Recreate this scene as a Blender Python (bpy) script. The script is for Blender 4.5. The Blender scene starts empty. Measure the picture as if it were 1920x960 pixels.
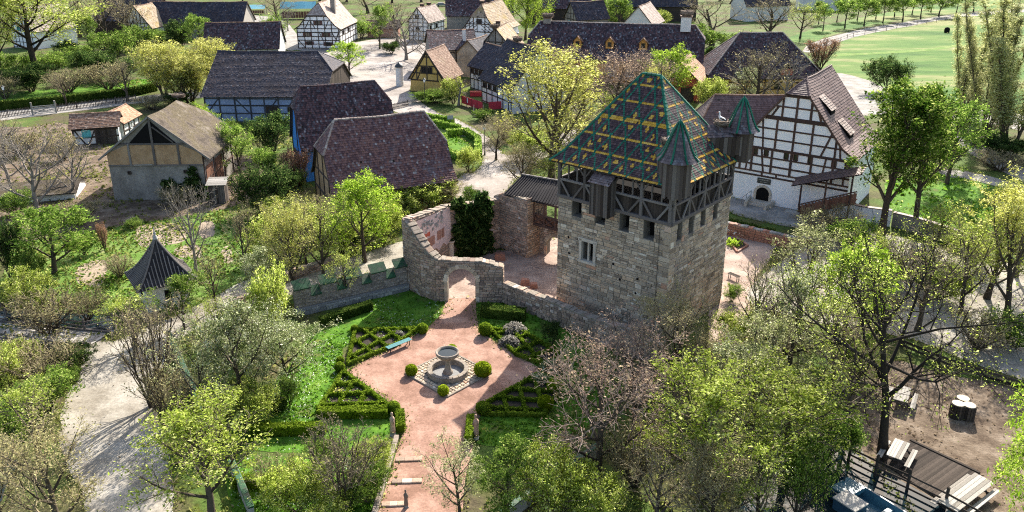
import bpy, bmesh, math, random
import numpy as np
from mathutils import Vector, Matrix
from mathutils.geometry import tessellate_polygon
R = math.radians
scene = bpy.context.scene
COL = scene.collection
PI = math.pi

# ------------------------------------------------------------------ camera
CAM_H, CAM_PITCH, CAM_F, CAM_CY = 30.0, R(20.0), 1520.0, 400.0
cam_data = bpy.data.cameras.new('drone_camera')
cam = bpy.data.objects.new('drone_camera', cam_data)
COL.objects.link(cam)
cam.location = (0, 0, CAM_H)
cam.rotation_euler = (PI / 2 - CAM_PITCH, 0, 0)
cam_data.sensor_width = 36
cam_data.lens = 36 * CAM_F / 1920
cam_data.shift_y = -(480 - CAM_CY) / 1920
cam_data.clip_end = 3000
scene.camera = cam

# ------------------------------------------------------------------ sky + sun
SUN_AZ, SUN_EL = R(22), R(35)          # azimuth from +Y towards +X
world = bpy.data.worlds.new('World')
scene.world = world
world.use_nodes = True
nt = world.node_tree
nt.nodes.clear()
o = nt.nodes.new('ShaderNodeOutputWorld')
b = nt.nodes.new('ShaderNodeBackground')
s = nt.nodes.new('ShaderNodeTexSky')
s.sky_type = 'NISHITA'
s.sun_disc = False
s.sun_elevation = SUN_EL
s.sun_rotation = SUN_AZ
s.dust_density = 2.5
s.ozone_density = 0.4
b.inputs['Strength'].default_value = 0.12
nt.links.new(s.outputs[0], b.inputs[0])
nt.links.new(b.outputs[0], o.inputs[0])
sun_d = bpy.data.lights.new('sun', 'SUN')
sun_d.energy = 5.0
sun_d.angle = R(0.5)
sun_d.color = (1.0, 0.94, 0.83)
sun = bpy.data.objects.new('sun', sun_d)
COL.objects.link(sun)
sun.location = (60, 150, 120)
sun.rotation_euler = (PI / 2 - SUN_EL, 0, PI - SUN_AZ)
scene.view_settings.view_transform = 'Standard'
scene.view_settings.look = 'None'
scene.view_settings.exposure = 1.38
scene.view_settings.gamma = 1
scene.cycles.use_denoising = False
scene.cycles.pixel_filter_type = 'BLACKMAN_HARRIS'
scene.cycles.filter_width = 1.1
scene.cycles.sample_clamp_indirect = 3
scene.cycles.max_bounces = 6
scene.cycles.diffuse_bounces = 3
scene.cycles.glossy_bounces = 2
scene.cycles.transmission_bounces = 3
scene.cycles.transparent_max_bounces = 4

# survey: where the sight line through a photo pixel (1920x960) meets the ground at height z
def G(px, py, z=0.0):
    dx, dy = (px - 960) / CAM_F, (CAM_CY - py) / CAM_F
    c, s_ = math.cos(CAM_PITCH), math.sin(CAM_PITCH)
    d = (dx, c + dy * s_, -s_ + dy * c)
    t = (CAM_H - z) / -d[2]
    return Vector((d[0] * t, d[1] * t, z))
def HT(base, py):                       # height of a point standing over ground point `base`, seen at photo row py
    dy = (CAM_CY - py) / CAM_F
    c, s_ = math.cos(CAM_PITCH), math.sin(CAM_PITCH)
    return CAM_H + base.y * (-s_ + dy * c) / (c + dy * s_)
def PXM(base):                          # photo pixels per metre there
    c, s_ = math.cos(CAM_PITCH), math.sin(CAM_PITCH)
    return CAM_F / (base.y * c + CAM_H * s_)

# ------------------------------------------------------------------ materials
def _new(name):
    m = bpy.data.materials.new(name)
    m.use_nodes = True
    t = m.node_tree
    t.nodes.clear()
    out = t.nodes.new('ShaderNodeOutputMaterial')
    return m, t, out
def N(t, typ, **kw):
    n = t.nodes.new(typ)
    for k, v in kw.items():
        setattr(n, k, v)
    return n
def c4(c):
    return (c[0], c[1], c[2], 1)
def ramp(t, fac, stops, interp='LINEAR'):
    r = N(t, 'ShaderNodeValToRGB')
    r.color_ramp.interpolation = interp
    e = r.color_ramp.elements
    while len(e) < len(stops):
        e.new(0.5)
    for i, (p, c) in enumerate(stops):
        e[i].position = p
        e[i].color = c4(c)
    t.links.new(fac, r.inputs[0])
    return r.outputs[0]
def noise_fac(t, scale, detail=5, rough=0.6, vec=None, stretch=None, typ='noise'):
    if vec is None:
        vec = N(t, 'ShaderNodeNewGeometry').outputs['Position']
    if stretch:
        mp = N(t, 'ShaderNodeMapping')
        mp.inputs['Scale'].default_value = stretch
        t.links.new(vec, mp.inputs[0])
        vec = mp.outputs[0]
    if typ == 'noise':
        n = N(t, 'ShaderNodeTexNoise')
        n.inputs['Scale'].default_value = scale
        n.inputs['Detail'].default_value = detail
        n.inputs['Roughness'].default_value = rough
        t.links.new(vec, n.inputs['Vector'])
        return n.outputs[0]
    n = N(t, 'ShaderNodeTexVoronoi')
    n.inputs['Scale'].default_value = scale
    t.links.new(vec, n.inputs['Vector'])
    return n.outputs['Distance']
def mixc(t, fac, a, b_, mode='MIX'):
    m = N(t, 'ShaderNodeMix', data_type='RGBA', blend_type=mode)
    for sock, v in ((m.inputs[0], fac), (m.inputs[6], a), (m.inputs[7], b_)):
        if hasattr(v, 'is_linked'):
            t.links.new(v, sock)
        elif isinstance(v, (int, float)):
            sock.default_value = v
        else:
            sock.default_value = c4(v)
    return m.outputs[2]
def rnd_out(t):
    g = N(t, 'ShaderNodeNewGeometry')
    oi = N(t, 'ShaderNodeObjectInfo')
    a = N(t, 'ShaderNodeMath', operation='ADD')
    t.links.new(g.outputs['Random Per Island'], a.inputs[0])
    t.links.new(oi.outputs['Random'], a.inputs[1])
    f = N(t, 'ShaderNodeMath', operation='FRACT')
    t.links.new(a.outputs[0], f.inputs[0])
    return f.outputs[0]
def finish(t, out, col, rough=0.85, bump=None, strength=0.3, dist=0.05, spec=0.3, metal=0.0):
    p = N(t, 'ShaderNodeBsdfPrincipled')
    if hasattr(col, 'is_linked'):
        t.links.new(col, p.inputs['Base Color'])
    else:
        p.inputs['Base Color'].default_value = c4(col)
    if hasattr(rough, 'is_linked'):
        t.links.new(rough, p.inputs['Roughness'])
    else:
        p.inputs['Roughness'].default_value = rough
    p.inputs['Specular IOR Level'].default_value = spec
    p.inputs['Metallic'].default_value = metal
    if bump is not None:
        bn = N(t, 'ShaderNodeBump')
        bn.inputs['Strength'].default_value = strength
        bn.inputs['Distance'].default_value = dist
        t.links.new(bump, bn.inputs['Height'])
        t.links.new(bn.outputs[0], p.inputs['Normal'])
    t.links.new(p.outputs[0], out.inputs[0])
def m_noise(name, stops, scale=1.0, detail=6, rough=0.85, strength=0.3, dist=0.05, fine=None, stretch=None, spec=0.3, gr=1.0):
    """colour from broad noise, multiplied by a finer grain"""
    m, t, out = _new(name)
    f = noise_fac(t, scale, detail, 0.65, stretch=stretch)
    col = ramp(t, f, stops)
    f2 = noise_fac(t, fine or scale * 9, 4, 0.7, stretch=stretch)
    g = ramp(t, f2, [(0.3, (1 - .28 * gr,) * 3), (0.7, (1 + .15 * gr,) * 3)])
    col = mixc(t, 1.0, col, g, 'MULTIPLY')
    finish(t, out, col, rough, f2, strength, dist, spec)
    return m
def m_rand(name, stops, grain=14, rough=0.85, strength=0.35, dist=0.02, spec=0.3, stain=None, stain_col=None, stain_lo=.5, stain_hi=.7):
    """every piece its own tint, with grain, and a broad stain over all"""
    m, t, out = _new(name)
    col = ramp(t, rnd_out(t), stops)
    f2 = noise_fac(t, grain, 4, 0.7)
    g = ramp(t, f2, [(0.25, (0.7, 0.7, 0.7)), (0.75, (1.2, 1.2, 1.2))])
    col = mixc(t, 1.0, col, g, 'MULTIPLY')
    if stain:
        f3 = noise_fac(t, stain, 6, 0.7)
        k = ramp(t, f3, [(stain_lo, (0, 0, 0)), (stain_hi, (.8, .8, .8))])
        col = mixc(t, k, col, stain_col)
    finish(t, out, col, rough, f2, strength, dist, spec)
    return m
def m_leaf(name, stops, trans=0.58):
    m, t, out = _new(name)
    g = N(t, 'ShaderNodeNewGeometry')
    nf = noise_fac(t, 1.1, 3, 0.6)
    mm = N(t, 'ShaderNodeMath', operation='MULTIPLY_ADD')
    t.links.new(nf, mm.inputs[0])
    mm.inputs[1].default_value = 1.3
    mm.inputs[2].default_value = -.65
    ad = N(t, 'ShaderNodeMath', operation='ADD', use_clamp=True)
    t.links.new(g.outputs['Random Per Island'], ad.inputs[0])
    t.links.new(mm.outputs[0], ad.inputs[1])
    col = ramp(t, ad.outputs[0], stops)
    oi = N(t, 'ShaderNodeObjectInfo')
    hs = N(t, 'ShaderNodeHueSaturation')
    mr = N(t, 'ShaderNodeMapRange')
    mr.inputs['To Min'].default_value = 0.85
    mr.inputs['To Max'].default_value = 1.3
    t.links.new(oi.outputs['Random'], mr.inputs[0])
    t.links.new(mr.outputs[0], hs.inputs['Value'])
    t.links.new(col, hs.inputs['Color'])
    d = N(t, 'ShaderNodeBsdfDiffuse')
    tr = N(t, 'ShaderNodeBsdfTranslucent')
    mx = N(t, 'ShaderNodeMixShader')
    mx.inputs[0].default_value = trans
    t.links.new(hs.outputs[0], d.inputs[0])
    t.links.new(hs.outputs[0], tr.inputs[0])
    t.links.new(d.outputs[0], mx.inputs[1])
    t.links.new(tr.outputs[0], mx.inputs[2])
    t.links.new(mx.outputs[0], out.inputs[0])
    return m
def m_plain(name, col, rough=0.7, spec=0.3, metal=0.0):
    m, t, out = _new(name)
    f = noise_fac(t, 6, 4, 0.6)
    g = ramp(t, f, [(0.3, tuple(v * .8 for v in col)), (0.7, tuple(min(1, v * 1.15) for v in col))])
    finish(t, out, g, rough, f, 0.15, 0.01, spec, metal)
    return m
MT = {}
# ground
def ground_mat():
    m, t, out = _new('ground')
    f = noise_fac(t, 0.16, 8, 0.62)
    a = ramp(t, f, [(0.36, (.10, .085, .055)), (0.47, (.09, .10, .035)), (0.56, (.075, .13, .028)), (0.68, (.13, .15, .05))])
    f2 = noise_fac(t, 3.2, 6, 0.75)
    g = ramp(t, f2, [(0.3, (.45, .45, .42)), (0.72, (1.35, 1.3, 1.2))])
    a = mixc(t, 1.0, a, g, 'MULTIPLY')
    finish(t, out, a, 0.95, f2, 0.6, 0.15, 0.1)
    return m
MT['ground'] = ground_mat()
MT['gravel'] = m_noise('pale_gravel', [(0.34, (.175, .15, .118)), (0.5, (.31, .28, .235)), (0.64, (.39, .36, .315))], 0.3, 8, 0.95, 0.5, 0.05, fine=5, spec=.1)
MT['square'] = m_noise('square_gravel', [(0.36, (.20, .17, .15)), (0.5, (.32, .285, .26)), (0.64, (.39, .35, .325))], 0.16, 8, 0.95, 0.4, 0.05, fine=2.5, spec=.1)
MT['pink_gravel'] = m_noise('pink_gravel', [(0.38, (.22, .125, .09)), (0.5, (.305, .18, .135)), (0.6, (.37, .235, .18))], 0.5, 8, 0.95, 0.5, 0.04, fine=7, spec=.1)
MT['court'] = m_noise('court_gravel', [(0.36, (.26, .185, .15)), (0.6, (.42, .325, .27))], 0.5, 8, 0.95, 0.5, 0.04, fine=6, spec=.1)
MT['dirt'] = m_noise('dry_dirt', [(0.36, (.085, .06, .042)), (0.5, (.15, .112, .08)), (0.64, (.235, .185, .14))], 0.7, 8, 0.95, 0.7, 0.08, fine=6, spec=.1)
MT['bed'] = m_noise('garden_soil', [(0.3, (.20, .155, .115)), (0.6, (.36, .29, .22))], 1.2, 8, 0.95, 0.7, 0.08, fine=6, spec=.1)
MT['dark_soil'] = m_noise('dark_soil', [(0.3, (.03, .026, .02)), (0.7, (.075, .06, .045))], 1.2, 8, 0.95, 0.7, 0.08, fine=6, spec=.1)
MT['lawn'] = m_noise('lawn_grass', [(0.34, (.10, .12, .03)), (0.44, (.055, .13, .014)), (0.54, (.085, .19, .018)), (0.68, (.14, .225, .035))], 0.55, 8, 0.95, 0.6, 0.06, fine=7, spec=.1)
MT['veg'] = m_noise('rough_grass', [(0.32, (.10, .13, .04)), (0.45, (.10, .19, .03)), (0.6, (.16, .22, .06)), (.72, (.26, .24, .12))], 0.45, 9, 0.95, 0.6, 0.08, fine=5, spec=.1)
MT['field'] = m_noise('meadow', [(0.38, (.03, .09, .012)), (0.46, (.06, .135, .022)), (0.52, (.10, .165, .036)), (0.58, (.20, .21, .085))], 0.04, 12, 0.95, 0.5, 0.2, fine=0.7, stretch=(.45, 1.4, 1), spec=.1)
MT['path'] = m_noise('track_gravel', [(0.36, (.20, .185, .165)), (0.6, (.34, .32, .30))], 0.4, 6, 0.95, 0.3, 0.04, fine=4, spec=.1)
# water
def water_mat():
    m, t, out = _new('dark_water')
    f = noise_fac(t, 1.4, 3, 0.5, stretch=(1, 2.2, 1))
    finish(t, out, (.012, .022, .028), 0.02, f, 0.012, 0.02, 0.2)
    return m
MT['water'] = water_mat()
# masonry
MT['mortar'] = m_noise('lime_mortar', [(0.3, (.15, .13, .11)), (0.7, (.27, .24, .20))], 1.5, 6, 0.95, 0.5, 0.03, spec=.15)
MT['stone'] = m_rand('tower_stone', [(0, (.22, .17, .125)), (.2, (.38, .30, .22)), (.45, (.52, .42, .31)), (.65, (.33, .265, .20)), (.82, (.54, .39, .26)), (.93, (.66, .59, .48)), (1, (.48, .27, .175))],
                     9, 0.9, 0.5, 0.03, .2, stain=.35, stain_col=(.22, .20, .18), stain_lo=.52, stain_hi=.75)
MT['stone_ruin'] = m_rand('ruin_stone', [(0, (.19, .14, .115)), (.3, (.35, .255, .19)), (.55, (.46, .345, .26)), (.75, (.26, .19, .145)), (.9, (.46, .30, .225)), (1, (.52, .45, .39))],
                          9, 0.92, 0.6, 0.03, .2, stain=.5, stain_col=(.14, .12, .105), stain_lo=.5, stain_hi=.72)
MT['stone_red'] = m_rand('red_sandstone', [(0, (.25, .12, .085)), (.4, (.36, .19, .14)), (.7, (.30, .155, .12)), (1, (.42, .26, .20))], 9, 0.92, 0.6, 0.03, .2)
MT['stone_grey'] = m_rand('grey_stone', [(0, (.16, .16, .16)), (.5, (.27, .265, .255)), (1, (.38, .37, .35))], 9, 0.92, 0.5, 0.03, .2)
MT['pale_stone'] = m_noise('pale_sandstone', [(0.3, (.42, .36, .29)), (0.7, (.58, .52, .44))], 1.5, 6, 0.9, 0.4, 0.02)
MT['coping'] = m_noise('lichen_coping', [(0.36, (.18, .145, .115)), (0.5, (.30, .25, .205)), (0.64, (.19, .165, .125))], 1.5, 6, 0.95, 0.5, 0.03)
MT['moss'] = m_noise('mossy_coping', [(0.35, (.07, .08, .055)), (0.47, (.014, .06, .026)), (0.65, (.024, .10, .04))], 2.0, 5, 0.6, 0.4, 0.03)
MT['brick'] = m_rand('small_brick', [(0, (.20, .165, .14)), (.5, (.30, .25, .215)), (1, (.38, .32, .27))], 9, 0.92, 0.4, 0.02, .2)
MT['plaster_pink'] = m_noise('pink_plaster', [(0.3, (.50, .37, .36)), (0.7, (.66, .53, .50))], 0.8, 7, 0.95, 0.25, 0.02)
MT['plaster_white'] = m_noise('white_limewash', [(0.3, (.74, .74, .76)), (0.7, (.84, .84, .85))], 0.5, 6, 0.9, 0.1, 0.01, gr=.12)
MT['plaster_grey'] = m_noise('grey_plaster', [(0.34, (.17, .15, .13)), (0.5, (.25, .225, .20)), (0.66, (.32, .295, .265))], 0.5, 8, 0.95, 0.3, 0.03)
MT['plaster_blue'] = m_noise('blue_limewash', [(0.3, (.17, .22, .36)), (0.7, (.25, .32, .47))], 0.6, 7, 0.95, 0.25, 0.02)
MT['blue_paint'] = m_noise('vivid_blue_limewash', [(0.3, (.03, .19, .60)), (0.7, (.06, .28, .72))], 0.8, 6, 0.9, 0.2, 0.02)
MT['clay'] = m_noise('clay_daub', [(0.3, (.30, .18, .095)), (0.5, (.40, .255, .145)), (0.7, (.46, .31, .19))], 0.9, 8, 0.95, 0.4, 0.03)
MT['ochre'] = m_noise('ochre_limewash', [(0.3, (.52, .32, .085)), (0.7, (.66, .44, .15))], 0.7, 7, 0.95, 0.3, 0.02)
MT['orange_wall'] = m_noise('orange_limewash', [(0.3, (.52, .24, .06)), (0.7, (.64, .33, .10))], 0.7, 7, 0.95, 0.3, 0.02)
MT['red_wall'] = m_noise('red_limewash', [(0.3, (.40, .085, .055)), (0.7, (.52, .14, .09))], 0.7, 7, 0.95, 0.3, 0.02)
MT['white_old'] = m_noise('old_white_plaster', [(0.3, (.58, .57, .55)), (0.7, (.74, .73, .71))], 0.8, 7, 0.95, 0.2, 0.02)
# timber
MT['timber'] = m_rand('dark_oak', [(0, (.035, .026, .022)), (1, (.075, .055, .045))], 10, 0.8, 0.4, 0.02, .25)
MT['timber_blue'] = m_rand('blue_black_oak', [(0, (.028, .03, .038)), (1, (.055, .058, .07))], 10, 0.8, 0.4, 0.02, .25)
MT['timber_red'] = m_rand('brown_oak', [(0, (.05, .03, .026)), (1, (.10, .058, .045))], 10, 0.8, 0.4, 0.02, .25)
MT['timber_grey'] = m_rand('weathered_oak', [(0, (.09, .076, .07)), (.5, (.145, .125, .116)), (1, (.22, .20, .188))], 12, 0.85, 0.5, 0.02, .25)
MT['boards'] = m_rand('weathered_boards', [(0, (.045, .034, .029)), (.5, (.09, .072, .063)), (1, (.17, .148, .134))], 12, 0.95, 0.5, 0.02, .08)
MT['boards_dark'] = m_rand('dark_boards', [(0, (.03, .025, .022)), (1, (.085, .068, .057))], 12, 0.95, 0.5, 0.02, .08)
MT['boards_brown'] = m_rand('brown_boards', [(0, (.12, .058, .04)), (1, (.21, .11, .075))], 12, 0.95, 0.5, 0.02, .08)
MT['boards_pale'] = m_rand('silvered_boards', [(0, (.22, .20, .175)), (.5, (.33, .305, .275)), (1, (.43, .40, .365))], 12, 0.95, 0.5, 0.02, .08)
# roofs
def tiles(name, stops, stain, sc, lo=.5, hi=.7, rough=.8, spec=.15):
    return m_rand(name, stops, 8, rough, 0.4, 0.02, spec, stain=stain, stain_col=sc, stain_lo=lo, stain_hi=hi)
MT['tile_purple'] = tiles('purple_red_tiles', [(0, (.075, .042, .048)), (.3, (.14, .072, .068)), (.6, (.21, .11, .095)), (.88, (.13, .085, .095)), (.975, (.22, .17, .17)), (1, (.36, .33, .32))], .35, (.15, .145, .165), .56, .8)
MT['tile_dark'] = tiles('blackened_tiles', [(0, (.03, .024, .03)), (.4, (.062, .040, .046)), (.7, (.12, .068, .070)), (.9, (.07, .07, .085)), (.975, (.15, .145, .155)), (1, (.26, .26, .28))], .3, (.14, .145, .17), .57, .8)
MT['tile_slate'] = tiles('blue_grey_tiles', [(0, (.022, .024, .036)), (.4, (.044, .044, .060)), (.7, (.066, .060, .074)), (.93, (.08, .055, .052)), (1, (.15, .15, .17))], .22, (.032, .024, .026), .5, .7)
MT['tile_brown'] = tiles('brown_tiles', [(0, (.15, .085, .06)), (.4, (.24, .145, .10)), (.75, (.30, .19, .14)), (1, (.36, .27, .21))], .5, (.24, .18, .11), .55, .75, .8)
MT['tile_moss'] = tiles('mossy_pale_tiles', [(0, (.24, .18, .12)), (.4, (.33, .25, .17)), (.75, (.38, .30, .22)), (1, (.42, .36, .28))], .35, (.30, .21, .05), .5, .66, .85)
MT['tile_pinkgrey'] = tiles('weathered_pink_tiles', [(0, (.25, .19, .165)), (.5, (.35, .28, .245)), (1, (.44, .38, .34))], .4, (.26, .22, .19), .55, .75, .85)
MT['tile_orange'] = tiles('orange_brown_tiles', [(0, (.27, .15, .09)), (.5, (.37, .22, .14)), (1, (.44, .30, .21))], .5, (.20, .14, .09), .55, .75, .85)
MT['tile_plum'] = tiles('plum_clay_tiles', [(0, (.115, .075, .07)), (.5, (.16, .105, .095)), (1, (.20, .135, .125))], .5, (.09, .065, .065), .55, .75, .6)
MT['glaze_dark'] = tiles('glazed_dark_tiles', [(0, (.026, .016, .022)), (.4, (.055, .030, .033)), (.75, (.09, .047, .043)), (1, (.13, .085, .085))], .8, (.11, .10, .115), .62, .82, .45, .22)
MT['glaze_green'] = tiles('glazed_green_tiles', [(0, (.006, .085, .05)), (.6, (.012, .135, .08)), (1, (.025, .18, .11))], .8, (.06, .09, .08), .64, .85, .45, .2)
MT['glaze_yellow'] = tiles('glazed_yellow_tiles', [(0, (.46, .24, .022)), (.6, (.60, .34, .038)), (1, (.66, .42, .09))], .8, (.34, .26, .13), .66, .85, .45, .2)
MT['turret_tile'] = tiles('turret_tiles', [(0, (.05, .038, .042)), (.5, (.10, .068, .066)), (.85, (.15, .105, .10)), (1, (.16, .15, .155))], .8, (.22, .24, .26), .55, .75, .4, .45)
MT['corrugated'] = m_rand('dark_ribbed_roof', [(0, (.026, .023, .024)), (1, (.05, .044, .044))], 8, .8, .3, .02, .1)
MT['rib_pale'] = m_rand('pale_ridge_ribs', [(0, (.13, .115, .105)), (1, (.21, .19, .175))], 8, .8, .3, .02, .1)
def thatch_mat():
    m, t, out = _new('old_thatch')
    f = noise_fac(t, 0.5, 7, 0.65)
    col = ramp(t, f, [(0.36, (.065, .053, .043)), (0.46, (.125, .102, .082)), (0.54, (.11, .09, .055)), (0.66, (.19, .162, .135))])
    f2 = noise_fac(t, 3.0, 6, 0.75, stretch=(3, 1.2, 1.2))
    g = ramp(t, f2, [(0.3, (.5, .5, .5)), (0.7, (1.3, 1.3, 1.3))])
    col = mixc(t, 1.0, col, g, 'MULTIPLY')
    finish(t, out, col, 0.95, f2, 1.0, 0.12, .1)
    return m
MT['thatch'] = thatch_mat()
# details
MT['glass'] = m_plain('dark_window_glass', (.012, .014, .018), 0.12, 0.5)
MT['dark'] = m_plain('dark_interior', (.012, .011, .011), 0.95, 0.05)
MT['shutter_teal'] = m_plain('turquoise_paint', (.12, .46, .48), 0.6)
MT['shutter_brown'] = m_plain('brown_paint', (.09, .04, .035), 0.6)
MT['teal_bench'] = m_plain('teal_bench_paint', (.035, .17, .18), 0.5)
MT['white_paint'] = m_plain('white_paint', (.78, .78, .77), 0.6)
MT['red_banner'] = m_plain('red_boards', (.46, .035, .055), 0.6)
MT['metal_dark'] = m_plain('dark_iron', (.03, .035, .035), 0.5, 0.5)
MT['lamp_glass'] = m_plain('milky_lamp_glass', (.75, .77, .80), 0.3, 0.5)
MT['tarp'] = m_plain('turquoise_tarpaulin', (.22, .52, .58), 0.55)
MT['boat_blue'] = m_plain('blue_boat_paint', (.02, .055, .095), 0.4, 0.5)
MT['boat_inner'] = m_plain('pale_blue_boat_paint', (.045, .13, .18), 0.4, 0.5)
MT['log_end'] = m_plain('cut_log_end', (.52, .44, .33), 0.85)
MT['bark'] = m_rand('bark', [(0, (.045, .035, .027)), (1, (.10, .08, .062))], 9, 0.95, 0.6, 0.03, .1)
MT['bark_dark'] = m_rand('dark_bark', [(0, (.022, .018, .015)), (1, (.05, .04, .033))], 9, 0.95, 0.6, 0.03, .1)
MT['bark_grey'] = m_rand('grey_bark', [(0, (.16, .14, .12)), (1, (.26, .23, .20))], 9, 0.95, 0.6, 0.03, .1)
MT['twig_pink'] = m_rand('pinkish_twigs', [(0, (.17, .125, .105)), (1, (.32, .25, .215))], 9, 0.95, 0.4, 0.03, .1)
MT['twig_tan'] = m_rand('tan_twigs', [(0, (.13, .105, .075)), (1, (.24, .20, .145))], 9, 0.95, 0.4, 0.03, .1)
MT['twig_buff'] = m_rand('buff_twigs', [(0, (.19, .15, .095)), (1, (.33, .275, .18))], 9, 0.95, 0.4, 0.03, .1)
MT['nest'] = m_rand('nest_twigs', [(0, (.10, .075, .06)), (1, (.24, .19, .155))], 9, 0.95, 0.4, 0.03, .1)
MT['stork_white'] = m_plain('white_feathers', (.75, .74, .72), 0.8)
MT['stork_black'] = m_plain('black_feathers', (.02, .02, .022), 0.8)
MT['stork_red'] = m_plain('red_beak', (.45, .07, .03), 0.6)
# foliage
L = {  # tree leaf ramps run wide: palest stops paint in gloss highlights
 'fresh': [(0, (0.134, 0.182, 0.018)), (.45, (0.302, 0.388, 0.0585)), (.8, (0.493, 0.559, 0.135)), (1, (0.694, 0.73, 0.279))],
 'pale': [(0, (.15, .18, .06)), (.45, (.34, .38, .15)), (.8, (.50, .52, .27)), (1, (.68, .68, .45))],
 'silver': [(0, (0.096, 0.126, 0.048)), (.5, (0.252, 0.3, 0.12)), (.85, (0.456, 0.492, 0.288)), (1, (0.672, 0.684, 0.528))],
 'lime': [(0, (.16, .28, .015)), (.5, (.30, .44, .04)), (1, (.50, .60, .14))],
 'maple': [(0, (0.036, 0.084, 0.0096)), (.5, (0.102, 0.192, 0.0216)), (.8, (0.216, 0.312, 0.048)), (1, (0.504, 0.552, 0.18))],
 'green': [(0, (0.048, 0.102, 0.0144)), (.5, (0.144, 0.24, 0.036)), (.85, (0.264, 0.372, 0.072)), (1, (0.432, 0.504, 0.156))],
 'dark': [(0, (0.0154, 0.0385, 0.011)), (.5, (0.044, 0.088, 0.022)), (.85, (0.099, 0.154, 0.0385)), (1, (0.209, 0.264, 0.088))],
 'yellow': [(0, (.30, .32, .05)), (.5, (.52, .53, .13)), (1, (.70, .69, .30))],
 'bud': [(0, (.18, .155, .08)), (.5, (.32, .29, .14)), (1, (.48, .45, .24))],
 'pinkbud': [(0, (0.213, 0.138, 0.106)), (.5, (0.338, 0.244, 0.188)), (1, (0.475, 0.388, 0.25))],
 'poplar': [(0, (.24, .27, .10)), (.5, (.42, .44, .19)), (1, (.60, .59, .34))],
 'box': [(0, (0.055, 0.1, 0.008)), (.5, (0.13, 0.205, 0.015)), (1, (0.24, 0.32, 0.04))],
 'boxlime': [(0, (0.13, 0.19, 0.008)), (.5, (0.22, 0.3, 0.012)), (1, (0.36, 0.42, 0.04))],
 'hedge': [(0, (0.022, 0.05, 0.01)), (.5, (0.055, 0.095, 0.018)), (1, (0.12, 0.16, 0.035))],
 'lavender': [(0, (0.14, 0.13, 0.115)), (.5, (0.25, 0.235, 0.21)), (1, (0.4, 0.38, 0.345))],
 'russet': [(0, (0.14, 0.075, 0.045)), (.5, (0.25, 0.14, 0.085)), (1, (0.36, 0.23, 0.14))],
 'grass': [(0, (.035, .095, .006)), (.5, (.08, .18, .014)), (1, (.18, .28, .04))],
 'drygrass': [(0, (0.07, 0.095, 0.018)), (.5, (0.16, 0.19, 0.045)), (1, (0.32, 0.31, 0.11))],
 'daisy': [(0, (0.7, 0.7, 0.68)), (1, (0.8, 0.8, 0.8))],
 'litter': [(0, (0.1, 0.07, 0.045)), (.5, (0.22, 0.165, 0.11)), (1, (0.38, 0.31, 0.22))],
}
for k, v in L.items():
    MT['leaf_' + k] = m_leaf('leaf_' + k, v)
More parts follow.
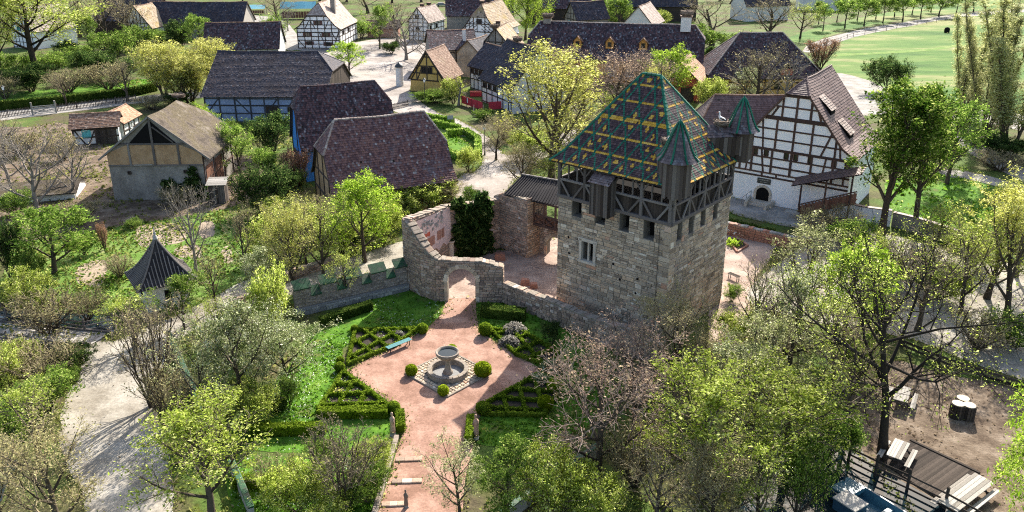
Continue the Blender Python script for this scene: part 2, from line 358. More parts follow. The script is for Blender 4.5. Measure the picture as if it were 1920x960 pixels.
# ------------------------------------------------------------------ mesh + scene helpers
class MB:
    def __init__(self):
        self.v, self.f, self.m = [], [], []
    def add(self, vs, fs, mi=0):
        n = len(self.v)
        self.v += [tuple(p) for p in vs]
        for f in fs:
            self.f.append(tuple(i + n for i in f))
            self.m.append(mi)
    def quad(self, a, b, c, d, mi=0):
        self.add((a, b, c, d), ((0, 1, 2, 3),), mi)
    def poly(self, pts, mi=0):
        self.add(pts, (tuple(range(len(pts))),), mi)
    def box(self, lo, hi, mi=0):
        x0, y0, z0 = lo
        x1, y1, z1 = hi
        self.add(((x0, y0, z0), (x1, y0, z0), (x1, y1, z0), (x0, y1, z0), (x0, y0, z1), (x1, y0, z1), (x1, y1, z1), (x0, y1, z1)),
                 ((0, 3, 2, 1), (4, 5, 6, 7), (0, 1, 5, 4), (1, 2, 6, 5), (2, 3, 7, 6), (3, 0, 4, 7)), mi)
    def beam(self, p, q, w, d, up=(0, 0, 1), mi=0):
        p, q = Vector(p), Vector(q)
        x = (q - p).normalized()
        u = Vector(up)
        if abs(x.dot(u)) > .97:
            u = Vector((0, 1, 0)) if abs(x.y) < .9 else Vector((1, 0, 0))
        y = u.cross(x).normalized()
        z = x.cross(y)
        vs = []
        for e in (p, q):
            for sy, sz in ((-1, -1), (1, -1), (1, 1), (-1, 1)):
                vs.append(e + y * (sy * w / 2) + z * (sz * d / 2))
        self.add(vs, ((3, 2, 1, 0), (4, 5, 6, 7), (0, 1, 5, 4), (1, 2, 6, 5), (2, 3, 7, 6), (3, 0, 4, 7)), mi)
    def tube(self, pts, rads, n=6, mi=0, cap=True):
        rings = []
        base = len(self.v)
        prev = None
        for i, p in enumerate(pts):
            p = Vector(p)
            a = Vector(pts[max(0, i - 1)])
            b_ = Vector(pts[min(len(pts) - 1, i + 1)])
            t = (b_ - a).normalized()
            if prev is None:
                prev = t.orthogonal().normalized()
            prev = (prev - t * prev.dot(t)).normalized()
            w = t.cross(prev)
            for k in range(n):
                an = 2 * PI * k / n
                self.v.append(tuple(p + (prev * math.cos(an) + w * math.sin(an)) * rads[i]))
        for i in range(len(pts) - 1):
            for k in range(n):
                k2 = (k + 1) % n
                self.f.append((base + i * n + k, base + i * n + k2, base + (i + 1) * n + k2, base + (i + 1) * n + k))
                self.m.append(mi)
        if cap:
            self.f.append(tuple(base + k for k in reversed(range(n))))
            self.m.append(mi)
            e = base + (len(pts) - 1) * n
            self.f.append(tuple(e + k for k in range(n)))
            self.m.append(mi)
    def lathe(self, prof, n=24, c=(0, 0, 0), mi=0, wob=0, rng=None):
        base = len(self.v)
        for r, z in prof:
            for k in range(n):
                an = 2 * PI * k / n
                rr = r * (1 + (rng.uniform(-wob, wob) if rng else 0))
                self.v.append((c[0] + rr * math.cos(an), c[1] + rr * math.sin(an), c[2] + z))
        for i in range(len(prof) - 1):
            for k in range(n):
                k2 = (k + 1) % n
                self.f.append((base + i * n + k, base + i * n + k2, base + (i + 1) * n + k2, base + (i + 1) * n + k))
                self.m.append(mi)
    def build(self, name, mats, parent=None, smooth=False, kind=None, loc=None):
        me = bpy.data.meshes.new(name)
        me.from_pydata(self.v, [], self.f)
        if not isinstance(mats, (list, tuple)):
            mats = [mats]
        for m in mats:
            me.materials.append(MT[m])
        if len(mats) > 1:
            me.polygons.foreach_set('material_index', self.m)
        if smooth:
            me.polygons.foreach_set('use_smooth', [True] * len(self.f))
        me.update()
        return link(name, me, parent, kind, loc)
def link(name, me, parent=None, kind=None, loc=None):
    ob = bpy.data.objects.new(name, me)
    COL.objects.link(ob)
    if parent is not None:
        ob.parent = parent
    if kind:
        ob['kind'] = kind
    if loc is not None:
        ob.location = loc
    return ob
def tag(ob, label, cat, group=None):
    ob['label'] = label
    ob['category'] = cat
    if group:
        ob['group'] = group
    return ob
def thing(name, label, cat, loc=(0, 0, 0), rz=0.0, group=None):
    ob = bpy.data.objects.new(name, None)
    COL.objects.link(ob)
    ob.empty_display_size = 0.3
    ob.location = loc
    ob.rotation_euler = (0, 0, rz)
    return tag(ob, label, cat, group)
# unit bar shared by all straight beams, boards and slats: x along -.5...5
_bars = {}
def bar_mesh(mat, name='bar'):
    k = (mat, name)
    if k not in _bars:
        b_ = MB()
        c = .12
        x0, x1 = -.5, .5
        ring = [(-.5, -.5 + c), (-.5 + c, -.5), (.5 - c, -.5), (.5, -.5 + c), (.5, .5 - c), (.5 - c, .5), (-.5 + c, .5), (-.5, .5 - c)]
        vs = [(x0, y, z) for y, z in ring] + [(x1, y, z) for y, z in ring]
        fs = [(i, (i + 1) % 8, (i + 1) % 8 + 8, i + 8) for i in range(8)] + [tuple(reversed(range(8))), tuple(range(8, 16))]
        b_.add(vs, fs)
        me = bpy.data.meshes.new(name)
        me.from_pydata(b_.v, [], b_.f)
        me.materials.append(MT[mat])
        _bars[k] = me
    return _bars[k]
def bar(parent, name, p, q, w, d, normal, mat):
    """one beam / board / slat: p->q, width w across, depth d along normal; local coordinates of parent"""
    p, q, n = Vector(p), Vector(q), Vector(normal)
    x = q - p
    l = x.length
    if l < 1e-4:
        return None
    x.normalize()
    z = n - x * n.dot(x)
    if z.length < 1e-4:
        z = x.orthogonal()
    z.normalize()
    y = z.cross(x)
    ob = link(name, bar_mesh(mat, name), parent)
    m = Matrix((( x.x * l, y.x * w, z.x * d), (x.y * l, y.y * w, z.y * d), (x.z * l, y.z * w, z.z * d))).to_4x4()
    m.translation = (p + q) / 2
    ob.matrix_basis = m
    return ob

# ------------------------------------------------------------------ polygons
def clip_poly(poly, f):
    """keep the part of a polygon (list of Vectors) where f(p) >= 0, f linear"""
    out = []
    n = len(poly)
    for i in range(n):
        a, b_ = poly[i], poly[(i + 1) % n]
        fa, fb = f(a), f(b_)
        if fa >= 0:
            out.append(a)
        if fa * fb < 0:
            out.append(a.lerp(b_, fa / (fa - fb)))
    return out
def _inside(p, poly):
    c = False
    j = len(poly) - 1
    for i in range(len(poly)):
        if (poly[i][1] > p[1]) != (poly[j][1] > p[1]) and p[0] < (poly[j][0] - poly[i][0]) * (p[1] - poly[i][1]) / (poly[j][1] - poly[i][1]) + poly[i][0]:
            c = not c
        j = i
    return c
def clip_seg(a, b_, poly):
    """longest piece of a 2D segment inside a simple polygon"""
    d = (b_[0] - a[0], b_[1] - a[1])
    ts = [0.0, 1.0]
    for i in range(len(poly)):
        p, q = poly[i], poly[(i + 1) % len(poly)]
        e = (q[0] - p[0], q[1] - p[1])
        den = d[0] * e[1] - d[1] * e[0]
        if abs(den) < 1e-9:
            continue
        w = (p[0] - a[0], p[1] - a[1])
        t, s_ = (w[0] * e[1] - w[1] * e[0]) / den, (w[0] * d[1] - w[1] * d[0]) / den
        if 0 < t < 1 and -1e-6 <= s_ <= 1 + 1e-6:
            ts.append(t)
    ts.sort()
    best = None
    for t0, t1 in zip(ts, ts[1:]):
        m = (t0 + t1) / 2
        if t1 - t0 > 1e-4 and _inside((a[0] + d[0] * m, a[1] + d[1] * m), poly) and (best is None or t1 - t0 > best[1] - best[0]):
            best = (t0, t1)
    if not best:
        return None
    return tuple((a[0] + d[0] * t, a[1] + d[1] * t) for t in best)

# ------------------------------------------------------------------ roof tiles
def tile_face(mb, poly, tw, th, thick=.03, pick=None, rng=random, round_=False, miss=0.0):
    poly = [Vector(p) for p in poly]
    clean = []
    for p in poly:
        if not clean or (p - clean[-1]).length > 1e-3:
            clean.append(p)
    if (clean[0] - clean[-1]).length < 1e-3:
        clean.pop()
    poly = clean
    if len(poly) < 3:
        return
    n = Vector((0, 0, 0))
    for i in range(len(poly)):
        n += poly[i].cross(poly[(i + 1) % len(poly)])
    if n.length < 1e-6:
        return
    n.normalize()
    if n.z < 0:
        n = -n
    up = (Vector((0, 0, 1)) - n * n.z).normalized()
    u = up.cross(n).normalized()
    o_ = poly[0]
    P2 = [((p - o_).dot(u), (p - o_).dot(up)) for p in poly]
    v0, v1 = min(p[1] for p in P2), max(p[1] for p in P2)
    rows = max(1, int(round((v1 - v0) / th)))
    th = (v1 - v0) / rows
    ucen = (P2[0][0] + P2[1][0]) / 2
    for k in range(rows):
        va = v0 + k * th
        vm = va + th * .5
        xs = []
        for i in range(len(P2)):
            a, b_ = P2[i], P2[(i + 1) % len(P2)]
            if (a[1] - vm) * (b_[1] - vm) < 0:
                xs.append(a[0] + (b_[0] - a[0]) * (vm - a[1]) / (b_[1] - a[1]))
        if len(xs) < 2:
            continue
        ua, ub = min(xs), max(xs)
        i0 = int(math.floor((ua - ucen) / tw)) - 1
        i1 = int(math.ceil((ub - ucen) / tw)) + 1
        sag = rng.uniform(-.006, .006)
        for i in range(i0, i1 + 1):
            x0 = ucen + (i + (k % 2) * .5) * tw
            x1 = x0 + tw * .965
            x0, x1 = max(x0, ua), min(x1, ub)
            if x1 - x0 < tw * .2 or rng.random() < miss:
                continue
            mi = pick((x0 + x1) / 2 - ucen, vm, k) if pick else 0
            h = thick * rng.uniform(.75, 1.35) + sag
            vb = va + rng.uniform(-.012, .012) - th * .08
            vt = va + th * 1.02
            def P(x, v, z):
                return o_ + u * x + up * v + n * z
            if round_:
                c = (x1 - x0) * .28
                bot = [(x0, vb + c * .8), (x0 + c, vb), (x1 - c, vb), (x1, vb + c * .8)]
                vs = [P(x, v, h) for x, v in bot] + [P(x1, vt, .006), P(x0, vt, .006)] + [P(x, v, h - thick * .9) for x, v in bot]
                mb.add(vs, ((0, 1, 2, 3, 4, 5), (6, 7, 1, 0), (7, 8, 2, 1), (8, 9, 3, 2)), mi)
            else:
                j = rng.uniform(-.01, .01)
                vs = [P(x0, vb - j, h), P(x1, vb + j, h), P(x1, vt, .006), P(x0, vt, .006), P(x0, vb - j, h - thick * .9), P(x1, vb + j, h - thick * .9)]
                mb.add(vs, ((0, 1, 2, 3), (4, 5, 1, 0)), mi)
def ridge_caps(mb, a, b_, r=.13, step=.38, mi=0, rng=random):
    a, b_ = Vector(a), Vector(b_)
    n = max(1, int((b_ - a).length / step))
    d = (b_ - a) / n
    x = d.normalized()
    y = Vector((0, 0, 1)).cross(x)
    if y.length < 1e-3:
        return
    y.normalize()
    z = x.cross(y)
    for i in range(n):
        p = a + d * i + z * rng.uniform(0, .012)
        q = a + d * (i + .98)
        vs = []
        for e, rr in ((p, r), (q, r * .85)):
            for k in range(5):
                an = PI * (k / 4 * 1.2 - .1)
                vs.append(e + y * (math.cos(an) * rr) + z * (math.sin(an) * rr - r * .35))
        fs = [(k, k + 1, k + 6, k + 5) for k in range(4)] + [(0, 4, 3, 2, 1)]
        mb.add(vs, fs, mi)

# ------------------------------------------------------------------ stones
STONE_VARS = []
def stone_variants(mat):
    key = '_' + mat
    if key not in stone_variants.c:
        rng = random.Random(5)
        lst = []
        for i in range(8):
            b_ = MB()
            b_.add(*unit_stone(rng))
            me = bpy.data.meshes.new('stone')
            me.from_pydata(b_.v, [], b_.f)
            me.materials.append(MT[mat])
            lst.append(me)
        stone_variants.c[key] = lst
    return stone_variants.c[key]
stone_variants.c = {}
def unit_stone(rng):
    j = lambda a: a + rng.uniform(-.045, .045)
    o_ = [(j(-.5), j(-.5)), (j(.5), j(-.5)), (j(.5), j(.5)), (j(-.5), j(.5))]
    vs = [(x, y, 0) for x, y in o_]
    vs += [(x * .97, y * .95, .6) for x, y in o_]
    vs += [(x * rng.uniform(.8, .9), y * rng.uniform(.72, .86), rng.uniform(.9, 1.1)) for x, y in o_]
    fs = [(8, 9, 10, 11)]
    for i in range(4):
        k = (i + 1) % 4
        fs += [(i, k, k + 4, i + 4), (i + 4, k + 4, k + 8, i + 8)]
    return vs, fs
def stone_rects(length, zb, zt, hm, wm, rng, joint=.025, split=.15):
    """courses of stones on a wall strip; zb(s), zt(s) lower / upper limits"""
    out = []
    zmax = max(zt(length * i / 40) for i in range(41))
    z = min(0, min(zb(length * i / 40) for i in range(41)))
    while z < zmax:
        h = rng.uniform(*hm)
        s = -rng.uniform(0, wm[0])
        while s < length:
            w = rng.uniform(*wm)
            if rng.random() < .12:
                w *= 1.5
            a, b_ = max(0, s), min(length, s + w)
            s += w
            if b_ - a < .1:
                continue
            m = (a + b_) / 2
            lo = max(zb(m), zb(a + .02), zb(b_ - .02))
            hi = min(zt(m), zt(a + .02), zt(b_ - .02))
            z0, z1 = max(z, lo), min(z + h, hi)
            if z1 - z0 < .09:
                continue
            j = joint / 2
            if rng.random() < split and z1 - z0 > .24 and b_ - a > .3:
                zm = z0 + (z1 - z0) * rng.uniform(.38, .62)
                sp = a + (b_ - a) * rng.uniform(.35, .65)
                out.append((a + j, b_ - j, z0 + j, zm - j))
                out += [(a + j, sp - j, zm + j, z1 - j), (sp + j, b_ - j, zm + j, z1 - j)] if rng.random() < .5 else [(a + j, b_ - j, zm + j, z1 - j)]
                continue
            out.append((a + j, b_ - j, z0 + j, z1 - j))
        z += h
    return out
class Stones:
    """collects the stones of one thing: the biggest become parts, the rest one joined part"""
    def __init__(self, parent, mat, limit, name='stone', seed=1):
        self.p, self.mat, self.limit, self.name, self.all = parent, mat, limit, name, []
        self.rng = random.Random(seed)
    def rect(self, org, u, up, n, a, b_, z0, z1, depth=.06):
        self.all.append((Vector(org) + u * ((a + b_) / 2) + up * ((z0 + z1) / 2), u * (b_ - a), up * (z1 - z0), n * (depth * self.rng.uniform(.6, 1.25))))
    def face(self, org, u, up, n, rects, depth=.06):
        for a, b_, z0, z1 in rects:
            self.rect(org, u, up, n, a, b_, z0, z1, depth)
    def flush(self):
        self.all.sort(key=lambda r: -r[1].length * r[2].length)
        vs = stone_variants(self.mat)
        for c, x, y, z in self.all[:self.limit]:
            ob = link(self.name, self.rng.choice(vs), self.p)
            m = Matrix(((x.x, y.x, z.x), (x.y, y.y, z.y), (x.z, y.z, z.z))).to_4x4()
            m.translation = c
            ob.matrix_basis = m
        mb = MB()
        for c, x, y, z in self.all[self.limit:]:
            v, f = unit_stone(self.rng)
            mb.add([c + x * p[0] + y * p[1] + z * p[2] for p in v], f)
        if mb.f:
            mb.build('small_stones', self.mat, self.p, kind='stuff')
def wall_profile(mb, p0, p1, thick, zb, zt, step=.3, mi=0):
    """thick wall between ground points p0,p1 (outer face on the right of p0->p1), bottom zb(s), top zt(s)"""
    p0, p1 = Vector((p0[0], p0[1], 0)), Vector((p1[0], p1[1], 0))
    L_ = (p1 - p0).length
    u = (p1 - p0) / L_
    n = Vector((u.y, -u.x, 0))
    k = max(1, int(L_ / step))
    S = [L_ * i / k for i in range(k + 1)]
    def P(s_, side, z):
        q = p0 + u * s_ - n * (thick if side else 0)
        return (q.x, q.y, z)
    e = 1e-4
    for i in range(k):
        a, b_ = S[i], S[i + 1]
        m = (a + b_) / 2
        za, zc = zb(m), zb(m)
        ta, tb = zt(a + e), zt(b_ - e)
        mb.quad(P(a, 0, za), P(b_, 0, zc), P(b_, 0, tb), P(a, 0, ta), mi)
        mb.quad(P(b_, 1, zc), P(a, 1, za), P(a, 1, ta), P(b_, 1, tb), mi)
        mb.quad(P(a, 0, ta), P(b_, 0, tb), P(b_, 1, tb), P(a, 1, ta), mi)
        if za > .01:
            mb.quad(P(a, 1, za), P(b_, 1, zc), P(b_, 0, zc), P(a, 0, za), mi)
        # step faces between columns with different bottoms
        if i and abs(zb(m) - zb((S[i - 1] + S[i]) / 2)) > .01:
            z0, z1 = sorted((zb(m), zb((S[i - 1] + S[i]) / 2)))
            mb.quad(P(a, 0, z0), P(a, 1, z0), P(a, 1, z1), P(a, 0, z1), mi)
    mb.quad(P(0, 1, zb(e)), P(0, 0, zb(e)), P(0, 0, zt(e)), P(0, 1, zt(e)), mi)
    mb.quad(P(L_, 0, zb(L_ - e)), P(L_, 1, zb(L_ - e)), P(L_, 1, zt(L_ - e)), P(L_, 0, zt(L_ - e)), mi)
    return p0, u, n, L_
# ------------------------------------------------------------------ trees
def rot_about(v, axis, a):
    return Matrix.Rotation(a, 3, axis) @ v
class Tree:
    """grows a branching skeleton; nominal height 1 m x scale H"""
    def __init__(self, seed, H=10, trunk=.3, stems=1, kids=(9, 6, 6), ang=(50, 45, 45), ratio=(.5, .5, .45), up=(.15, .1, .05), wig=.12,
                 r0=None, lean=0, apical=.75, t0=(.35, .25, .2), spread=0.0, droop=0.0, taper=.35, shape='round'):
        self.rng = random.Random(seed)
        self.a = dict(H=H, trunk=trunk, kids=kids, ang=ang, ratio=ratio, up=up, wig=wig, apical=apical, t0=t0, droop=droop, taper=taper, shape=shape)
        self.br = []        # (points, radii, level)
        self.tips = []      # leaf sites
        r0 = r0 or H * .022
        for i in range(stems):
            az = 2 * PI * i / stems + self.rng.uniform(-.4, .4)
            tilt = R(spread) * self.rng.uniform(.5, 1.1) if stems > 1 else R(lean)
            d = Vector((math.sin(tilt) * math.cos(az), math.sin(tilt) * math.sin(az), math.cos(tilt)))
            p = Vector((math.cos(az), math.sin(az), 0)) * (r0 * 1.6 if stems > 1 else 0)
            self.grow(p, d, H * apical * (self.rng.uniform(.75, 1.05) if stems > 1 else 1), r0 * (.6 if stems > 1 else 1), 0)
    def grow(self, p, d, Ln, r, lev):
        a, rng = self.a, self.rng
        nseg = (7, 5, 4, 3)[min(lev, 3)]
        pts, rad = [p.copy()], [r * (1.25 if lev == 0 else 1)]
        up = a['up'][lev - 1] if lev else .05
        for i in range(nseg):
            w = a['wig'] * (1 if lev else .5)
            d = (d + Vector((rng.uniform(-w, w), rng.uniform(-w, w), rng.uniform(-w, w))) + Vector((0, 0, up)) - Vector((0, 0, a['droop'] * (i / nseg) * (lev > 0)))).normalized()
            p = p + d * (Ln / nseg)
            pts.append(p.copy())
            f = (i + 1) / nseg
            rad.append(max(r * (1 - f * (1 - a['taper'] * (.5 if lev else 1))), .006))
        self.br.append((pts, rad, lev))
        if lev >= len(a['kids']):
            for q in pts[1:]:
                self.tips.append(q)
            return
        n = a['kids'][lev]
        n = max(1, int(round(n * rng.uniform(.8, 1.2))))
        t0 = a['trunk'] if lev == 0 else a['t0'][lev]
        ph = rng.uniform(0, 2 * PI)
        for k in range(n):
            t = t0 + (1 - t0) * ((k + rng.random()) / n)
            x = t * nseg
            i = min(int(x), nseg - 1)
            q = pts[i].lerp(pts[i + 1], x - i)
            dd = (pts[i + 1] - pts[i]).normalized()
            ph += 2.399 + rng.uniform(-.3, .3)
            side = dd.orthogonal().normalized()
            side = rot_about(side, dd, ph)
            an = R(a['ang'][lev]) * rng.uniform(.75, 1.2) * (1 - .35 * (t - t0) if lev == 0 else 1)
            nd = dd * math.cos(an) + side * math.sin(an)
            if lev == 0:
                sh = {'round': math.sin(PI * min(1, .25 + .7 * (t - t0) / (1 - t0 + 1e-6))) ** .7, 'cone': 1.05 - .75 * (t - t0) / (1 - t0 + 1e-6), 'vase': .8 + .3 * t, 'col': .9 - .5 * t}[a['shape']]
            else:
                sh = 1.1 - .5 * t
            self.grow(q, nd, (a['H'] if lev == 0 else Ln) * a['ratio'][lev] * sh * rng.uniform(.8, 1.15), rad[i] * (.62 if lev == 0 else .6), lev + 1)
        for q in pts[-2:]:
            self.tips.append(q)
    def twigs_cut(self):
        """split wood: limbs (levels 0-1) and the finer twigs"""
        big = [b_ for b_ in self.br if b_[2] <= 1]
        fine = [b_ for b_ in self.br if b_[2] > 1]
        return big, fine
def leaf_mesh(sites, per, spread, size, rng, flat=.5, hang=0.0, name='crown', keep=1.0, box=None):
    s_ = np.array([tuple(p) for p in sites])
    if keep < 1:
        s_ = s_[rng.random(len(s_)) < keep]
    n = len(s_) * per
    c = np.repeat(s_, per, axis=0) + rng.normal(0, spread, (n, 3)) * np.array([1, 1, .8])
    if hang:
        c[:, 2] -= rng.random(n) * hang
    nv = rng.normal(0, 1, (n, 3))
    nv[:, 2] = np.abs(nv[:, 2]) + flat
    nv /= np.linalg.norm(nv, axis=1)[:, None]
    a = rng.normal(0, 1, (n, 3))
    if hang:
        a[:, 2] -= 3
    a -= nv * (a * nv).sum(1)[:, None]
    a /= np.linalg.norm(a, axis=1)[:, None] + 1e-9
    b_ = np.cross(nv, a)
    sz = size * np.clip(rng.lognormal(0, .38, n), .45, 2.2)[:, None]
    wd = sz * (.32 if hang else .55)
    fold = nv * sz * .18
    v = np.stack([c - a * sz, c + b_ * wd + fold, c + a * sz, c - b_ * wd + fold], 1).reshape(-1, 3)
    me = bpy.data.meshes.new(name)
    me.vertices.add(len(v))
    me.vertices.foreach_set('co', v.ravel())
    me.loops.add(4 * n)
    me.loops.foreach_set('vertex_index', np.arange(4 * n, dtype=np.int32))
    me.polygons.add(n)
    me.polygons.foreach_set('loop_start', np.arange(0, 4 * n, 4, dtype=np.int32))
    me.polygons.foreach_set('loop_total', np.full(n, 4, dtype=np.int32))
    me.update(calc_edges=True)
    me.validate()
    return me
def tube_mesh(brs, name, thin=.011):
    mb = MB()
    for pts, rad, lev in brs:
        if lev >= 3:
            mb.tube([pts[0], pts[len(pts) // 2], pts[-1]], [max(rad[0], thin), max(rad[1], thin), thin * .6], 3, cap=False)
        elif lev == 2:
            mb.tube(pts, [max(x, thin * 1.2) for x in rad], 3, cap=False)
        else:
            mb.tube(pts, [max(x, thin * 1.2) for x in rad], (8, 5)[lev], cap=False)
    me = bpy.data.meshes.new(name)
    me.from_pydata(mb.v, [], mb.f)
    me.polygons.foreach_set('use_smooth', [True] * len(mb.f))
    me.update()
    return me
KIND = {}
_proto = {}
def kind(name, variants, leaf, bark, twig, per, spread, size, tree, flat=.5, hang=0, keep=1.0, thin=.012):
    KIND[name] = dict(variants=variants, leaf=leaf, bark=bark, twig=twig, per=per, spread=spread, size=size, tree=tree, flat=flat, hang=hang, keep=keep, thin=thin)
def proto(kname, v):
    k = (kname, v)
    if k in _proto:
        return _proto[k]
    K = KIND[kname]
    seed = sum(ord(c) for c in kname) * 7 + v * 131
    t = Tree(seed, **K['tree'])
    big, fine = t.twigs_cut()
    trunk = tube_mesh(big, 'trunk', K['thin'])
    trunk.materials.append(MT[K['bark']])
    tw = tube_mesh(fine, 'twigs', K['thin']) if fine else None
    if tw:
        tw.materials.append(MT[K['twig']])
    leaves = None
    if K['per']:
        leaves = leaf_mesh(t.tips, K['per'], K['spread'], K['size'], np.random.default_rng(seed), K['flat'], K['hang'], keep=K['keep'])
        leaves.materials.append(MT['leaf_' + K['leaf']])
    pts = np.array([tuple(q) for q in t.tips])
    w = 2 * np.percentile(np.hypot(pts[:, 0], pts[:, 1]), 94)
    h = np.percentile(pts[:, 2], 99.5)
    _proto[k] = (trunk, tw, leaves, h, w)
    return _proto[k]
kind('sparse_tree', 3, 'fresh', 'bark', 'twig_tan', 5, .17, 0.061, dict(H=9, trunk=.22, kids=(10, 7, 6), ang=(52, 48, 45), ratio=(.5, .5, .45), up=(.16, .08, .04), apical=.72), keep=0.43)
kind('olive_tree', 2, 'fresh', 'bark', 'twig_tan', 10, .17, 0.058, dict(H=9, trunk=.2, kids=(13, 8, 6), ang=(50, 46, 44), ratio=(.48, .5, .45), up=(.16, .08, .04), apical=.74), keep=0.39)
kind('pale_tree', 3, 'pale', 'bark', 'twig_tan', 7, .18, 0.061, dict(H=9, trunk=.2, kids=(11, 7, 6), ang=(55, 50, 45), ratio=(.52, .5, .45), up=(.12, .06, .04), apical=.7), keep=0.43)
kind('silver_tree', 2, 'silver', 'bark', 'twig_tan', 13, .19, 0.064, dict(H=8, trunk=.12, kids=(13, 7, 6), ang=(60, 50, 45), ratio=(.55, .5, .45), up=(.1, .06, .04), apical=.68), keep=0.43)
kind('bare_tree', 3, 'bud', 'bark', 'twig_buff', 1, .15, 0.050, dict(H=9, trunk=.22, kids=(10, 7, 8), ang=(48, 45, 40), ratio=(.52, .5, .45), up=(.18, .1, .05), apical=.75), keep=.4)
kind('grey_tree', 2, 'bud', 'bark_grey', 'bark_grey', 1, .1, 0.045, dict(H=9, trunk=.15, kids=(11, 7, 8), ang=(58, 50, 42), ratio=(.56, .5, .45), up=(.14, .06, .03), apical=.65), keep=.1)
kind('pink_tree', 3, 'pinkbud', 'bark', 'twig_pink', 1, .18, 0.056, dict(H=9, trunk=.2, kids=(12, 9, 9), ang=(52, 46, 42), ratio=(.54, .5, .45), up=(.16, .08, .04), apical=.7), keep=.85)
kind('buff_tree', 2, 'bud', 'bark', 'twig_buff', 3, .2, 0.053, dict(H=9, trunk=.16, kids=(12, 9, 8), ang=(50, 46, 42), ratio=(.54, .5, .45), up=(.18, .1, .04), apical=.72), keep=.8)
kind('yellowgreen_tree', 2, 'yellow', 'bark', 'twig_tan', 10, .17, 0.062, dict(H=10, trunk=.2, kids=(12, 7, 6), ang=(42, 40, 40), ratio=(.55, .48, .45), up=(.22, .12, .06), apical=.72), keep=0.52)
kind('willow_shrub', 2, 'yellow', 'bark', 'twig_tan', 4, .15, 0.070, dict(H=8, trunk=.08, stems=4, spread=16, kids=(10, 8, 5), ang=(26, 28, 30), ratio=(.5, .5, .45), up=(.22, .16, .1), apical=.72, shape='vase'))
kind('lime_tree', 2, 'lime', 'bark', 'twig_tan', 13, .17, 0.074, dict(H=8, trunk=.16, kids=(12, 7, 6), ang=(52, 48, 45), ratio=(.5, .5, .45), up=(.14, .08, .04), apical=.72), keep=0.46)
kind('maple_tree', 2, 'maple', 'bark', 'bark', 18, .2, 0.082, dict(H=11, trunk=.22, kids=(14, 7, 6), ang=(46, 48, 45), ratio=(.42, .5, .45), up=(.18, .08, .03), apical=.8), keep=0.43)
kind('green_tree', 3, 'green', 'bark', 'twig_tan', 15, .18, 0.074, dict(H=8, trunk=.2, kids=(12, 7, 6), ang=(54, 48, 45), ratio=(.5, .5, .45), up=(.12, .06, .04), apical=.7), keep=0.41)
kind('dark_bush', 2, 'dark', 'bark', 'bark', 16, .13, 0.058, dict(H=4, trunk=.1, stems=6, spread=44, kids=(8, 7), ang=(50, 48), ratio=(.5, .5), up=(.16, .06), apical=.7, wig=.2), keep=0.58)
kind('green_bush', 3, 'green', 'bark', 'bark', 13, .13, 0.058, dict(H=4, trunk=.1, stems=6, spread=42, kids=(8, 7), ang=(48, 45), ratio=(.5, .5), up=(.16, .06), apical=.7, wig=.2), keep=0.58)
kind('fresh_bush', 3, 'fresh', 'bark', 'twig_tan', 15, .13, 0.056, dict(H=4, trunk=.1, stems=6, spread=42, kids=(8, 7), ang=(48, 45), ratio=(.5, .5), up=(.16, .06), apical=.7, wig=.2), keep=0.58)
kind('bare_bush', 3, 'bud', 'bark', 'twig_buff', 3, .15, 0.043, dict(H=4, trunk=.05, stems=9, spread=36, kids=(7, 6), ang=(32, 36), ratio=(.5, .5), up=(.14, .08), apical=.75, wig=.18), keep=.5)
kind('russet_bush', 2, 'russet', 'bark', 'twig_pink', 4, .14, 0.047, dict(H=4, trunk=.05, stems=11, spread=26, kids=(7, 5), ang=(26, 30), ratio=(.42, .5), up=(.16, .1), apical=.85))
kind('bare_shrub_tree', 2, 'bud', 'bark', 'twig_tan', 1, .14, 0.050, dict(H=7, trunk=.12, stems=6, spread=24, kids=(7, 6, 5), ang=(34, 38, 38), ratio=(.42, .5, .45), up=(.14, .08, .04), apical=.82), keep=.35)
kind('poplar', 3, 'poplar', 'bark', 'twig_buff', 8, .22, 0.066, dict(H=20, trunk=.12, stems=7, spread=11, kids=(20, 8), ang=(20, 22), ratio=(.15, .45), up=(.25, .25), apical=.92, wig=.05, shape='col', r0=.15))
kind('young_tree', 2, 'green', 'bark', 'bark', 11, .24, 0.117, dict(H=8, trunk=.36, kids=(10, 7), ang=(56, 48), ratio=(.36, .5), up=(.1, .06), apical=.82, r0=.13))
kind('weeping_tree', 2, 'lime', 'bark', 'bark', 8, .2, 0.099, dict(H=10, trunk=.3, kids=(13, 7, 5), ang=(60, 50, 40), ratio=(.46, .5, .6), up=(.12, .0, -.35), droop=.5, apical=.75), hang=1.1)
kind('big_old_tree', 1, 'fresh', 'bark_dark', 'bark_dark', 3, .2, 0.047, dict(H=13, trunk=.36, kids=(11, 9, 7), ang=(64, 52, 46), ratio=(.62, .5, .45), up=(.10, .04, .03), apical=.7, wig=.3, r0=.27), keep=.5)
kind('bud_tree', 2, 'fresh', 'bark_dark', 'twig_tan', 9, .24, 0.070, dict(H=14, trunk=.3, kids=(13, 8, 6), ang=(58, 50, 46), ratio=(.46, .5, .45), up=(.1, .05, .03), apical=.76, r0=.3))
kind('pollard_tree', 1, 'bud', 'bark_grey', 'twig_pink', 1, .1, 0.045, dict(H=5, trunk=.55, kids=(7, 7), ang=(62, 50), ratio=(.42, .4), up=(.1, .1), apical=.7, wig=.25, r0=.17), keep=.4)

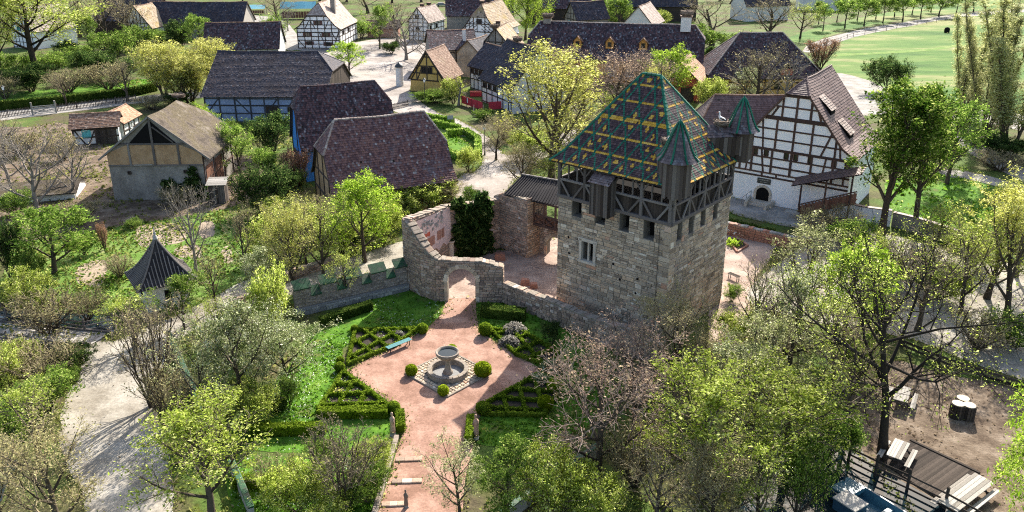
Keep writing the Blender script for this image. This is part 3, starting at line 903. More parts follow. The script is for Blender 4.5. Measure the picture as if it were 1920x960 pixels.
_seq = [0]
def plant(kname, bx, by, top, width, label, cat='tree', group=None, v=None, name=None, lean=None):
    """a tree or bush whose foot is seen at photo pixel (bx,by), its tip at row `top`, its crown `width` pixels wide"""
    base = G(bx, by)
    h = HT(base, top)
    w = width / PXM(base)
    _seq[0] += 1
    K = KIND[kname]
    v = _seq[0] % K['variants'] if v is None else v
    trunk, tw, leaves, ph, pw = proto(kname, v)
    nm = name or {'tree': 'tree', 'shrub': 'shrub', 'bush': 'bush'}.get(cat, 'tree')
    root = thing(nm, label, cat, base, _seq[0] * 1.7, group)
    sx, sz = w / pw, h / ph
    root.scale = (sx, sx, sz)
    link('trunk', trunk, root)
    if tw:
        link('twigs', tw, root)
    if leaves:
        link('crown', leaves, root)
    return root
# ------------------------------------------------------------------ houses
def roof_profile(b, he, hr, kick):
    """height as a function of distance |y| from the ridge, with a shallower foot"""
    if not kick:
        return lambda y: hr + (he - hr) * (abs(y) / b)
    yk = b * .76
    zk = he + (hr - he) * .24 * .62
    def f(y):
        y = abs(y)
        if y > yk:
            return zk + (he - zk) * (y - yk) / (b - yk)
        return hr + (zk - hr) * y / yk
    return f
def house(name, label, cx, cy, th, Ln, W, he, hr, wall, roof, ia=0, ib=0, hhA=None, hhB=None, kick=True, tw=.2, tl=.26, thick=.035,
          ov=.5, gov=.35, seed=1, ridge='tile_brown', thatch=False, cat='house', group=None, nobarge=False, barge='timber', loc_z=0, miss=.004, roof_face=(1, 1), roof_name='tiles'):
    """gabled house: ridge along local x; A = -x end, B = +x end; ia/ib > 0 hips, hh = height where the hip starts (he = full hip)"""
    rng = random.Random(seed)
    root = thing(name, label, cat, (cx, cy, loc_z), th, group)
    l, b = Ln / 2, W / 2
    f = roof_profile(b, he, hr, kick)
    def inv(z):
        lo, hi = 0, b
        for _ in range(40):
            m = (lo + hi) / 2
            if f(m) > z:
                lo = m
            else:
                hi = m
        return lo
    hhA = hr if not ia else (hhA or he)
    hhB = hr if not ib else (hhB or he)
    ka, kb = inv(hhA), inv(hhB)
    tiles_ = MB()
    deck = MB()
    yk = b * .76
    for sgn in (-1, 1):
        plan = [Vector((-l, sgn * b, 0)), Vector((l, sgn * b, 0)), Vector((l, sgn * kb, 0)), Vector((l - ib, 0, 0)), Vector((-l + ia, 0, 0)), Vector((-l, sgn * ka, 0))]
        if sgn > 0:
            plan = plan[::-1]
        bands = [(0, b)] if not kick else [(0, yk), (yk, b)]
        for y0, y1 in bands:
            q = clip_poly(plan, lambda p: y1 + 1e-6 - abs(p.y))
            q = clip_poly(q, lambda p: abs(p.y) - y0 + 1e-6)
            if len(q) < 3:
                continue
            q3 = [Vector((p.x, p.y, f(p.y))) for p in q]
            lo = min(q3, key=lambda p: p.z)
            i0 = [i for i, p in enumerate(q3) if p.z < lo.z + .01][0]
            q3 = q3[i0:] + q3[:i0]
            nx = 8
            for ix in range(nx):
                xa, xb = -l + 2 * l * ix / nx, -l + 2 * l * (ix + 1) / nx
                qq = clip_poly(clip_poly(q3, lambda p: p.x - xa), lambda p: xb - p.x)
                if len(qq) > 2:
                    deck.poly([p - Vector((0, 0, .01)) for p in qq])
                    deck.poly([p - Vector((0, 0, .12)) for p in reversed(qq)])
            if not thatch and roof_face[0 if sgn < 0 else 1]:
                tile_face(tiles_, q3, tw, tl, thick, rng=rng, miss=miss)
    for sx, i_, hh, k in ((-1, ia, hhA, ka), (1, ib, hhB, kb)):
        if not i_:
            continue
        # a hip that starts on the bellcast foot keeps its own flat plane
        q3 = [Vector((sx * l, -sx * -k, hh)), Vector((sx * l, -sx * k, hh)), Vector((sx * (l - i_), 0, hr))]
        if sx > 0:
            q3 = [Vector((l, -k, hh)), Vector((l, k, hh)), Vector((l - i_, 0, hr))]
        else:
            q3 = [Vector((-l, k, hh)), Vector((-l, -k, hh)), Vector((-l + i_, 0, hr))]
        deck.poly(q3)
        deck.poly([p - Vector((0, 0, .12)) for p in reversed(q3)])
        if not thatch:
            tile_face(tiles_, q3, tw, tl, thick * .7, rng=rng, miss=miss)
    sg_ = rng.uniform(.10, .2) if Ln > 7 else .06
    def sag(mb_):
        w1, w2 = rng.uniform(.5, .9), rng.uniform(0, 6)
        mb_.v = [(x, y, z - (sg_ * max(0, 1 - (x / l) ** 2) + .035 * math.sin(x * w1 + w2)) * max(0, min(1, (z - he) / (hr - he)))) for x, y, z in mb_.v]
    wst = rng.getstate()
    for q_ in (deck, tiles_):
        rng.setstate(wst)
        sag(q_)
    rf = deck.build('roof', 'thatch' if thatch else 'boards_dark', root)
    if not thatch:
        tiles_.build(roof_name, roof, rf, kind='stuff')
        rc = MB()
        ridge_caps(rc, (-l + ia, 0, hr + .03), (l - ib, 0, hr + .03), .15, .4, rng=rng)
        for sx, i_, hh, k in ((-1, ia, hhA, ka), (1, ib, hhB, kb)):
            if i_:
                for sy in (-1, 1):
                    ridge_caps(rc, (sx * l, sy * k, hh + .03), (sx * (l - i_), 0, hr + .03), .12, .4, rng=rng)
        rng.setstate(wst)
        sag(rc)
        rc.build('ridge_tiles', ridge, rf, kind='stuff')
    # walls
    wl, wb = l - gov, b - ov
    wm = MB()
    zc = f(wb) - .16
    for sy in (-1, 1):
        a, c = Vector((-wl, sy * wb, 0)), Vector((wl, sy * wb, 0))
        if sy > 0:
            a, c = c, a
        wm.quad(a, c, c + Vector((0, 0, zc)), a + Vector((0, 0, zc)))
    gables = {}
    for sx, hh, i_ in ((-1, hhA, ia), (1, hhB, ib)):
        ys = [-wb, -yk, 0, yk, wb] if kick and yk < wb else [-wb, 0, wb]
        top = []
        zcut = hh - .16
        for y in ys:
            top.append((y, min(f(y) - .16, 1e9)))
        if i_:
            t2 = []
            kk = inv(hh)
            for y, z in top:
                if z <= zcut:
                    t2.append((y, z))
            left = [p for p in t2 if p[0] < 0]
            right = [p for p in t2 if p[0] > 0]
            top = left + ([(-kk, zcut), (kk, zcut)] if kk < wb - .05 else []) + right
        pl = [(-wb, 0)] + top + [(wb, 0)]
        if sx < 0:
            pts = [Vector((-wl, y, z)) for y, z in pl]
        else:
            pts = [Vector((wl, y, z)) for y, z in reversed(pl)]
        wm.poly(pts)
        gables[sx] = [(-wb, 0), (wb, 0)] + [(y, z) for y, z in reversed(top)]
    root_wall = wm.build('wall', wall, root)
    if not nobarge:
        for sx, hh, i_ in ((-1, hhA, ia), (1, hhB, ib)):
            k = inv(hh) if i_ else 0
            for sy in (-1, 1):
                ys = [b, yk, k] if kick and k < yk else [b, k]
                for y0, y1 in zip(ys, ys[1:]):
                    if y0 - y1 > .15:
                        bar(root, 'barge_board', (sx * (l - .03), sy * y0, f(y0) - .10), (sx * (l - .03), sy * y1, f(y1) - .10), .2, .06, (sx, 0, 0), barge)
    H = dict(root=root, l=l, b=b, wl=wl, wb=wb, f=f, zc=zc, gables=gables, rng=rng, roof=rf, hr=hr, he=he)
    # facade frames: (origin, u, normal) with u to the right seen from outside
    H['A'] = (Vector((-wl, wb, 0)), Vector((0, -1, 0)), Vector((-1, 0, 0)), 2 * wb, [(wb - y, z) for y, z in gables[-1]][::1])
    H['B'] = (Vector((wl, -wb, 0)), Vector((0, 1, 0)), Vector((1, 0, 0)), 2 * wb, [(y + wb, z) for y, z in gables[1]])
    H['F'] = (Vector((-wl, -wb, 0)), Vector((1, 0, 0)), Vector((0, -1, 0)), 2 * wl, [(0, 0), (2 * wl, 0), (2 * wl, zc), (0, zc)])
    H['K'] = (Vector((wl, wb, 0)), Vector((-1, 0, 0)), Vector((0, 1, 0)), 2 * wl, [(0, 0), (2 * wl, 0), (2 * wl, zc), (0, zc)])
    return H
def ccw(poly):
    a = 0
    for i in range(len(poly)):
        p, q = poly[i], poly[(i + 1) % len(poly)]
        a += p[0] * q[1] - p[1] * q[0]
    return poly if a > 0 else poly[::-1]
def beam_on(H, face, a, b_, w=.2, mat='timber', proud=.03, name='timber_beam'):
    o_, u, n, ln, poly = H[face]
    s_ = clip_seg(a, b_, ccw(poly))
    if not s_:
        return
    p = o_ + u * s_[0][0] + Vector((0, 0, s_[0][1])) + n * proud
    q = o_ + u * s_[1][0] + Vector((0, 0, s_[1][1])) + n * proud
    if (q - p).length < .25:
        return
    jit = H['rng'].uniform(-.004, .004)
    return bar(H['root'], name, p + n * jit, q + n * jit, w * H['rng'].uniform(.88, 1.1), .12, n, mat)
def frame_grid(H, face, posts, rails, braces=(), w=.2, mat='timber', z0=0):
    big = 40
    for i, x in enumerate(posts):
        beam_on(H, face, (x, z0), (x, big), w, mat, .032)
    for z in rails:
        beam_on(H, face, (-1, z), (H[face][3] + 1, z), w, mat, .024)
    for a, b_ in braces:
        beam_on(H, face, a, b_, w * .9, mat, .016)
def window(H, face, u0, z0, w, h, frame='timber', pane='glass', mull=1, shutters=None, name='window'):
    o_, u, n, ln, poly = H[face]
    c = o_ + u * (u0 + w / 2) + Vector((0, 0, z0 + h / 2))
    mb = MB()
    t = .09
    up = Vector((0, 0, 1))
    for a, b_ in (((-w / 2, -h / 2), (w / 2, -h / 2)), ((-w / 2, h / 2), (w / 2, h / 2)), ((-w / 2, -h / 2), (-w / 2, h / 2)), ((w / 2, -h / 2), (w / 2, h / 2))):
        mb.beam(u * a[0] + up * a[1] + n * .05, u * b_[0] + up * b_[1] + n * .05, t, .14, n)
    for i in range(mull):
        x = -w / 2 + w * (i + 1) / (mull + 1)
        mb.beam(u * x + up * (-h / 2) + n * .045, u * x + up * (h / 2) + n * .045, .05, .08, n)
    fr = mb.build(name, frame, H['root'], loc=c)
    pm = MB()
    pm.quad(u * (-w / 2) + up * (-h / 2) + n * .02, u * (w / 2) + up * (-h / 2) + n * .02, u * (w / 2) + up * (h / 2) + n * .02, u * (-w / 2) + up * (h / 2) + n * .02)
    pm.build('pane', pane, fr)
    if shutters:
        for sx in (-1, 1):
            a = c + u * (sx * (w / 2 + w * .27)) + n * .07
            bar(H['root'], 'shutter', a - up * (h / 2), a + up * (h / 2), w * .48, .05, n, shutters)
    return fr
def door(H, face, u0, w, h, mat='boards_dark', frame='timber', z0=0.0):
    o_, u, n, ln, poly = H[face]
    c = o_ + u * (u0 + w / 2) + Vector((0, 0, z0))
    mb = MB()
    up = Vector((0, 0, 1))
    mb.beam(u * 0 + up * 0 + n * .02, up * h + n * .02, w, .08, n)
    d = mb.build('door', mat, H['root'], loc=c)
    fm = MB()
    fm.beam(u * (-w / 2 - .06) + n * .05, u * (-w / 2 - .06) + up * h + n * .05, .12, .14, n)
    fm.beam(u * (w / 2 + .06) + n * .05, u * (w / 2 + .06) + up * h + n * .05, .12, .14, n)
    fm.beam(u * (-w / 2 - .12) + up * (h + .06) + n * .052, u * (w / 2 + .12) + up * (h + .06) + n * .052, .12, .14, n)
    fm.build('door_frame', frame, d)
    hm = MB()
    hm.beam(u * (w * .32) + up * (h * .48) + n * .07, u * (w * .32) + up * (h * .56) + n * .07, .05, .06, n)
    hm.build('handle', 'metal_dark', d)
    return d
def chimney(H, x, y, w=.7, h=1.2, mat='plaster_grey', z=None, cap='tile_brown'):
    zb = H['f'](y) - .5 if z is None else z
    mb = MB()
    zt = max(zb + .5 + h, H['hr'] + .3) if z is None else z + h
    mb.box((x - w / 2, y - w / 2, zb), (x + w / 2, y + w / 2, zt))
    ch = mb.build('chimney', mat, H['roof'])
    cm = MB()
    cm.box((x - w * .6, y - w * .6, zt), (x + w * .6, y + w * .6, zt + .12))
    cm.build('chimney_cap', cap, H['root'])
    return zt + .12
def nest(loc, r, label, h=.6, seed=0):
    rng = random.Random(seed)
    mb = MB()
    for i in range(150):
        a = rng.uniform(0, 2 * PI)
        rr = r * rng.uniform(.45, 1.0)
        z = rng.uniform(0, h)
        p = Vector((rr * math.cos(a), rr * math.sin(a), z))
        t = Vector((-math.sin(a), math.cos(a), rng.uniform(-.35, .35))) + Vector((rng.uniform(-.4, .4), rng.uniform(-.4, .4), 0))
        ln = r * rng.uniform(.35, .8)
        mb.tube([p - t * ln * .5, p + t * ln * .5], [.03, .018], 3, cap=False)
    mb.lathe([(r * .55, 0), (r * .85, h * .35), (r * .9, h * .8), (r * .6, h * .85), (.02, h * .6)], 14, wob=.08, rng=rng)
    ob = mb.build('stork_nest', 'nest', loc=loc)
    tag(ob, label, 'nest', 'stork nests on the roofs')
    return ob
def stork(loc, rz, label, sitting=False):
    root = thing('stork', label, 'bird', loc, rz, 'white storks on the nests')
    leg = 0.0 if sitting else .5
    mb = MB()
    mb.tube([(-.42, 0, leg + .14), (-.3, 0, leg + .17), (-.1, 0, leg + .2), (.12, 0, leg + .26), (.24, 0, leg + .36), (.26, 0, leg + .52), (.24, 0, leg + .64), (.3, 0, leg + .7), (.36, 0, leg + .69)],
            [.02, .09, .16, .15, .09, .055, .05, .062, .03], 8)
    mb.build('body', 'stork_white', root, True)
    wm = MB()
    for sy in (-1, 1):
        wm.tube([(.02, sy * .13, leg + .28), (-.2, sy * .12, leg + .25), (-.5, sy * .05, leg + .15)], [.05, .07, .015], 6)
    wm.build('wing_feathers', 'stork_black', root, True)
    bm_ = MB()
    bm_.tube([(.36, 0, leg + .69), (.6, 0, leg + .62)], [.025, .005], 5)
    if not sitting:
        for sy in (-1, 1):
            bm_.tube([(-.02, sy * .06, leg + .12), (.0, sy * .06, leg * .55), (-.02, sy * .06, 0)], [.022, .02, .02], 5)
    bm_.build('beak_and_legs', 'stork_red', root)
    return root
# ------------------------------------------------------------------ ground, paths, water
def smooth_loop(pts, n=4):
    out = []
    m = len(pts)
    for i in range(m):
        p0, p1, p2, p3 = pts[i - 1], pts[i], pts[(i + 1) % m], pts[(i + 2) % m]
        for k in range(n):
            t = k / n
            out.append(0.5 * ((2 * p1) + (p2 - p0) * t + (2 * p0 - 5 * p1 + 4 * p2 - p3) * t * t + (3 * p1 - p0 - 3 * p2 + p3) * t ** 3))
    return out
_patches = {}
def patch(name, px, z, mat, smooth=True, jit=.12, world_pts=None, seed=3, kind='structure'):
    rng = random.Random(seed + len(_patches))
    z = z * 1.5 + .0007 * len(_patches)
    w = [Vector((p[0], p[1], 0)) for p in world_pts] if world_pts else [G(*p) for p in px]
    if smooth:
        w = smooth_loop(w, 5)
    if jit:
        w = [p + Vector((rng.uniform(-jit, jit), rng.uniform(-jit, jit), 0)) for p in w]
    tris = tessellate_polygon([w])
    mb = MB()
    mb.add([(p.x, p.y, z) for p in w], [tuple(t) for t in tris])
    # all faces up
    fs = []
    for t in mb.f:
        a, b_, c = (Vector(mb.v[i]) for i in t)
        fs.append(t if (b_ - a).cross(c - a).z > 0 else (t[0], t[2], t[1]))
    mb.f = fs
    _patches[name] = [(p.x, p.y) for p in w]
    return mb.build(name, mat, kind=kind)
def in_poly(x, y, poly):
    c = False
    j = len(poly) - 1
    for i in range(len(poly)):
        if (poly[i][1] > y) != (poly[j][1] > y) and x < (poly[j][0] - poly[i][0]) * (y - poly[i][1]) / (poly[j][1] - poly[i][1]) + poly[i][0]:
            c = not c
        j = i
    return c
g = MB()
g.quad((-900, -60, 0), (900, -60, 0), (900, 1600, 0), (-900, 1600, 0))
g.build('ground', 'ground', kind='structure')
Z = .004
patch('meadow', [(1500, 135), (1535, 92), (1600, 62), (1700, 47), (1800, 32), (1960, 22), (2300, 20), (2300, 330), (2000, 330), (1925, 245), (1830, 205), (1700, 188), (1600, 150), (1540, 145)], Z, 'field', jit=.6)
patch('avenue_road', [(1515, 84), (1600, 58), (1700, 41), (1800, 26), (1960, 16), (2200, 12), (2200, 16), (1960, 21), (1800, 33), (1700, 50), (1600, 70), (1520, 98)], 2 * Z, 'path', jit=.3)
patch('far_pasture', [(1480, 70), (1600, 35), (1760, 8), (1960, -20), (2300, -20), (2300, 8), (1960, 12), (1800, 24), (1700, 38), (1600, 55), (1515, 80)], Z, 'field', jit=.6)
patch('farm_track', [(1560, 138), (1620, 148), (1665, 168), (1720, 190), (1790, 205), (1860, 205), (1925, 218), (2050, 260), (2050, 285), (1925, 248), (1850, 232), (1740, 222), (1650, 215), (1610, 215), (1560, 190)], 2 * Z, 'path', jit=.3)
patch('side_track', [(1800, 255), (1850, 278), (1925, 318), (1990, 360), (1980, 385), (1925, 345), (1850, 305), (1790, 272)], 2 * Z, 'path', jit=.2)
patch('paddock', [(1660, 345), (1740, 325), (1820, 325), (1920, 355), (1990, 400), (1960, 450), (1880, 445), (1800, 430), (1720, 408), (1680, 400)], Z, 'lawn')
patch('paddock_track', [(1770, 318), (1830, 325), (1925, 350), (1990, 375), (1985, 392), (1925, 366), (1820, 337), (1770, 330)], 2 * Z, 'path', jit=.2)
patch('roadside_lawn', [(-60, 178), (60, 170), (160, 158), (270, 148), (300, 152), (290, 165), (240, 172), (120, 186), (0, 200), (-60, 208)], Z, 'lawn')
patch('village_road', [(-60, 214), (60, 204), (180, 190), (290, 178), (390, 172), (392, 182), (290, 190), (180, 204), (60, 219), (-60, 232)], 2 * Z, 'path', jit=.2)
patch('village_square', [(540, 88), (575, 98), (640, 122), (652, 150), (690, 175), (728, 200), (752, 214), (800, 226), (845, 247), (885, 275), (905, 300), (890, 322), (862, 330), (855, 372), (880, 400), (940, 380), (960, 345), (1010, 305), (1075, 268), (1150, 246), (1180, 236), (1180, 226), (1110, 230), (1020, 262), (960, 290), (935, 280), (915, 256), (868, 228), (810, 206), (775, 178), (768, 165), (790, 140), (805, 100), (790, 78), (720, 72), (660, 80), (600, 84)], Z, 'square', jit=.2)
patch('far_yard', [(430, 30), (520, 34), (560, 70), (545, 95), (470, 60)], Z, 'path')
patch('garden_meadow', [(10, 560), (30, 450), (120, 415), (240, 400), (380, 392), (450, 402), (500, 440), (470, 510), (400, 570), (300, 590), (180, 575), (90, 590)], Z, 'veg')
patch('upper_yard', [(-60, 250), (60, 238), (120, 232), (215, 285), (200, 330), (60, 345), (-60, 385)], Z, 'dirt')
patch('meadow_trail', [(1560, 101), (1640, 98), (1720, 93), (1800, 84), (1800, 87), (1720, 97), (1640, 102), (1560, 106)], 2 * Z, 'veg', jit=.4)
patch('farm_yard', [(-40, 380), (60, 340), (190, 318), (330, 340), (470, 290), (520, 340), (440, 385), (380, 400), (250, 420), (120, 440), (0, 450)], Z, 'dirt')
for i, p in enumerate(([(148, 500), (196, 488), (192, 534), (147, 532)], [(262, 424), (338, 420), (345, 452), (262, 462)], [(332, 465), (372, 460), (376, 484), (330, 480)], [(415, 470), (430, 462), (438, 490), (420, 495)], [(375, 420), (400, 416), (402, 440), (376, 446)])):
    patch('vegetable_bed', p, 2 * Z, 'bed', jit=.1)
patch('lane', [(165, 632), (215, 640), (280, 612), (340, 588), (400, 557), (470, 522), (560, 497), (660, 482), (756, 452), (770, 470), (764, 500), (700, 512), (640, 520), (560, 548), (500, 565), (430, 590), (372, 615), (332, 645), (304, 690), (292, 740), (303, 800), (318, 880), (318, 990), (180, 990), (150, 915), (120, 860), (112, 800), (128, 740), (150, 700)], 2 * Z, 'gravel', jit=.1)
patch('moat_water', [(-60, 820), (10, 845), (34, 870), (18, 905), (-10, 960), (-60, 1000)], 2 * Z, 'water', jit=.05)
patch('stream_water', [(140, 588), (200, 592), (216, 604), (212, 625), (150, 622), (60, 606), (-60, 600), (-60, 578), (60, 585)], 2 * Z, 'water', jit=.05)
patch('garden_lawn', [(430, 830), (470, 770), (520, 710), (565, 650), (610, 600), (700, 560), (768, 545), (838, 568), (812, 612), (790, 640), (660, 640), (650, 690), (735, 760), (735, 830), (600, 850)], Z, 'lawn')
patch('lower_lawn', [(430, 960), (440, 866), (600, 856), (735, 840), (720, 930), (700, 990), (430, 990)], Z, 'lawn')
patch('east_lawn', [(894, 570), (960, 575), (1060, 620), (1145, 662), (1180, 720), (1100, 800), (1000, 830), (890, 830), (905, 770), (1010, 700), (920, 640)], Z, 'lawn')
patch('round_lawn', [(835, 262), (870, 256), (892, 270), (893, 292), (868, 300), (838, 290)], 2 * Z, 'lawn', jit=.05)
patch('house_garden', [(800, 215), (840, 232), (870, 250), (850, 256), (815, 246), (790, 232)], Z, 'veg')
patch('tower_yard', [(1340, 450), (1365, 430), (1440, 445), (1452, 470), (1420, 520), (1405, 580), (1400, 640), (1330, 640)], Z, 'court')
patch('forecourt', [(1360, 372), (1440, 378), (1510, 388), (1600, 412), (1650, 424), (1600, 440), (1530, 430), (1470, 424), (1366, 398)], 2 * Z, 'path', jit=.05)
patch('east_road', [(1400, 560), (1450, 500), (1540, 440), (1600, 432), (1690, 445), (1800, 478), (1960, 520), (1990, 720), (1900, 705), (1800, 672), (1720, 640), (1600, 615), (1500, 600)], Z, 'gravel')
patch('picnic_ground', [(1600, 700), (1660, 672), (1760, 700), (1980, 760), (1980, 990), (1760, 990), (1640, 880), (1590, 800)], 2 * Z, 'dirt')
patch('canal_water', [(1380, 1000), (1460, 880), (1540, 810), (1590, 812), (1640, 872), (1800, 990)], 3 * Z, 'water', jit=.05)
# castle court + garden terrace
patch('castle_court', [(770, 545), (800, 478), (870, 470), (960, 470), (1010, 450), (1090, 440), (1120, 480), (1060, 600), (1000, 572), (942, 560), (892, 563), (838, 563)], 2 * Z, 'court', smooth=False, jit=.05)
patch('garden_square', [(838, 560), (892, 560), (893, 590), (898, 622), (1016, 694), (912, 760), (890, 800), (884, 850), (872, 900), (865, 990), (700, 990), (722, 920), (742, 850), (760, 800), (748, 768), (650, 695), (798, 618), (812, 606), (828, 590)], 3 * Z, 'pink_gravel', smooth=False, jit=.03)
# ------------------------------------------------------------------ castle tower
TW = thing('castle_tower', 'square stone keep with timber gallery and patterned glazed tile roof beside the garden', 'tower', (10.48, 60.58, 0), .86)
def build_tower():
    rng = random.Random(11)
    hx, hy, zt = 4.575, 5.04, 9.43
    t = .9
    up = Vector((0, 0, 1))
    # outer faces: A (front, -x) and F (right, -y), K back, B back
    faces = {
        'A': (Vector((-hx, hy, 0)), Vector((0, -1, 0)), Vector((-1, 0, 0)), 2 * hy),
        'F': (Vector((-hx, -hy, 0)), Vector((1, 0, 0)), Vector((0, -1, 0)), 2 * hx),
        'B': (Vector((hx, -hy, 0)), Vector((0, 1, 0)), Vector((1, 0, 0)), 2 * hy),
        'K': (Vector((hx, hy, 0)), Vector((-1, 0, 0)), Vector((0, 1, 0)), 2 * hx)}
    A_open = [(1.35, 2.25, 8.15, 9.43), (3.55, 4.45, 8.1, 9.43), (5.75, 6.6, 8.05, 9.43), (7.85, 8.75, 7.95, 9.43), (2.4, 3.55, 4.75, 6.35)]
    F_open = [(.85, 1.6, 7.95, 9.43), (2.55, 3.3, 8.0, 9.43), (4.35, 5.1, 8.05, 9.43), (6.3, 7.05, 8.1, 9.43)]
    wm = MB()
    for k, (o_, u, n, ln) in faces.items():
        op = {'A': A_open, 'F': F_open}.get(k, [])
        xs = sorted({0, ln, *[a for q in op for a in q[:2]]})
        zs = sorted({0, zt, *[a for q in op for a in q[2:]]})
        for x0, x1 in zip(xs, xs[1:]):
            for z0, z1 in zip(zs, zs[1:]):
                mx, mz = (x0 + x1) / 2, (z0 + z1) / 2
                if any(a < mx < b_ and c < mz < d for a, b_, c, d in op):
                    continue
                wm.quad(o_ + u * x0 + up * z0, o_ + u * x1 + up * z0, o_ + u * x1 + up * z1, o_ + u * x0 + up * z1)
        for a, b_, c, d in op:
            i = -n * t
            P = lambda x, z, q=0: o_ + u * x + up * z + (i if q else Vector((0, 0, 0)))
            wm.quad(P(a, c), P(b_, c), P(b_, c, 1), P(a, c, 1))
            wm.quad(P(a, d, 1), P(b_, d, 1), P(b_, d), P(a, d))
            wm.quad(P(a, c), P(a, c, 1), P(a, d, 1), P(a, d))
            wm.quad(P(b_, c, 1), P(b_, c), P(b_, d), P(b_, d, 1))
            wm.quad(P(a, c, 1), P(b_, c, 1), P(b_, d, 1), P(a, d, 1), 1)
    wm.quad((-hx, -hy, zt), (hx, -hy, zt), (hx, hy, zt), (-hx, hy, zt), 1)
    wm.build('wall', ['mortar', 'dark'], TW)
    st = Stones(TW, 'stone', 300, seed=4)
    for k in 'AF':
        o_, u, n, ln = faces[k]
        op = A_open if k == 'A' else F_open
        r2 = []
        for a, b_, z0, z1 in stone_rects(ln, lambda s: 0, lambda s: zt, (.2, .38), (.3, .85), rng, .022, .3):
            for (x0, x1, y0, y1) in op:
                if a < x1 and b_ > x0 and z0 < y1 and z1 > y0:
                    # shrink away from the opening
                    if a < x0 - .12:
                        b_ = x0 - .01
                    elif b_ > x1 + .12:
                        a = x1 + .01
                    elif z0 < y0 - .08:
                        z1 = y0 - .01
                    elif z1 > y1 + .08:
                        z0 = y1 + .01
                    else:
                        a = b_
            if b_ - a > .08:
                r2.append((a, b_, z0, z1))
        st.face(o_, u, up, n, r2, .06)
        # quoins at the near corner
        z = 0
        i = 0
        while z < zt - .25:
            h = rng.uniform(.34, .5)
            wq = .85 if (i + (k == 'A')) % 2 else .5
            a, b_ = (ln - wq, ln + .05) if k == 'A' else (-.05, wq)
            st.rect(o_, u, up, n, a, b_, z + .01, min(z + h, zt) - .01, .10)
            z += h
            i += 1
    for k in 'BK':
        o_, u, n, ln = faces[k]
        st.face(o_, u, up, n, stone_rects(ln, lambda s: 0, lambda s: zt, (.3, .45), (.5, 1.0), rng), .05)
    st.flush()
    # putlog holes: little dark recesses
    for (x, z) in ((1.1, 6.3), (1.2, 4.95), (5.4, 5.2), (6.05, 4.1), (7.6, 4.6), (7.5, 3.4)):
        o_, u, n, ln = faces['A']
        h = MB()
        p = o_ + u * x + up * z + n * .075
        h.lathe([(.10, 0), (.085, .012), (.001, .004)], 8)
        ob = h.build('putlog_hole', 'dark', TW)
        ob.location = p
        ob.rotation_euler = (0, -PI / 2, 0)
    # rope of the lightning conductor
    o_, u, n, ln = faces['A']
    cb = MB()
    cb.tube([o_ + u * 9.25 + up * z + n * .12 for z in (0, 3, 6, 9.2)], [.02] * 4, 4)
    cb.build('lightning_conductor', 'metal_dark', TW)
    # window frame and mullion
    fr = MB()
    for (a, b_, c, d) in ((2.18, 2.42, 4.6, 6.5), (3.53, 3.77, 4.6, 6.5)):
        fr.beam(o_ + u * ((a + b_) / 2) + up * c + n * -.02, o_ + u * ((a + b_) / 2) + up * d + n * -.02, b_ - a, .3, n)
    fr.beam(o_ + u * 2.1 + up * 6.48 + n * -.03, o_ + u * 3.85 + up * 6.48 + n * -.03, .26, .32, n)
    fr.beam(o_ + u * 2.1 + up * 4.66 + n * .0, o_ + u * 3.85 + up * 4.66 + n * .0, .2, .4, n)
    wf = fr.build('window', 'pale_stone', TW)
    mu = MB()
    mu.beam(o_ + u * 2.97 + up * 4.75 - n * .15, o_ + u * 2.97 + up * 6.35 - n * .15, .15, .2, n)
    mu.build('mullion', 'pale_stone', wf)
    # ---------------- timber gallery
    z0, z1, z2 = zt, 10.95, 12.45
    def fp(face, x, z, off=0.0):
        o2, u2, n2, l2 = faces[face]
        return o2 + u2 * x + up * z + n2 * off
    for face in 'AFBK':
        o2, u2, n2, l2 = faces[face]
        vis = face in 'AF'
        bar(TW, 'sill_beam', fp(face, -.06, z0 + .13, .02), fp(face, l2 + .06, z0 + .13, .02), .26, .3, n2, 'timber_grey')
        bar(TW, 'wall_plate', fp(face, -.06, z2 - .12, .02), fp(face, l2 + .06, z2 - .12, .02), .24, .3, n2, 'timber_grey')
        bar(TW, 'rail', fp(face, 0, z1, .05), fp(face, l2, z1, .05), .17, .2, n2, 'timber_grey')
        bays = 4 if face in 'AB' else 4
        px = [l2 * i / bays for i in range(bays + 1)]
        px[0], px[-1] = .12, l2 - .12
        for i, x in enumerate(px):
            bar(TW, 'post', fp(face, x, z0 + .26, .035), fp(face, x, z2 - .2, .035), .24, .24, n2, 'timber_grey')
            if vis:
                for sg in (-1, 1):
                    if 0 < x + sg * .6 < l2:
                        bar(TW, 'brace', fp(face, x + sg * .08, z1 + .65, .09), fp(face, x + sg * .58, z2 - .2, .09), .11, .10, n2, 'timber_grey')
        if vis:
            for x0, x1 in zip(px, px[1:]):
                m = (x0 + x1) / 2
                bar(TW, 'brace', fp(face, x0 + .1, z1 - .05, .10), fp(face, x0 + (x1 - x0) * .42, z0 + .25, .10), .16, .10, n2, 'timber_grey')
                bar(TW, 'brace', fp(face, x1 - .1, z1 - .05, .10), fp(face, x1 - (x1 - x0) * .42, z0 + .25, .10), .16, .10, n2, 'timber_grey')
                for q in (.34, .68):
                    bar(TW, 'stud', fp(face, x0 + (x1 - x0) * q, z1 + .05, .0), fp(face, x0 + (x1 - x0) * q, z2 - .2, .0), .11, .12, n2, 'timber_grey')
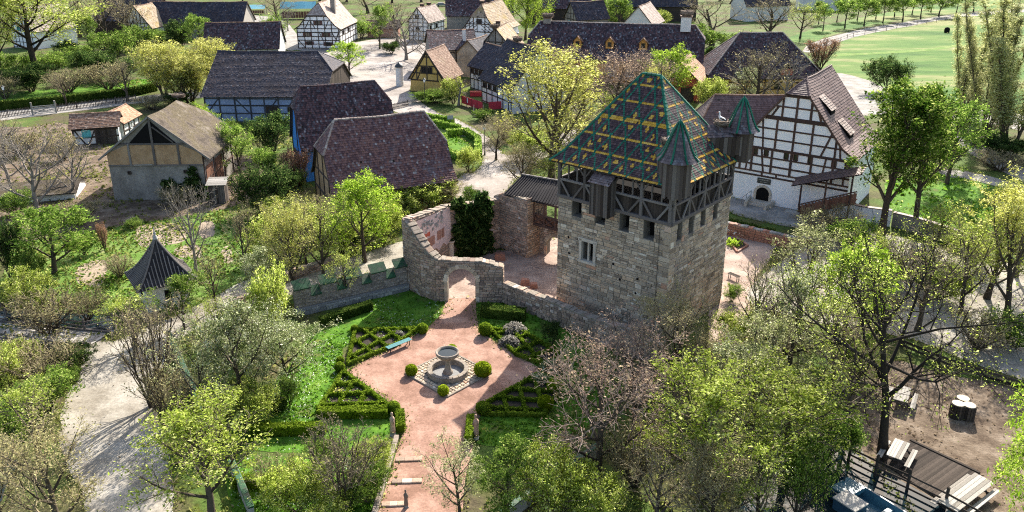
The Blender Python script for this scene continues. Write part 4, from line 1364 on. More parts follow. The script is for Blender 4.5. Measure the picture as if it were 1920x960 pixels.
        # boarding under the rail, one board at a time
        if vis:
            x = .2
            while x < l2 - .2:
                w = rng.uniform(.2, .3)
                bar(TW, 'board', fp(face, x + w / 2, z0 + .2, -.12), fp(face, x + w / 2, z1, -.12), w * .95, .05, n2, 'boards_dark')
                x += w
        else:
            mbk = MB()
            mbk.quad(fp(face, 0, z0, -.1), fp(face, l2, z0, -.1), fp(face, l2, z1, -.1), fp(face, 0, z1, -.1))
            mbk.build('boarding', 'boards', TW)
    # ---------------- roof
    ov = .55
    ex, ey, ez = hx + ov, hy + ov, 12.45
    rx, rz, kn, kz = .8, 19.05, .70, None
    E = [Vector((-ex, -ey, ez)), Vector((ex, -ey, ez)), Vector((ex, ey, ez)), Vector((-ex, ey, ez))]
    Rg = [Vector((0, -rx, rz)), Vector((0, rx, rz))]
    kf = .18
    def mid(e, r):
        p = e.lerp(r, kf)
        p.z = ez + (rz - ez) * kf * .72
        return p
    K = [mid(E[0], Rg[0]), mid(E[1], Rg[0]), mid(E[2], Rg[1]), mid(E[3], Rg[1])]
    deck, tl = MB(), MB()
    spec = [([0, 3], [Rg[0], Rg[1]], True), ([1, 0], [Rg[0]], True), ([2, 1], [Rg[1], Rg[0]], False), ([3, 2], [Rg[1]], False)]
    slope_len = [0]
    for (i, j), rr, fine in spec:
        lo = [E[i], E[j], K[j], K[i]]
        hi = [K[i], K[j]] + ([rr[1], rr[0]] if len(rr) == 2 else rr)
        wid = (E[j] - E[i]).length
        per = wid / 8.0 if fine else 1.4
        base_v = ((K[i] + K[j]) / 2 - (E[i] + E[j]) / 2).length
        top = (rr[0] + rr[1]) / 2 if len(rr) == 2 else rr[0]
        tot = base_v + (top - (K[i] + K[j]) / 2).length
        dv = tot / 5.75
        def pick(off):
            def f(u_, v_, k_):
                v = v_ + off
                band = int(math.floor(v / dv + 1e-6))
                fv = v / dv - band
                a = u_ / per + v / dv * .5
                b_ = u_ / per - v / dv * .5
                fa, fb = a - math.floor(a + .5), b_ - math.floor(b_ + .5)
                gw = .055
                if abs(fa) < gw or abs(fb) < gw:
                    return 1
                if fv * dv < .2:
                    return 2
                # flowers of yellow tiles in the lozenges, above and below each band
                for bb, vv in ((band, .42), (band, .72)):
                    up_t = vv < .5
                    cu = (math.floor(a) - (v / dv) * .5 + .5)
                    cy = band + vv
                    if up_t:
                        # centre of the upward triangle: between lattice lines
                        q = u_ / per - .5 * (band % 2)
                        cx = math.floor(q) + .5
                        dxx = (q - cx) * per
                    else:
                        q = u_ / per - .5 * ((band + 1) % 2)
                        cx = math.floor(q) + .5
                        dxx = (q - cx) * per
                    dy = (v / dv - cy) * dv
                    if abs(dxx) / .2 + abs(dy) / .27 < 1 and (bb * 7 + int(cx) * 5 + int(up_t) * 3) % 11 < 6:
                        return 2
                return 0
            return f
        for q, off in ((lo, 0.0), (hi, base_v)):
            deck.poly(q)
            q2 = [p.copy() for p in q]
            # origin for tile_face is the first vertex: centre the pattern on the face
            tile_face(tl, q2, .15, .18, .03, pick=pick(off), rng=rng, round_=True, miss=.002)
        deck.poly([p - Vector((0, 0, .1)) for p in reversed(lo)])
    rf = deck.build('roof', 'boards_dark', TW)
    tl.build('glazed_tiles', ['glaze_dark', 'glaze_green', 'glaze_yellow'], rf, kind='stuff')
    hb = MB()
    for i in range(4):
        r = Rg[0] if i in (0, 1) else Rg[1]
        ridge_caps(hb, E[i], K[i], .14, .34, rng=rng)
        ridge_caps(hb, K[i], r, .14, .34, rng=rng)
    ridge_caps(hb, Rg[0], Rg[1], .15, .34, rng=rng)
    hb.build('hip_tiles', 'glaze_green', rf, kind='stuff')
    sp = MB()
    sp.tube([(0, -rx, rz), (0, -rx, rz + 2.1)], [.035, .012], 5)
    sp.build('lightning_rod', 'metal_dark', TW)
    # ---------------- corner turrets
    def turret(cx, cy, zb, ze, zp, r, link_to=None):
        n = 8
        b0 = MB()
        for k in range(n):
            a0, a1 = 2 * PI * k / n + .2, 2 * PI * (k + 1) / n + .2
            for q in range(3):
                aa, ab = a0 + (a1 - a0) * q / 3, a0 + (a1 - a0) * (q + 1) / 3
                am = (aa + ab) / 2
                rr = r * math.cos(PI / n) / math.cos(am - (a0 + a1) / 2)
                dn = rng.uniform(-.18, .1)
                p = Vector((cx + math.cos(am) * rr, cy + math.sin(am) * rr, 0))
                nn = Vector((math.cos((a0 + a1) / 2), math.sin((a0 + a1) / 2), 0))
                if nn.x < .4 or nn.y < .4:
                    bar(TW, 'board', p + up * (zb + dn), p + up * ze, 2 * r * math.sin(PI / n) / 3 * 1.02, .05, nn, 'boards')
        core = MB()
        core.lathe([(r * .9, zb + .1), (r * .9, ze)], 8, (cx, cy, 0))
        core.build('turret_core', 'dark', TW)
        prof = [(r * 1.42, 0), (r * 1.12, .30), (r * .86, .8), (r * .55, 1.55), (r * .2, 2.25), (.03, 2.5)]
        s_ = (zp - ze) / 2.5
        tm = MB()
        gm = MB()
        for (r0, h0), (r1, h1) in zip(prof, prof[1:]):
            rows = max(1, int(round(math.hypot(r1 - r0, (h1 - h0) * s_) / .2)))
            for q in range(rows):
                f0, f1 = q / rows, (q + 1.15) / rows
                ra, rb = r0 + (r1 - r0) * f0 + .035, r0 + (r1 - r0) * min(f1, 1.0)
                za, zb2 = ze + (h0 + (h1 - h0) * f0) * s_, ze + (h0 + (h1 - h0) * min(f1, 1)) * s_
                per = max(5, int(2 * PI * ra / .19))
                for k in range(per):
                    a0, a1 = 2 * PI * (k + .5 * (q % 2)) / per, 2 * PI * (k + .94 + .5 * (q % 2)) / per
                    tm.quad((cx + ra * math.cos(a0), cy + ra * math.sin(a0), za), (cx + ra * math.cos(a1), cy + ra * math.sin(a1), za),
                            (cx + rb * math.cos(a1), cy + rb * math.sin(a1), zb2), (cx + rb * math.cos(a0), cy + rb * math.sin(a0), zb2))
        tr = tm.build('turret_roof', 'turret_tile', TW)
        for k in range(n):
            a = 2 * PI * k / n + .2
            pts = [(cx + (q + .05) * math.cos(a), cy + (q + .05) * math.sin(a), ze + h * s_ + .03) for q, h in prof]
            gm.tube(pts, [.075] * (len(pts) - 1) + [.05], 5)
        gm.lathe([(.13, 0), (.10, .12), (.001, .3)], 8, (cx, cy, zp - .08))
        gm.build('hip_tiles', 'glaze_green', tr, kind='stuff')
    turret(-hx - .2, -hy - .25, 11.9, 14.45, 17.1, 1.0)
    turret(hx + .25, -hy - .25, 12.5, 14.7, 17.2, .95)
    # saddle roofs linking the turrets to the main roof
    for cx, cy, tx, ty, zr in ((hx + .2, -hy - .2, 1.2, -2.2, 15.2), (-hx - .1, -hy - .1, -2.2, -2.6, 15.0)):
        a, b_ = Vector((cx, cy, zr)), Vector((tx, ty, zr))
        d = (b_ - a).normalized()
        w = Vector((-d.y, d.x, 0)) * .85
        sm = MB()
        tile_face(sm, [a - w - up * .8, b_ - w - up * .8, b_, a], .18, .22, .03, rng=rng)
        tile_face(sm, [b_ + w - up * .8, a + w - up * .8, a, b_], .18, .22, .03, rng=rng)
        sd = MB()
        sd.poly([a - w - up * .83, b_ - w - up * .83, b_ - up * .03, a - up * .03])
        sd.poly([b_ + w - up * .83, a + w - up * .83, a - up * .03, b_ - up * .03])
        for sg in (-1, 1):
            q0 = 0
            while q0 < 1:
                p = a.lerp(b_, q0 + .035) + w * sg - up * .83
                bar(TW, 'board', p - up * rng.uniform(1.35, 1.6), p, (b_ - a).length * .066, .05, w, 'boards')
                q0 += .07
        r2 = sd.build('saddle_roof', 'boards', TW)
        sm.build('tiles', 'turret_tile', r2, kind='stuff')
    # ---------------- projecting box on the front gallery
    o2, u2, n2, l2 = faces['A']
    bx0, bx1, bz0, bz1, dp = 3.75, 5.35, 9.15, 11.75, 1.0
    x = bx0
    while x < bx1 - .05:
        w = min(rng.uniform(.18, .26), bx1 - x)
        bar(TW, 'board', o2 + u2 * (x + w / 2) + up * (bz0 + rng.uniform(-.08, .05)) + n2 * dp, o2 + u2 * (x + w / 2) + up * bz1 + n2 * dp, w * .94, .05, n2, 'boards')
        x += w
    for xx in (bx0, bx1):
        d = 0.05
        while d < dp:
            w = .22
            bar(TW, 'board', o2 + u2 * xx + up * (bz0 + rng.uniform(-.05, .05)) + n2 * (d + w / 2), o2 + u2 * xx + up * (bz1 + .15) + n2 * (d + w / 2), w * .94, .05, u2, 'boards')
            d += w
    pm = MB()
    q = [o2 + u2 * (bx0 - .15) + up * (bz1 - .05) + n2 * (dp + .25), o2 + u2 * (bx1 + .15) + up * (bz1 - .05) + n2 * (dp + .25), o2 + u2 * (bx1 + .15) + up * 12.45 + n2 * .1, o2 + u2 * (bx0 - .15) + up * 12.45 + n2 * .1]
    pm.poly(q)
    pr = pm.build('pent_roof', 'boards_dark', TW)
    pt = MB()
    tile_face(pt, q, .17, .22, .03, rng=rng)
    pt.build('tiles', 'turret_tile', pr, kind='stuff')
build_tower()
def tower_pt(x, y, z):
    c, s_ = math.cos(.86), math.sin(.86)
    return Vector((10.48 + c * x - s_ * y, 60.58 + s_ * x + c * y, z))
nest(tower_pt(-3.9, -4.15, 15.0), .7, 'brown stork nest wedged left of the near tower turret', .65, 1)
nest(tower_pt(3.6, -4.2, 15.1), .6, 'ragged stork nest on the saddle roof by the far right tower turret', .45, 2)
stork(tower_pt(-3.9, -4.2, 15.45), .6, 'white stork sitting in the nest left of the near tower turret', True)
stork(tower_pt(3.6, -4.2, 15.4), 2.2, 'white stork lying in the nest by the far right tower turret', True)

# ------------------------------------------------------------------ ruined ring wall with the garden gate
def ruin(name, label, segs, thick, mat, limit, top_mat, seed, hm=(.18, .3), wm_=(.25, .62), cat='wall', arch=None, open_inner=True, faces='both'):
    """segs: list of (p0, p1, [(frac, height)...]); outer face to the right of p0->p1"""
    rng = random.Random(seed)
    root = thing(name, label, cat, (segs[0][0][0], segs[0][0][1], 0))
    off = Vector((segs[0][0][0], segs[0][0][1], 0))
    up = Vector((0, 0, 1))
    wall = MB()
    st = Stones(root, mat, limit, seed=seed)
    cp = []
    for si, (p0, p1, prof) in enumerate(segs):
        L_ = (Vector(p1) - Vector(p0)).length
        hole = arch if arch and arch[0] == si else None
        def zt(s, prof=prof, L_=L_):
            f = max(0, min(1, s / L_))
            for (a, za), (b_, zb_) in zip(prof, prof[1:]):
                if a <= f <= b_:
                    return za + (zb_ - za) * (f - a) / (b_ - a + 1e-9)
            return prof[-1][1]
        def zb(s, hole=hole):
            if hole:
                c, hw, hs = hole[1:4]
                d = abs(s - c)
                if d < hw:
                    return hs + math.sqrt(max(0, hw * hw - d * d))
            return 0
        P0 = Vector((p0[0], p0[1])) - off.xy
        P1 = Vector((p1[0], p1[1])) - off.xy
        o_, u, n, L_ = wall_profile(wall, P0, P1, thick, zb, zt, .16 if hole else .4)
        jt = lambda s: zt(s) + .0
        st.face(o_, u, up, n, stone_rects(L_, zb, jt, hm, wm_, rng), .07)
        if faces == 'both':
            st.face(o_ + u * L_ - n * thick, -u, up, -n, stone_rects(L_, lambda s: zb(L_ - s), lambda s: zt(L_ - s), hm, wm_, rng), .07)
        if si == len(segs) - 1:
            st.face(o_ + u * L_, -n, up, u, stone_rects(thick, lambda s: 0, lambda s: zt(L_ - .01), hm, wm_, rng), .06)
        # coping / broken top stones
        s_ = 0
        while s_ < L_ - .05:
            w = rng.uniform(.22, .5)
            w = min(w, L_ - s_)
            z = zt(s_ + w / 2)
            cp.append((o_ + u * (s_ + w / 2) - n * (thick / 2) + up * z, u, n, w, math.atan2(zt(s_ + w) - zt(s_), w)))
            s_ += w
        if hole:
            c, hw, hs = hole[1:4]
            k = 13
            for i in range(k):
                a0 = PI * i / k
                a1 = PI * (i + 1) / k
                am = (a0 + a1) / 2
                p = o_ + u * (c - (hw + .17) * math.cos(am)) + up * (hs + (hw + .17) * math.sin(am)) + n * .05
                tdir = (u * math.sin(am) + up * math.cos(am))
                bar(root, 'arch_stone', p - tdir * (hw * PI / k * .54), p + tdir * (hw * PI / k * .54), .36, .12, n, 'stone')
            for sg in (-1, 1):
                z = 0
                while z < hs - .05:
                    h = min(rng.uniform(.35, .5), hs - z)
                    p = o_ + u * (c + sg * (hw + .14)) + up * z + n * .05
                    bar(root, 'jamb_stone', p + up * .01, p + up * (h - .01), .30, .13, n, 'stone')
                    z += h
    wall.build('wall', 'mortar', root)
    for p, u, n, w, sl in cp:
        d = u * math.cos(sl) + up * math.sin(sl)
        lift = rng.uniform(-.02, .07)
        bar(root, 'coping_stone', p - d * (w * .48) + up * lift, p + d * (w * .48) + up * lift, thick * rng.uniform(.8, 1.02) + .06, rng.uniform(.1, .2), up, top_mat if rng.random() < .7 else mat)
    st.flush()
    return root
ruin('ruined_gate_wall', 'ruined stone wall sweeping down to the round-arched garden gate', [
    ((-9.2, 63.7), (-7.6, 61.9), [(0, 6.3), (.4, 5.9), (1, 4.9)]),
    ((-7.6, 61.9), (-6.3, 61.0), [(0, 4.9), (.5, 4.2), (1, 3.75)]),
    ((-6.3, 61.0), (-.75, 60.75), [(0, 3.75), (.2, 3.6), (.7, 3.6), (1, 3.1)])], .8, 'stone_ruin', 150, 'coping', 21, arch=(2, 2.15, 1.17, 1.85))
ruin('garden_wall', 'low stone wall with pale coping running from the gate past the tower foot', [
    ((-.75, 60.7), (3.0, 57.3), [(0, 1.75), (1, 1.75)]),
    ((3.0, 57.3), (8.6, 52.2), [(0, 1.7), (.7, 1.7), (1, 2.0)]),
    ((8.6, 52.2), (10.6, 50.6), [(0, 2.4), (.45, 2.4), (.46, 1.5), (1, 1.5)])], .6, 'stone_ruin', 110, 'coping', 22)
ruin('ruined_hall_wall', 'tall roofless hall wall standing behind the gate', [
    ((-1.7, 73.3), (-6.3, 69.5), [(0, 4.9), (.6, 5.2), (1, 5.5)]),
    ((-6.3, 69.5), (-9.25, 63.8), [(0, 5.5), (.5, 5.9), (1, 6.3)])], .8, 'stone_ruin', 120, 'coping', 23)
ruin('wing_wall', 'reddish stone wing wall under the ribbed gallery roof', [
    ((-1.75, 73.35), (1.4, 70.1), [(0, 5.0), (.3, 5.6), (1, 5.7)]),
    ((1.4, 70.1), (3.3, 72.2), [(0, 5.5), (1, 5.5)])], .8, 'stone_ruin', 130, 'coping', 24)
# pink plaster inside the hall wall with painted red patches and bare stones, ivy, gallery
def hall_dressing():
    rng = random.Random(31)
    up = Vector((0, 0, 1))
    p0, p1 = Vector((-9.25, 63.8, 0)), Vector((-6.3, 69.5, 0))
    u = (p1 - p0).normalized()
    n = Vector((u.y, -u.x, 0))                       # towards the court
    o_ = p0 + n * .88
    L_ = (p1 - p0).length
    root = thing('plaster_panel', 'pink plastered inner wall face with bare stones and dark red painted patches', 'plaster wall', tuple(o_))
    mb = MB()
    k = 14
    def P(s_, z, d=0.0):
        return u * s_ + up * z + n * d
    bot = [2.3 + .25 * math.sin(i * 1.9) for i in range(k + 1)]
    top = [6.0 - .5 * i / k for i in range(k + 1)]
    for i in range(k):
        a, b_ = .5 + (L_ - .7) * i / k, .5 + (L_ - .7) * (i + 1) / k
        mb.quad(P(a, bot[i], .04), P(b_, bot[i + 1], .04), P(b_, top[i + 1], .04), P(a, top[i], .04))
        mb.quad(P(a, bot[i], -.03), P(b_, bot[i + 1], -.03), P(b_, bot[i + 1], .04), P(a, bot[i], .04))
    mb.build('plaster', 'plaster_pink', root)
    for (s0, s1, z0, z1) in ((2.2, 3.5, 2.95, 3.8), (3.9, 5.1, 3.1, 3.95), (1.3, 2.8, 4.0, 4.35)):
        pm = MB()
        m = 6
        for i in range(m):
            a, b_ = s0 + (s1 - s0) * i / m, s0 + (s1 - s0) * (i + 1) / m
            pm.quad(P(a, z0 + rng.uniform(-.08, .08), .05), P(b_, z0, .05), P(b_, z1 + rng.uniform(-.05, .05), .05), P(a, z1, .05))
        pm.build('painted_patch', 'red_wall' if z0 > 3.9 else 'stone_red', root)
    for i in range(46):
        s_, z = rng.uniform(1.2, 4.9), rng.uniform(4.3, 5.6)
        w, h = rng.uniform(.14, .34), rng.uniform(.12, .24)
        ob = link('stone', rng.choice(stone_variants('stone_grey')), root)
        x, y, zz = u * w, up * h, n * .05
        m_ = Matrix(((x.x, y.x, zz.x), (x.y, y.y, zz.y), (x.z, y.z, zz.z))).to_4x4()
        m_.translation = P(s_, z, .04)
        ob.matrix_basis = m_
    # stone half column below
    cm = MB()
    cm.lathe([(.34, 0), (.34, .2), (.26, .3), (.26, 2.0), (.36, 2.15), (.36, 2.3)], 14)
    c = cm.build('stone_column', 'pale_stone', loc=(-5.6, 68.9, 0))
    tag(c, 'yellowish round stone column stump at the foot of the pink wall', 'column')
hall_dressing()
def ivy_on(name, label, o_, u, n, L_, z0, z1, seed, leaf='dark', count=2600, size=.16, edge=.35):
    rng = np.random.default_rng(seed)
    s_ = rng.uniform(0, L_, count)
    z = z0 + (z1 - z0) * rng.uniform(0, 1, count) ** .9
    lim = edge * (np.sin(z * 2.1 + seed) * .9 + np.sin(z * 5.3) * .5 + .6)
    ok = (s_ > lim + .1) & (s_ < L_ - .5 + lim * 1.1) & (z < z1 - .5 + .5 * np.sin(s_ * 2.3) + .25 * np.sin(s_ * 7))
    s_, z = s_[ok], z[ok]
    d = rng.uniform(.08, .62, len(s_)) * (.75 + .35 * np.sin(s_ * 3.1 + z * 2.2)) * (1.15 - (z - z0) / (z1 - z0 + .01) * .5)
    pts = [Vector((0, 0, 0)) + u * a + n * c + Vector((0, 0, b_)) for a, b_, c in zip(s_, z, d)]
    root = thing(name, label, 'ivy', tuple(o_))
    me = leaf_mesh(pts, 3, .12, size, rng, .2, name='foliage')
    me.materials.append(MT['leaf_' + leaf])
    link('foliage', me, root, kind='stuff')
    st = MB()
    r2 = random.Random(seed)
    for i in range(7):
        x = L_ * (i + .5) / 7
        st.tube([u * x + n * .1, u * (x + r2.uniform(-.4, .4)) + n * .08 + Vector((0, 0, (z1 + z0) * .5)), u * (x + r2.uniform(-.6, .6)) + n * .08 + Vector((0, 0, z1 * .9))], [.05, .035, .015], 4)
    st.build('stems', 'bark', root)
    return root
# ivy on the hall back wall
p0, p1 = Vector((-6.3, 69.5, 0)), Vector((-1.7, 73.3, 0))
u = (p1 - p0).normalized()
n = Vector((u.y, -u.x, 0))
ivy_on('ivy', 'thick dark ivy curtain hanging over the hall wall behind the gate', p0 + n * .85 + u * .3, u, n, 4.6, 0, 6.1, 5, count=3800)
# gallery between wing wall and tower
def gallery():
    root = thing('gallery', 'timber wall-walk gallery with dark ribbed roof between ruin and tower', 'gallery', (1.4, 70.2, 0))
    up = Vector((0, 0, 1))
    rng = random.Random(7)
    c, s_ = math.cos(.86), math.sin(.86)
    e1 = Vector((5.2, 66.2, 0)) + Vector((1.2, 2.6, 0))
    a = Vector((-1.2, 74.0, 0)) - root.location
    # ridge and eave lines (from the photo)
    ev0, ev1 = Vector((-.85, 71.9, 5.75)), Vector((5.6, 68.2, 5.55))
    rg0, rg1 = Vector((.95, 74.2, 6.9)), Vector((6.4, 71.0, 6.9))
    off = root.location
    ev0, ev1, rg0, rg1 = (p - off for p in (ev0, ev1, rg0, rg1))
    bk0, bk1 = rg0 * 2 - ev0, rg1 * 2 - ev1
    bk0.z, bk1.z = ev0.z, ev1.z
    mb = MB()
    for q in ([ev0, ev1, rg1, rg0], [bk1, bk0, rg0, rg1]):
        mb.poly(q)
        mb.poly([p - up * .12 for p in reversed(q)])
    rf = mb.build('roof', 'corrugated', root)
    nrib = 26
    for i in range(nrib):
        f = (i + .5) / nrib
        p, q = ev0.lerp(ev1, f), rg0.lerp(rg1, f)
        nn = (q - p).cross(ev1 - ev0).normalized()
        if nn.z < 0:
            nn = -nn
        bar(rf, 'roof_rib', p + nn * .04, q + nn * .04, .09, .09, nn, 'corrugated')
    for q0, q1, k in ((rg0, rg1, 14),):
        for i in range(k):
            x, y = q0.lerp(q1, i / k), q0.lerp(q1, (i + .9) / k)
            bar(rf, 'ridge_tile', x + up * .08, y + up * .08, .22, .14, up, 'rib_pale')
    # balustrade and posts above the arch, beam, braces
    w0, w1 = Vector((2.0, 70.7, 0)) - off, Vector((5.9, 67.6, 0)) - off
    d = (w1 - w0).normalized()
    nn = Vector((d.y, -d.x, 0))
    for z, w in ((3.25, .22), (4.25, .16), (5.5, .2)):
        bar(root, 'rail', w0 + up * z, w1 + up * z, w, .18, nn, 'timber_red')
    L_ = (w1 - w0).length
    for i in range(5):
        p = w0 + d * (L_ * i / 4)
        bar(root, 'post', p + up * 3.3, p + up * 5.5, .17, .17, nn, 'timber_red')
        if i < 4:
            q = w0 + d * (L_ * (i + 1) / 4)
            bar(root, 'brace', p + up * 3.35 + nn * .05, q + up * 4.2 + nn * .05, .11, .08, nn, 'timber_red')
            bar(root, 'brace', p + up * 4.2 + nn * .07, q + up * 3.35 + nn * .07, .11, .08, nn, 'timber_red')
            for k in range(4):
                m = p.lerp(q, (k + .5) / 4)
                bar(root, 'board', m + up * 3.3 - nn * .08, m + up * 4.25 - nn * .08, L_ / 16 * .9, .04, nn, 'boards_brown')
    fl = MB()
    fl.poly([w0 + up * 3.2, w1 + up * 3.2, w1 + up * 3.2 - nn * 1.8, w0 + up * 3.2 - nn * 1.8])
    fl.build('floor', 'boards_brown', root)
    return root
gallery()
ruin('arch_wall', 'stone wall with a dark archway under the timber gallery', [((1.9, 71.9), (6.0, 69.4), [(0, 3.1), (1, 3.1)])], .7, 'stone_ruin', 40, 'coping', 27, arch=(0, 2.6, .95, 1.0))
# crenellated brick wall with mossy copings, left of the gate
def crenel():
    root = thing('crenellated_wall', 'crenellated brick garden wall with mossy green copings left of the gate', 'wall', (-17.3, 58.4, 0))
    rng = random.Random(9)
    up = Vector((0, 0, 1))
    a, b_ = Vector((0, 0, 0)), Vector((8.35, 4.9, 0))
    u = b_.normalized()
    n = Vector((u.y, -u.x, 0))
    L_ = b_.length
    wall = MB()
    mer = []
    x = .0
    zb, zm = 1.45, 2.2
    edges = []
    while x < L_ - .3:
        m1 = min(x + 1.35, L_)
        edges.append((x, m1, zm))
        x = m1
        if x >= L_ - .3:
            break
        m2 = min(x + .8, L_)
        edges.append((x, m2, zb))
        x = m2
    def zt(s):
        for q in edges:
            if q[0] <= s <= q[1]:
                return q[2]
        return zb
    t = .5
    for x0, x1, z in edges:
        P = lambda s, d, zz: u * s + n * d + up * zz
        wall.add([P(x0, 0, 0), P(x1, 0, 0), P(x1, -t, 0), P(x0, -t, 0), P(x0, 0, z), P(x1, 0, z), P(x1, -t, z), P(x0, -t, z)],
                 ((4, 5, 6, 7), (0, 1, 5, 4), (1, 2, 6, 5), (2, 3, 7, 6), (3, 0, 4, 7)))
        # sloped mossy coping towards the garden
        c = MB()
        c.add([P(x0 - .04, .10, z - .02), P(x1 + .04, .10, z - .02), P(x1 + .04, -t - .08, z + .5), P(x0 - .04, -t - .08, z + .5),
               P(x0 - .04, .10, z + .06), P(x1 + .04, .10, z + .06), P(x1 + .04, -t - .08, z + .62), P(x0 - .04, -t - .08, z + .62)],
              ((4, 5, 6, 7), (0, 1, 5, 4), (1, 2, 6, 5), (2, 3, 7, 6), (3, 0, 4, 7), (3, 2, 1, 0)))
        c.build('coping_slab', 'moss', root)
    wall.build('wall', 'mortar', root)
    st = Stones(root, 'brick', 0, seed=2)
    st.face(Vector((0, 0, 0)), u, up, n, stone_rects(L_, lambda s: .62, zt, (.1, .13), (.22, .34), rng, .02), .03)
    st.flush()
    pl = MB()
    pl.add([u * 0 + n * .3, u * L_ + n * .3, u * L_ + n * .02, u * 0 + n * .02] + [q + up * .6 for q in (u * 0 + n * .3, u * L_ + n * .3, u * L_ + n * .02, u * 0 + n * .02)],
           ((4, 5, 6, 7), (0, 1, 5, 4), (1, 2, 6, 5), (3, 0, 4, 7)))
    pl.build('plinth', 'stone_grey', root)
    st2 = Stones(root, 'stone_grey', 70, seed=3)
    st2.face(n * .3, u, up, n, stone_rects(L_, lambda s: 0, lambda s: .58, (.2, .3), (.35, .7), rng), .05)
    st2.flush()
crenel()
# low garden parapets with green copings
def parapet(label, pts, h=.75):
    w = [G(*p) for p in pts]
    root = thing('parapet_wall', label, 'wall', tuple(w[0]))
    rng = random.Random(len(label))
    up = Vector((0, 0, 1))
    for a, b_ in zip(w, w[1:]):
        a, b_ = a - w[0], b_ - w[0]
        u = (b_ - a).normalized()
        n = Vector((u.y, -u.x, 0))
        mb = MB()
        mb.beam(a + up * h / 2, b_ + up * h / 2, .26, h)
        mb.build('wall', 'stone_grey', root)
        L_ = (b_ - a).length
        k = max(1, int(L_ / 1.1))
        for i in range(k):
            bar(root, 'coping_slab', a + u * (L_ * i / k + .02) + up * (h + .08), a + u * (L_ * (i + 1) / k - .02) + up * (h + .05), .34, .10, up, 'moss')
    return root
parapet('low garden parapet with green coping beside the gravel lane', [(318, 640), (345, 700), (372, 760), (398, 830)])
parapet('low green-coped parapet running off the bottom edge by the lower lawn', [(436, 884), (456, 930), (474, 975)])
parapet('low green-coped parapet behind the bushes right of the garden path', [(1125, 852), (1060, 897), (985, 950), (940, 985)])
# stepped retaining walls
ruin('retaining_wall', 'red sandstone retaining wall between tower yard and white house', [((20.0, 77.2), (26.6, 72.6), [(0, 1.3), (1, 1.1)]), ((26.6, 72.6), (29.5, 73.4), [(0, 1.1), (1, .6)])], .5, 'stone_red', 70, 'stone_grey', 41, faces='one')
ruin('lane_wall', 'low rubble wall along the upper side of the lane', [(tuple(G(415, 602).xy)[:2], tuple(G(500, 545).xy)[:2], [(0, .55), (.5, .7), (1, .6)]), (tuple(G(500, 545).xy), tuple(G(640, 492).xy), [(0, .6), (.4, .8), (1, .6)])], .45, 'stone_ruin', 90, 'coping', 42, faces='one')
# ------------------------------------------------------------------ barns and houses
# purple-roofed barn nearest the castle
H = house('tiled_barn', 'barn with purple-red tiled half-hipped roof nearest the castle', -14.16, 85.01, .448, 13.6, 10.2, 3.45, 10.28, 'clay', 'tile_purple', 1.9, 1.8, 7.1, 7.1, tw=.21, tl=.27, thick=.05, seed=3, ridge='tile_pinkgrey', cat='barn')
frame_grid(H, 'A', [.1, 2.3, 4.6, 6.9, 9.1], [.15, 2.2, 4.4, 6.6], w=.2)
frame_grid(H, 'F', [.1, 2.5, 5, 7.5, 10, 12.4], [.15, 1.6, 3.0], w=.2)
H = house('tiled_barn', 'taller barn with blackened tiled roof and vivid blue end wall', -21.2, 99.26, .421, 12.1, 8.45, 3.87, 10.95, 'blue_paint', 'tile_dark', 1.2, 1.7, 8.4, 8.4, tw=.21, tl=.27, thick=.05, seed=4, ridge='tile_dark', cat='barn', miss=.012)
frame_grid(H, 'A', [.1, 3.7, 7.3], [.15], w=.2)
door(H, 'A', 1.2, 1.6, 2.6)
# long blue timber-framed barn
H = house('timbered_barn', 'long barn with blue timber-framed wall under a huge slate-blue tiled roof', -38.0, 132.4, -.03, 19.6, 18.5, 4.2, 9.8, 'plaster_blue', 'tile_slate', 0, 3.2, None, 7.3, tw=.22, tl=.28, seed=5, kick=False, thick=.04, ridge='tile_slate', cat='barn')
frame_grid(H, 'F', [.1, 2.4, 4.8, 7.2, 9.4, 11.6, 13.8, 16, 18.2, 20.3], [.15, 1.5, 2.75, 3.8], [((.3, 1.5), (2.2, 3.7)), ((5, 3.7), (7, 1.5)), ((9.6, 1.5), (11.4, 3.7)), ((14, 3.7), (16, 1.5)), ((16.2, 1.5), (18, 3.7))], w=.2, mat='timber_blue')
for x in (13.0, 16.4):
    window(H, 'F', x, 1.75, .75, .8)
bar(H['root'], 'white_panel', H['F'][0] + Vector((12.3, -.02, .95)), H['F'][0] + Vector((13.6, -.02, .95)), .95, .03, (0, -1, 0), 'white_paint')
door(H, 'F', 9.7, 1.7, 2.5)
def gable_boards(H, face, mat='boards_dark', sp=.5):
    o_, u, n, ln, poly = H[face]
    x = .05
    while x < ln:
        s_ = clip_seg((x + sp / 2, .1), (x + sp / 2, 40), ccw(poly))
        if s_:
            bar(H['root'], 'gable_board', o_ + u * s_[0][0] + Vector((0, 0, s_[0][1])) + n * .03, o_ + u * s_[1][0] + Vector((0, 0, s_[1][1])) + n * .03, sp * .95, .06, n, mat)
        x += sp
gable_boards(H, 'B', sp=.7)
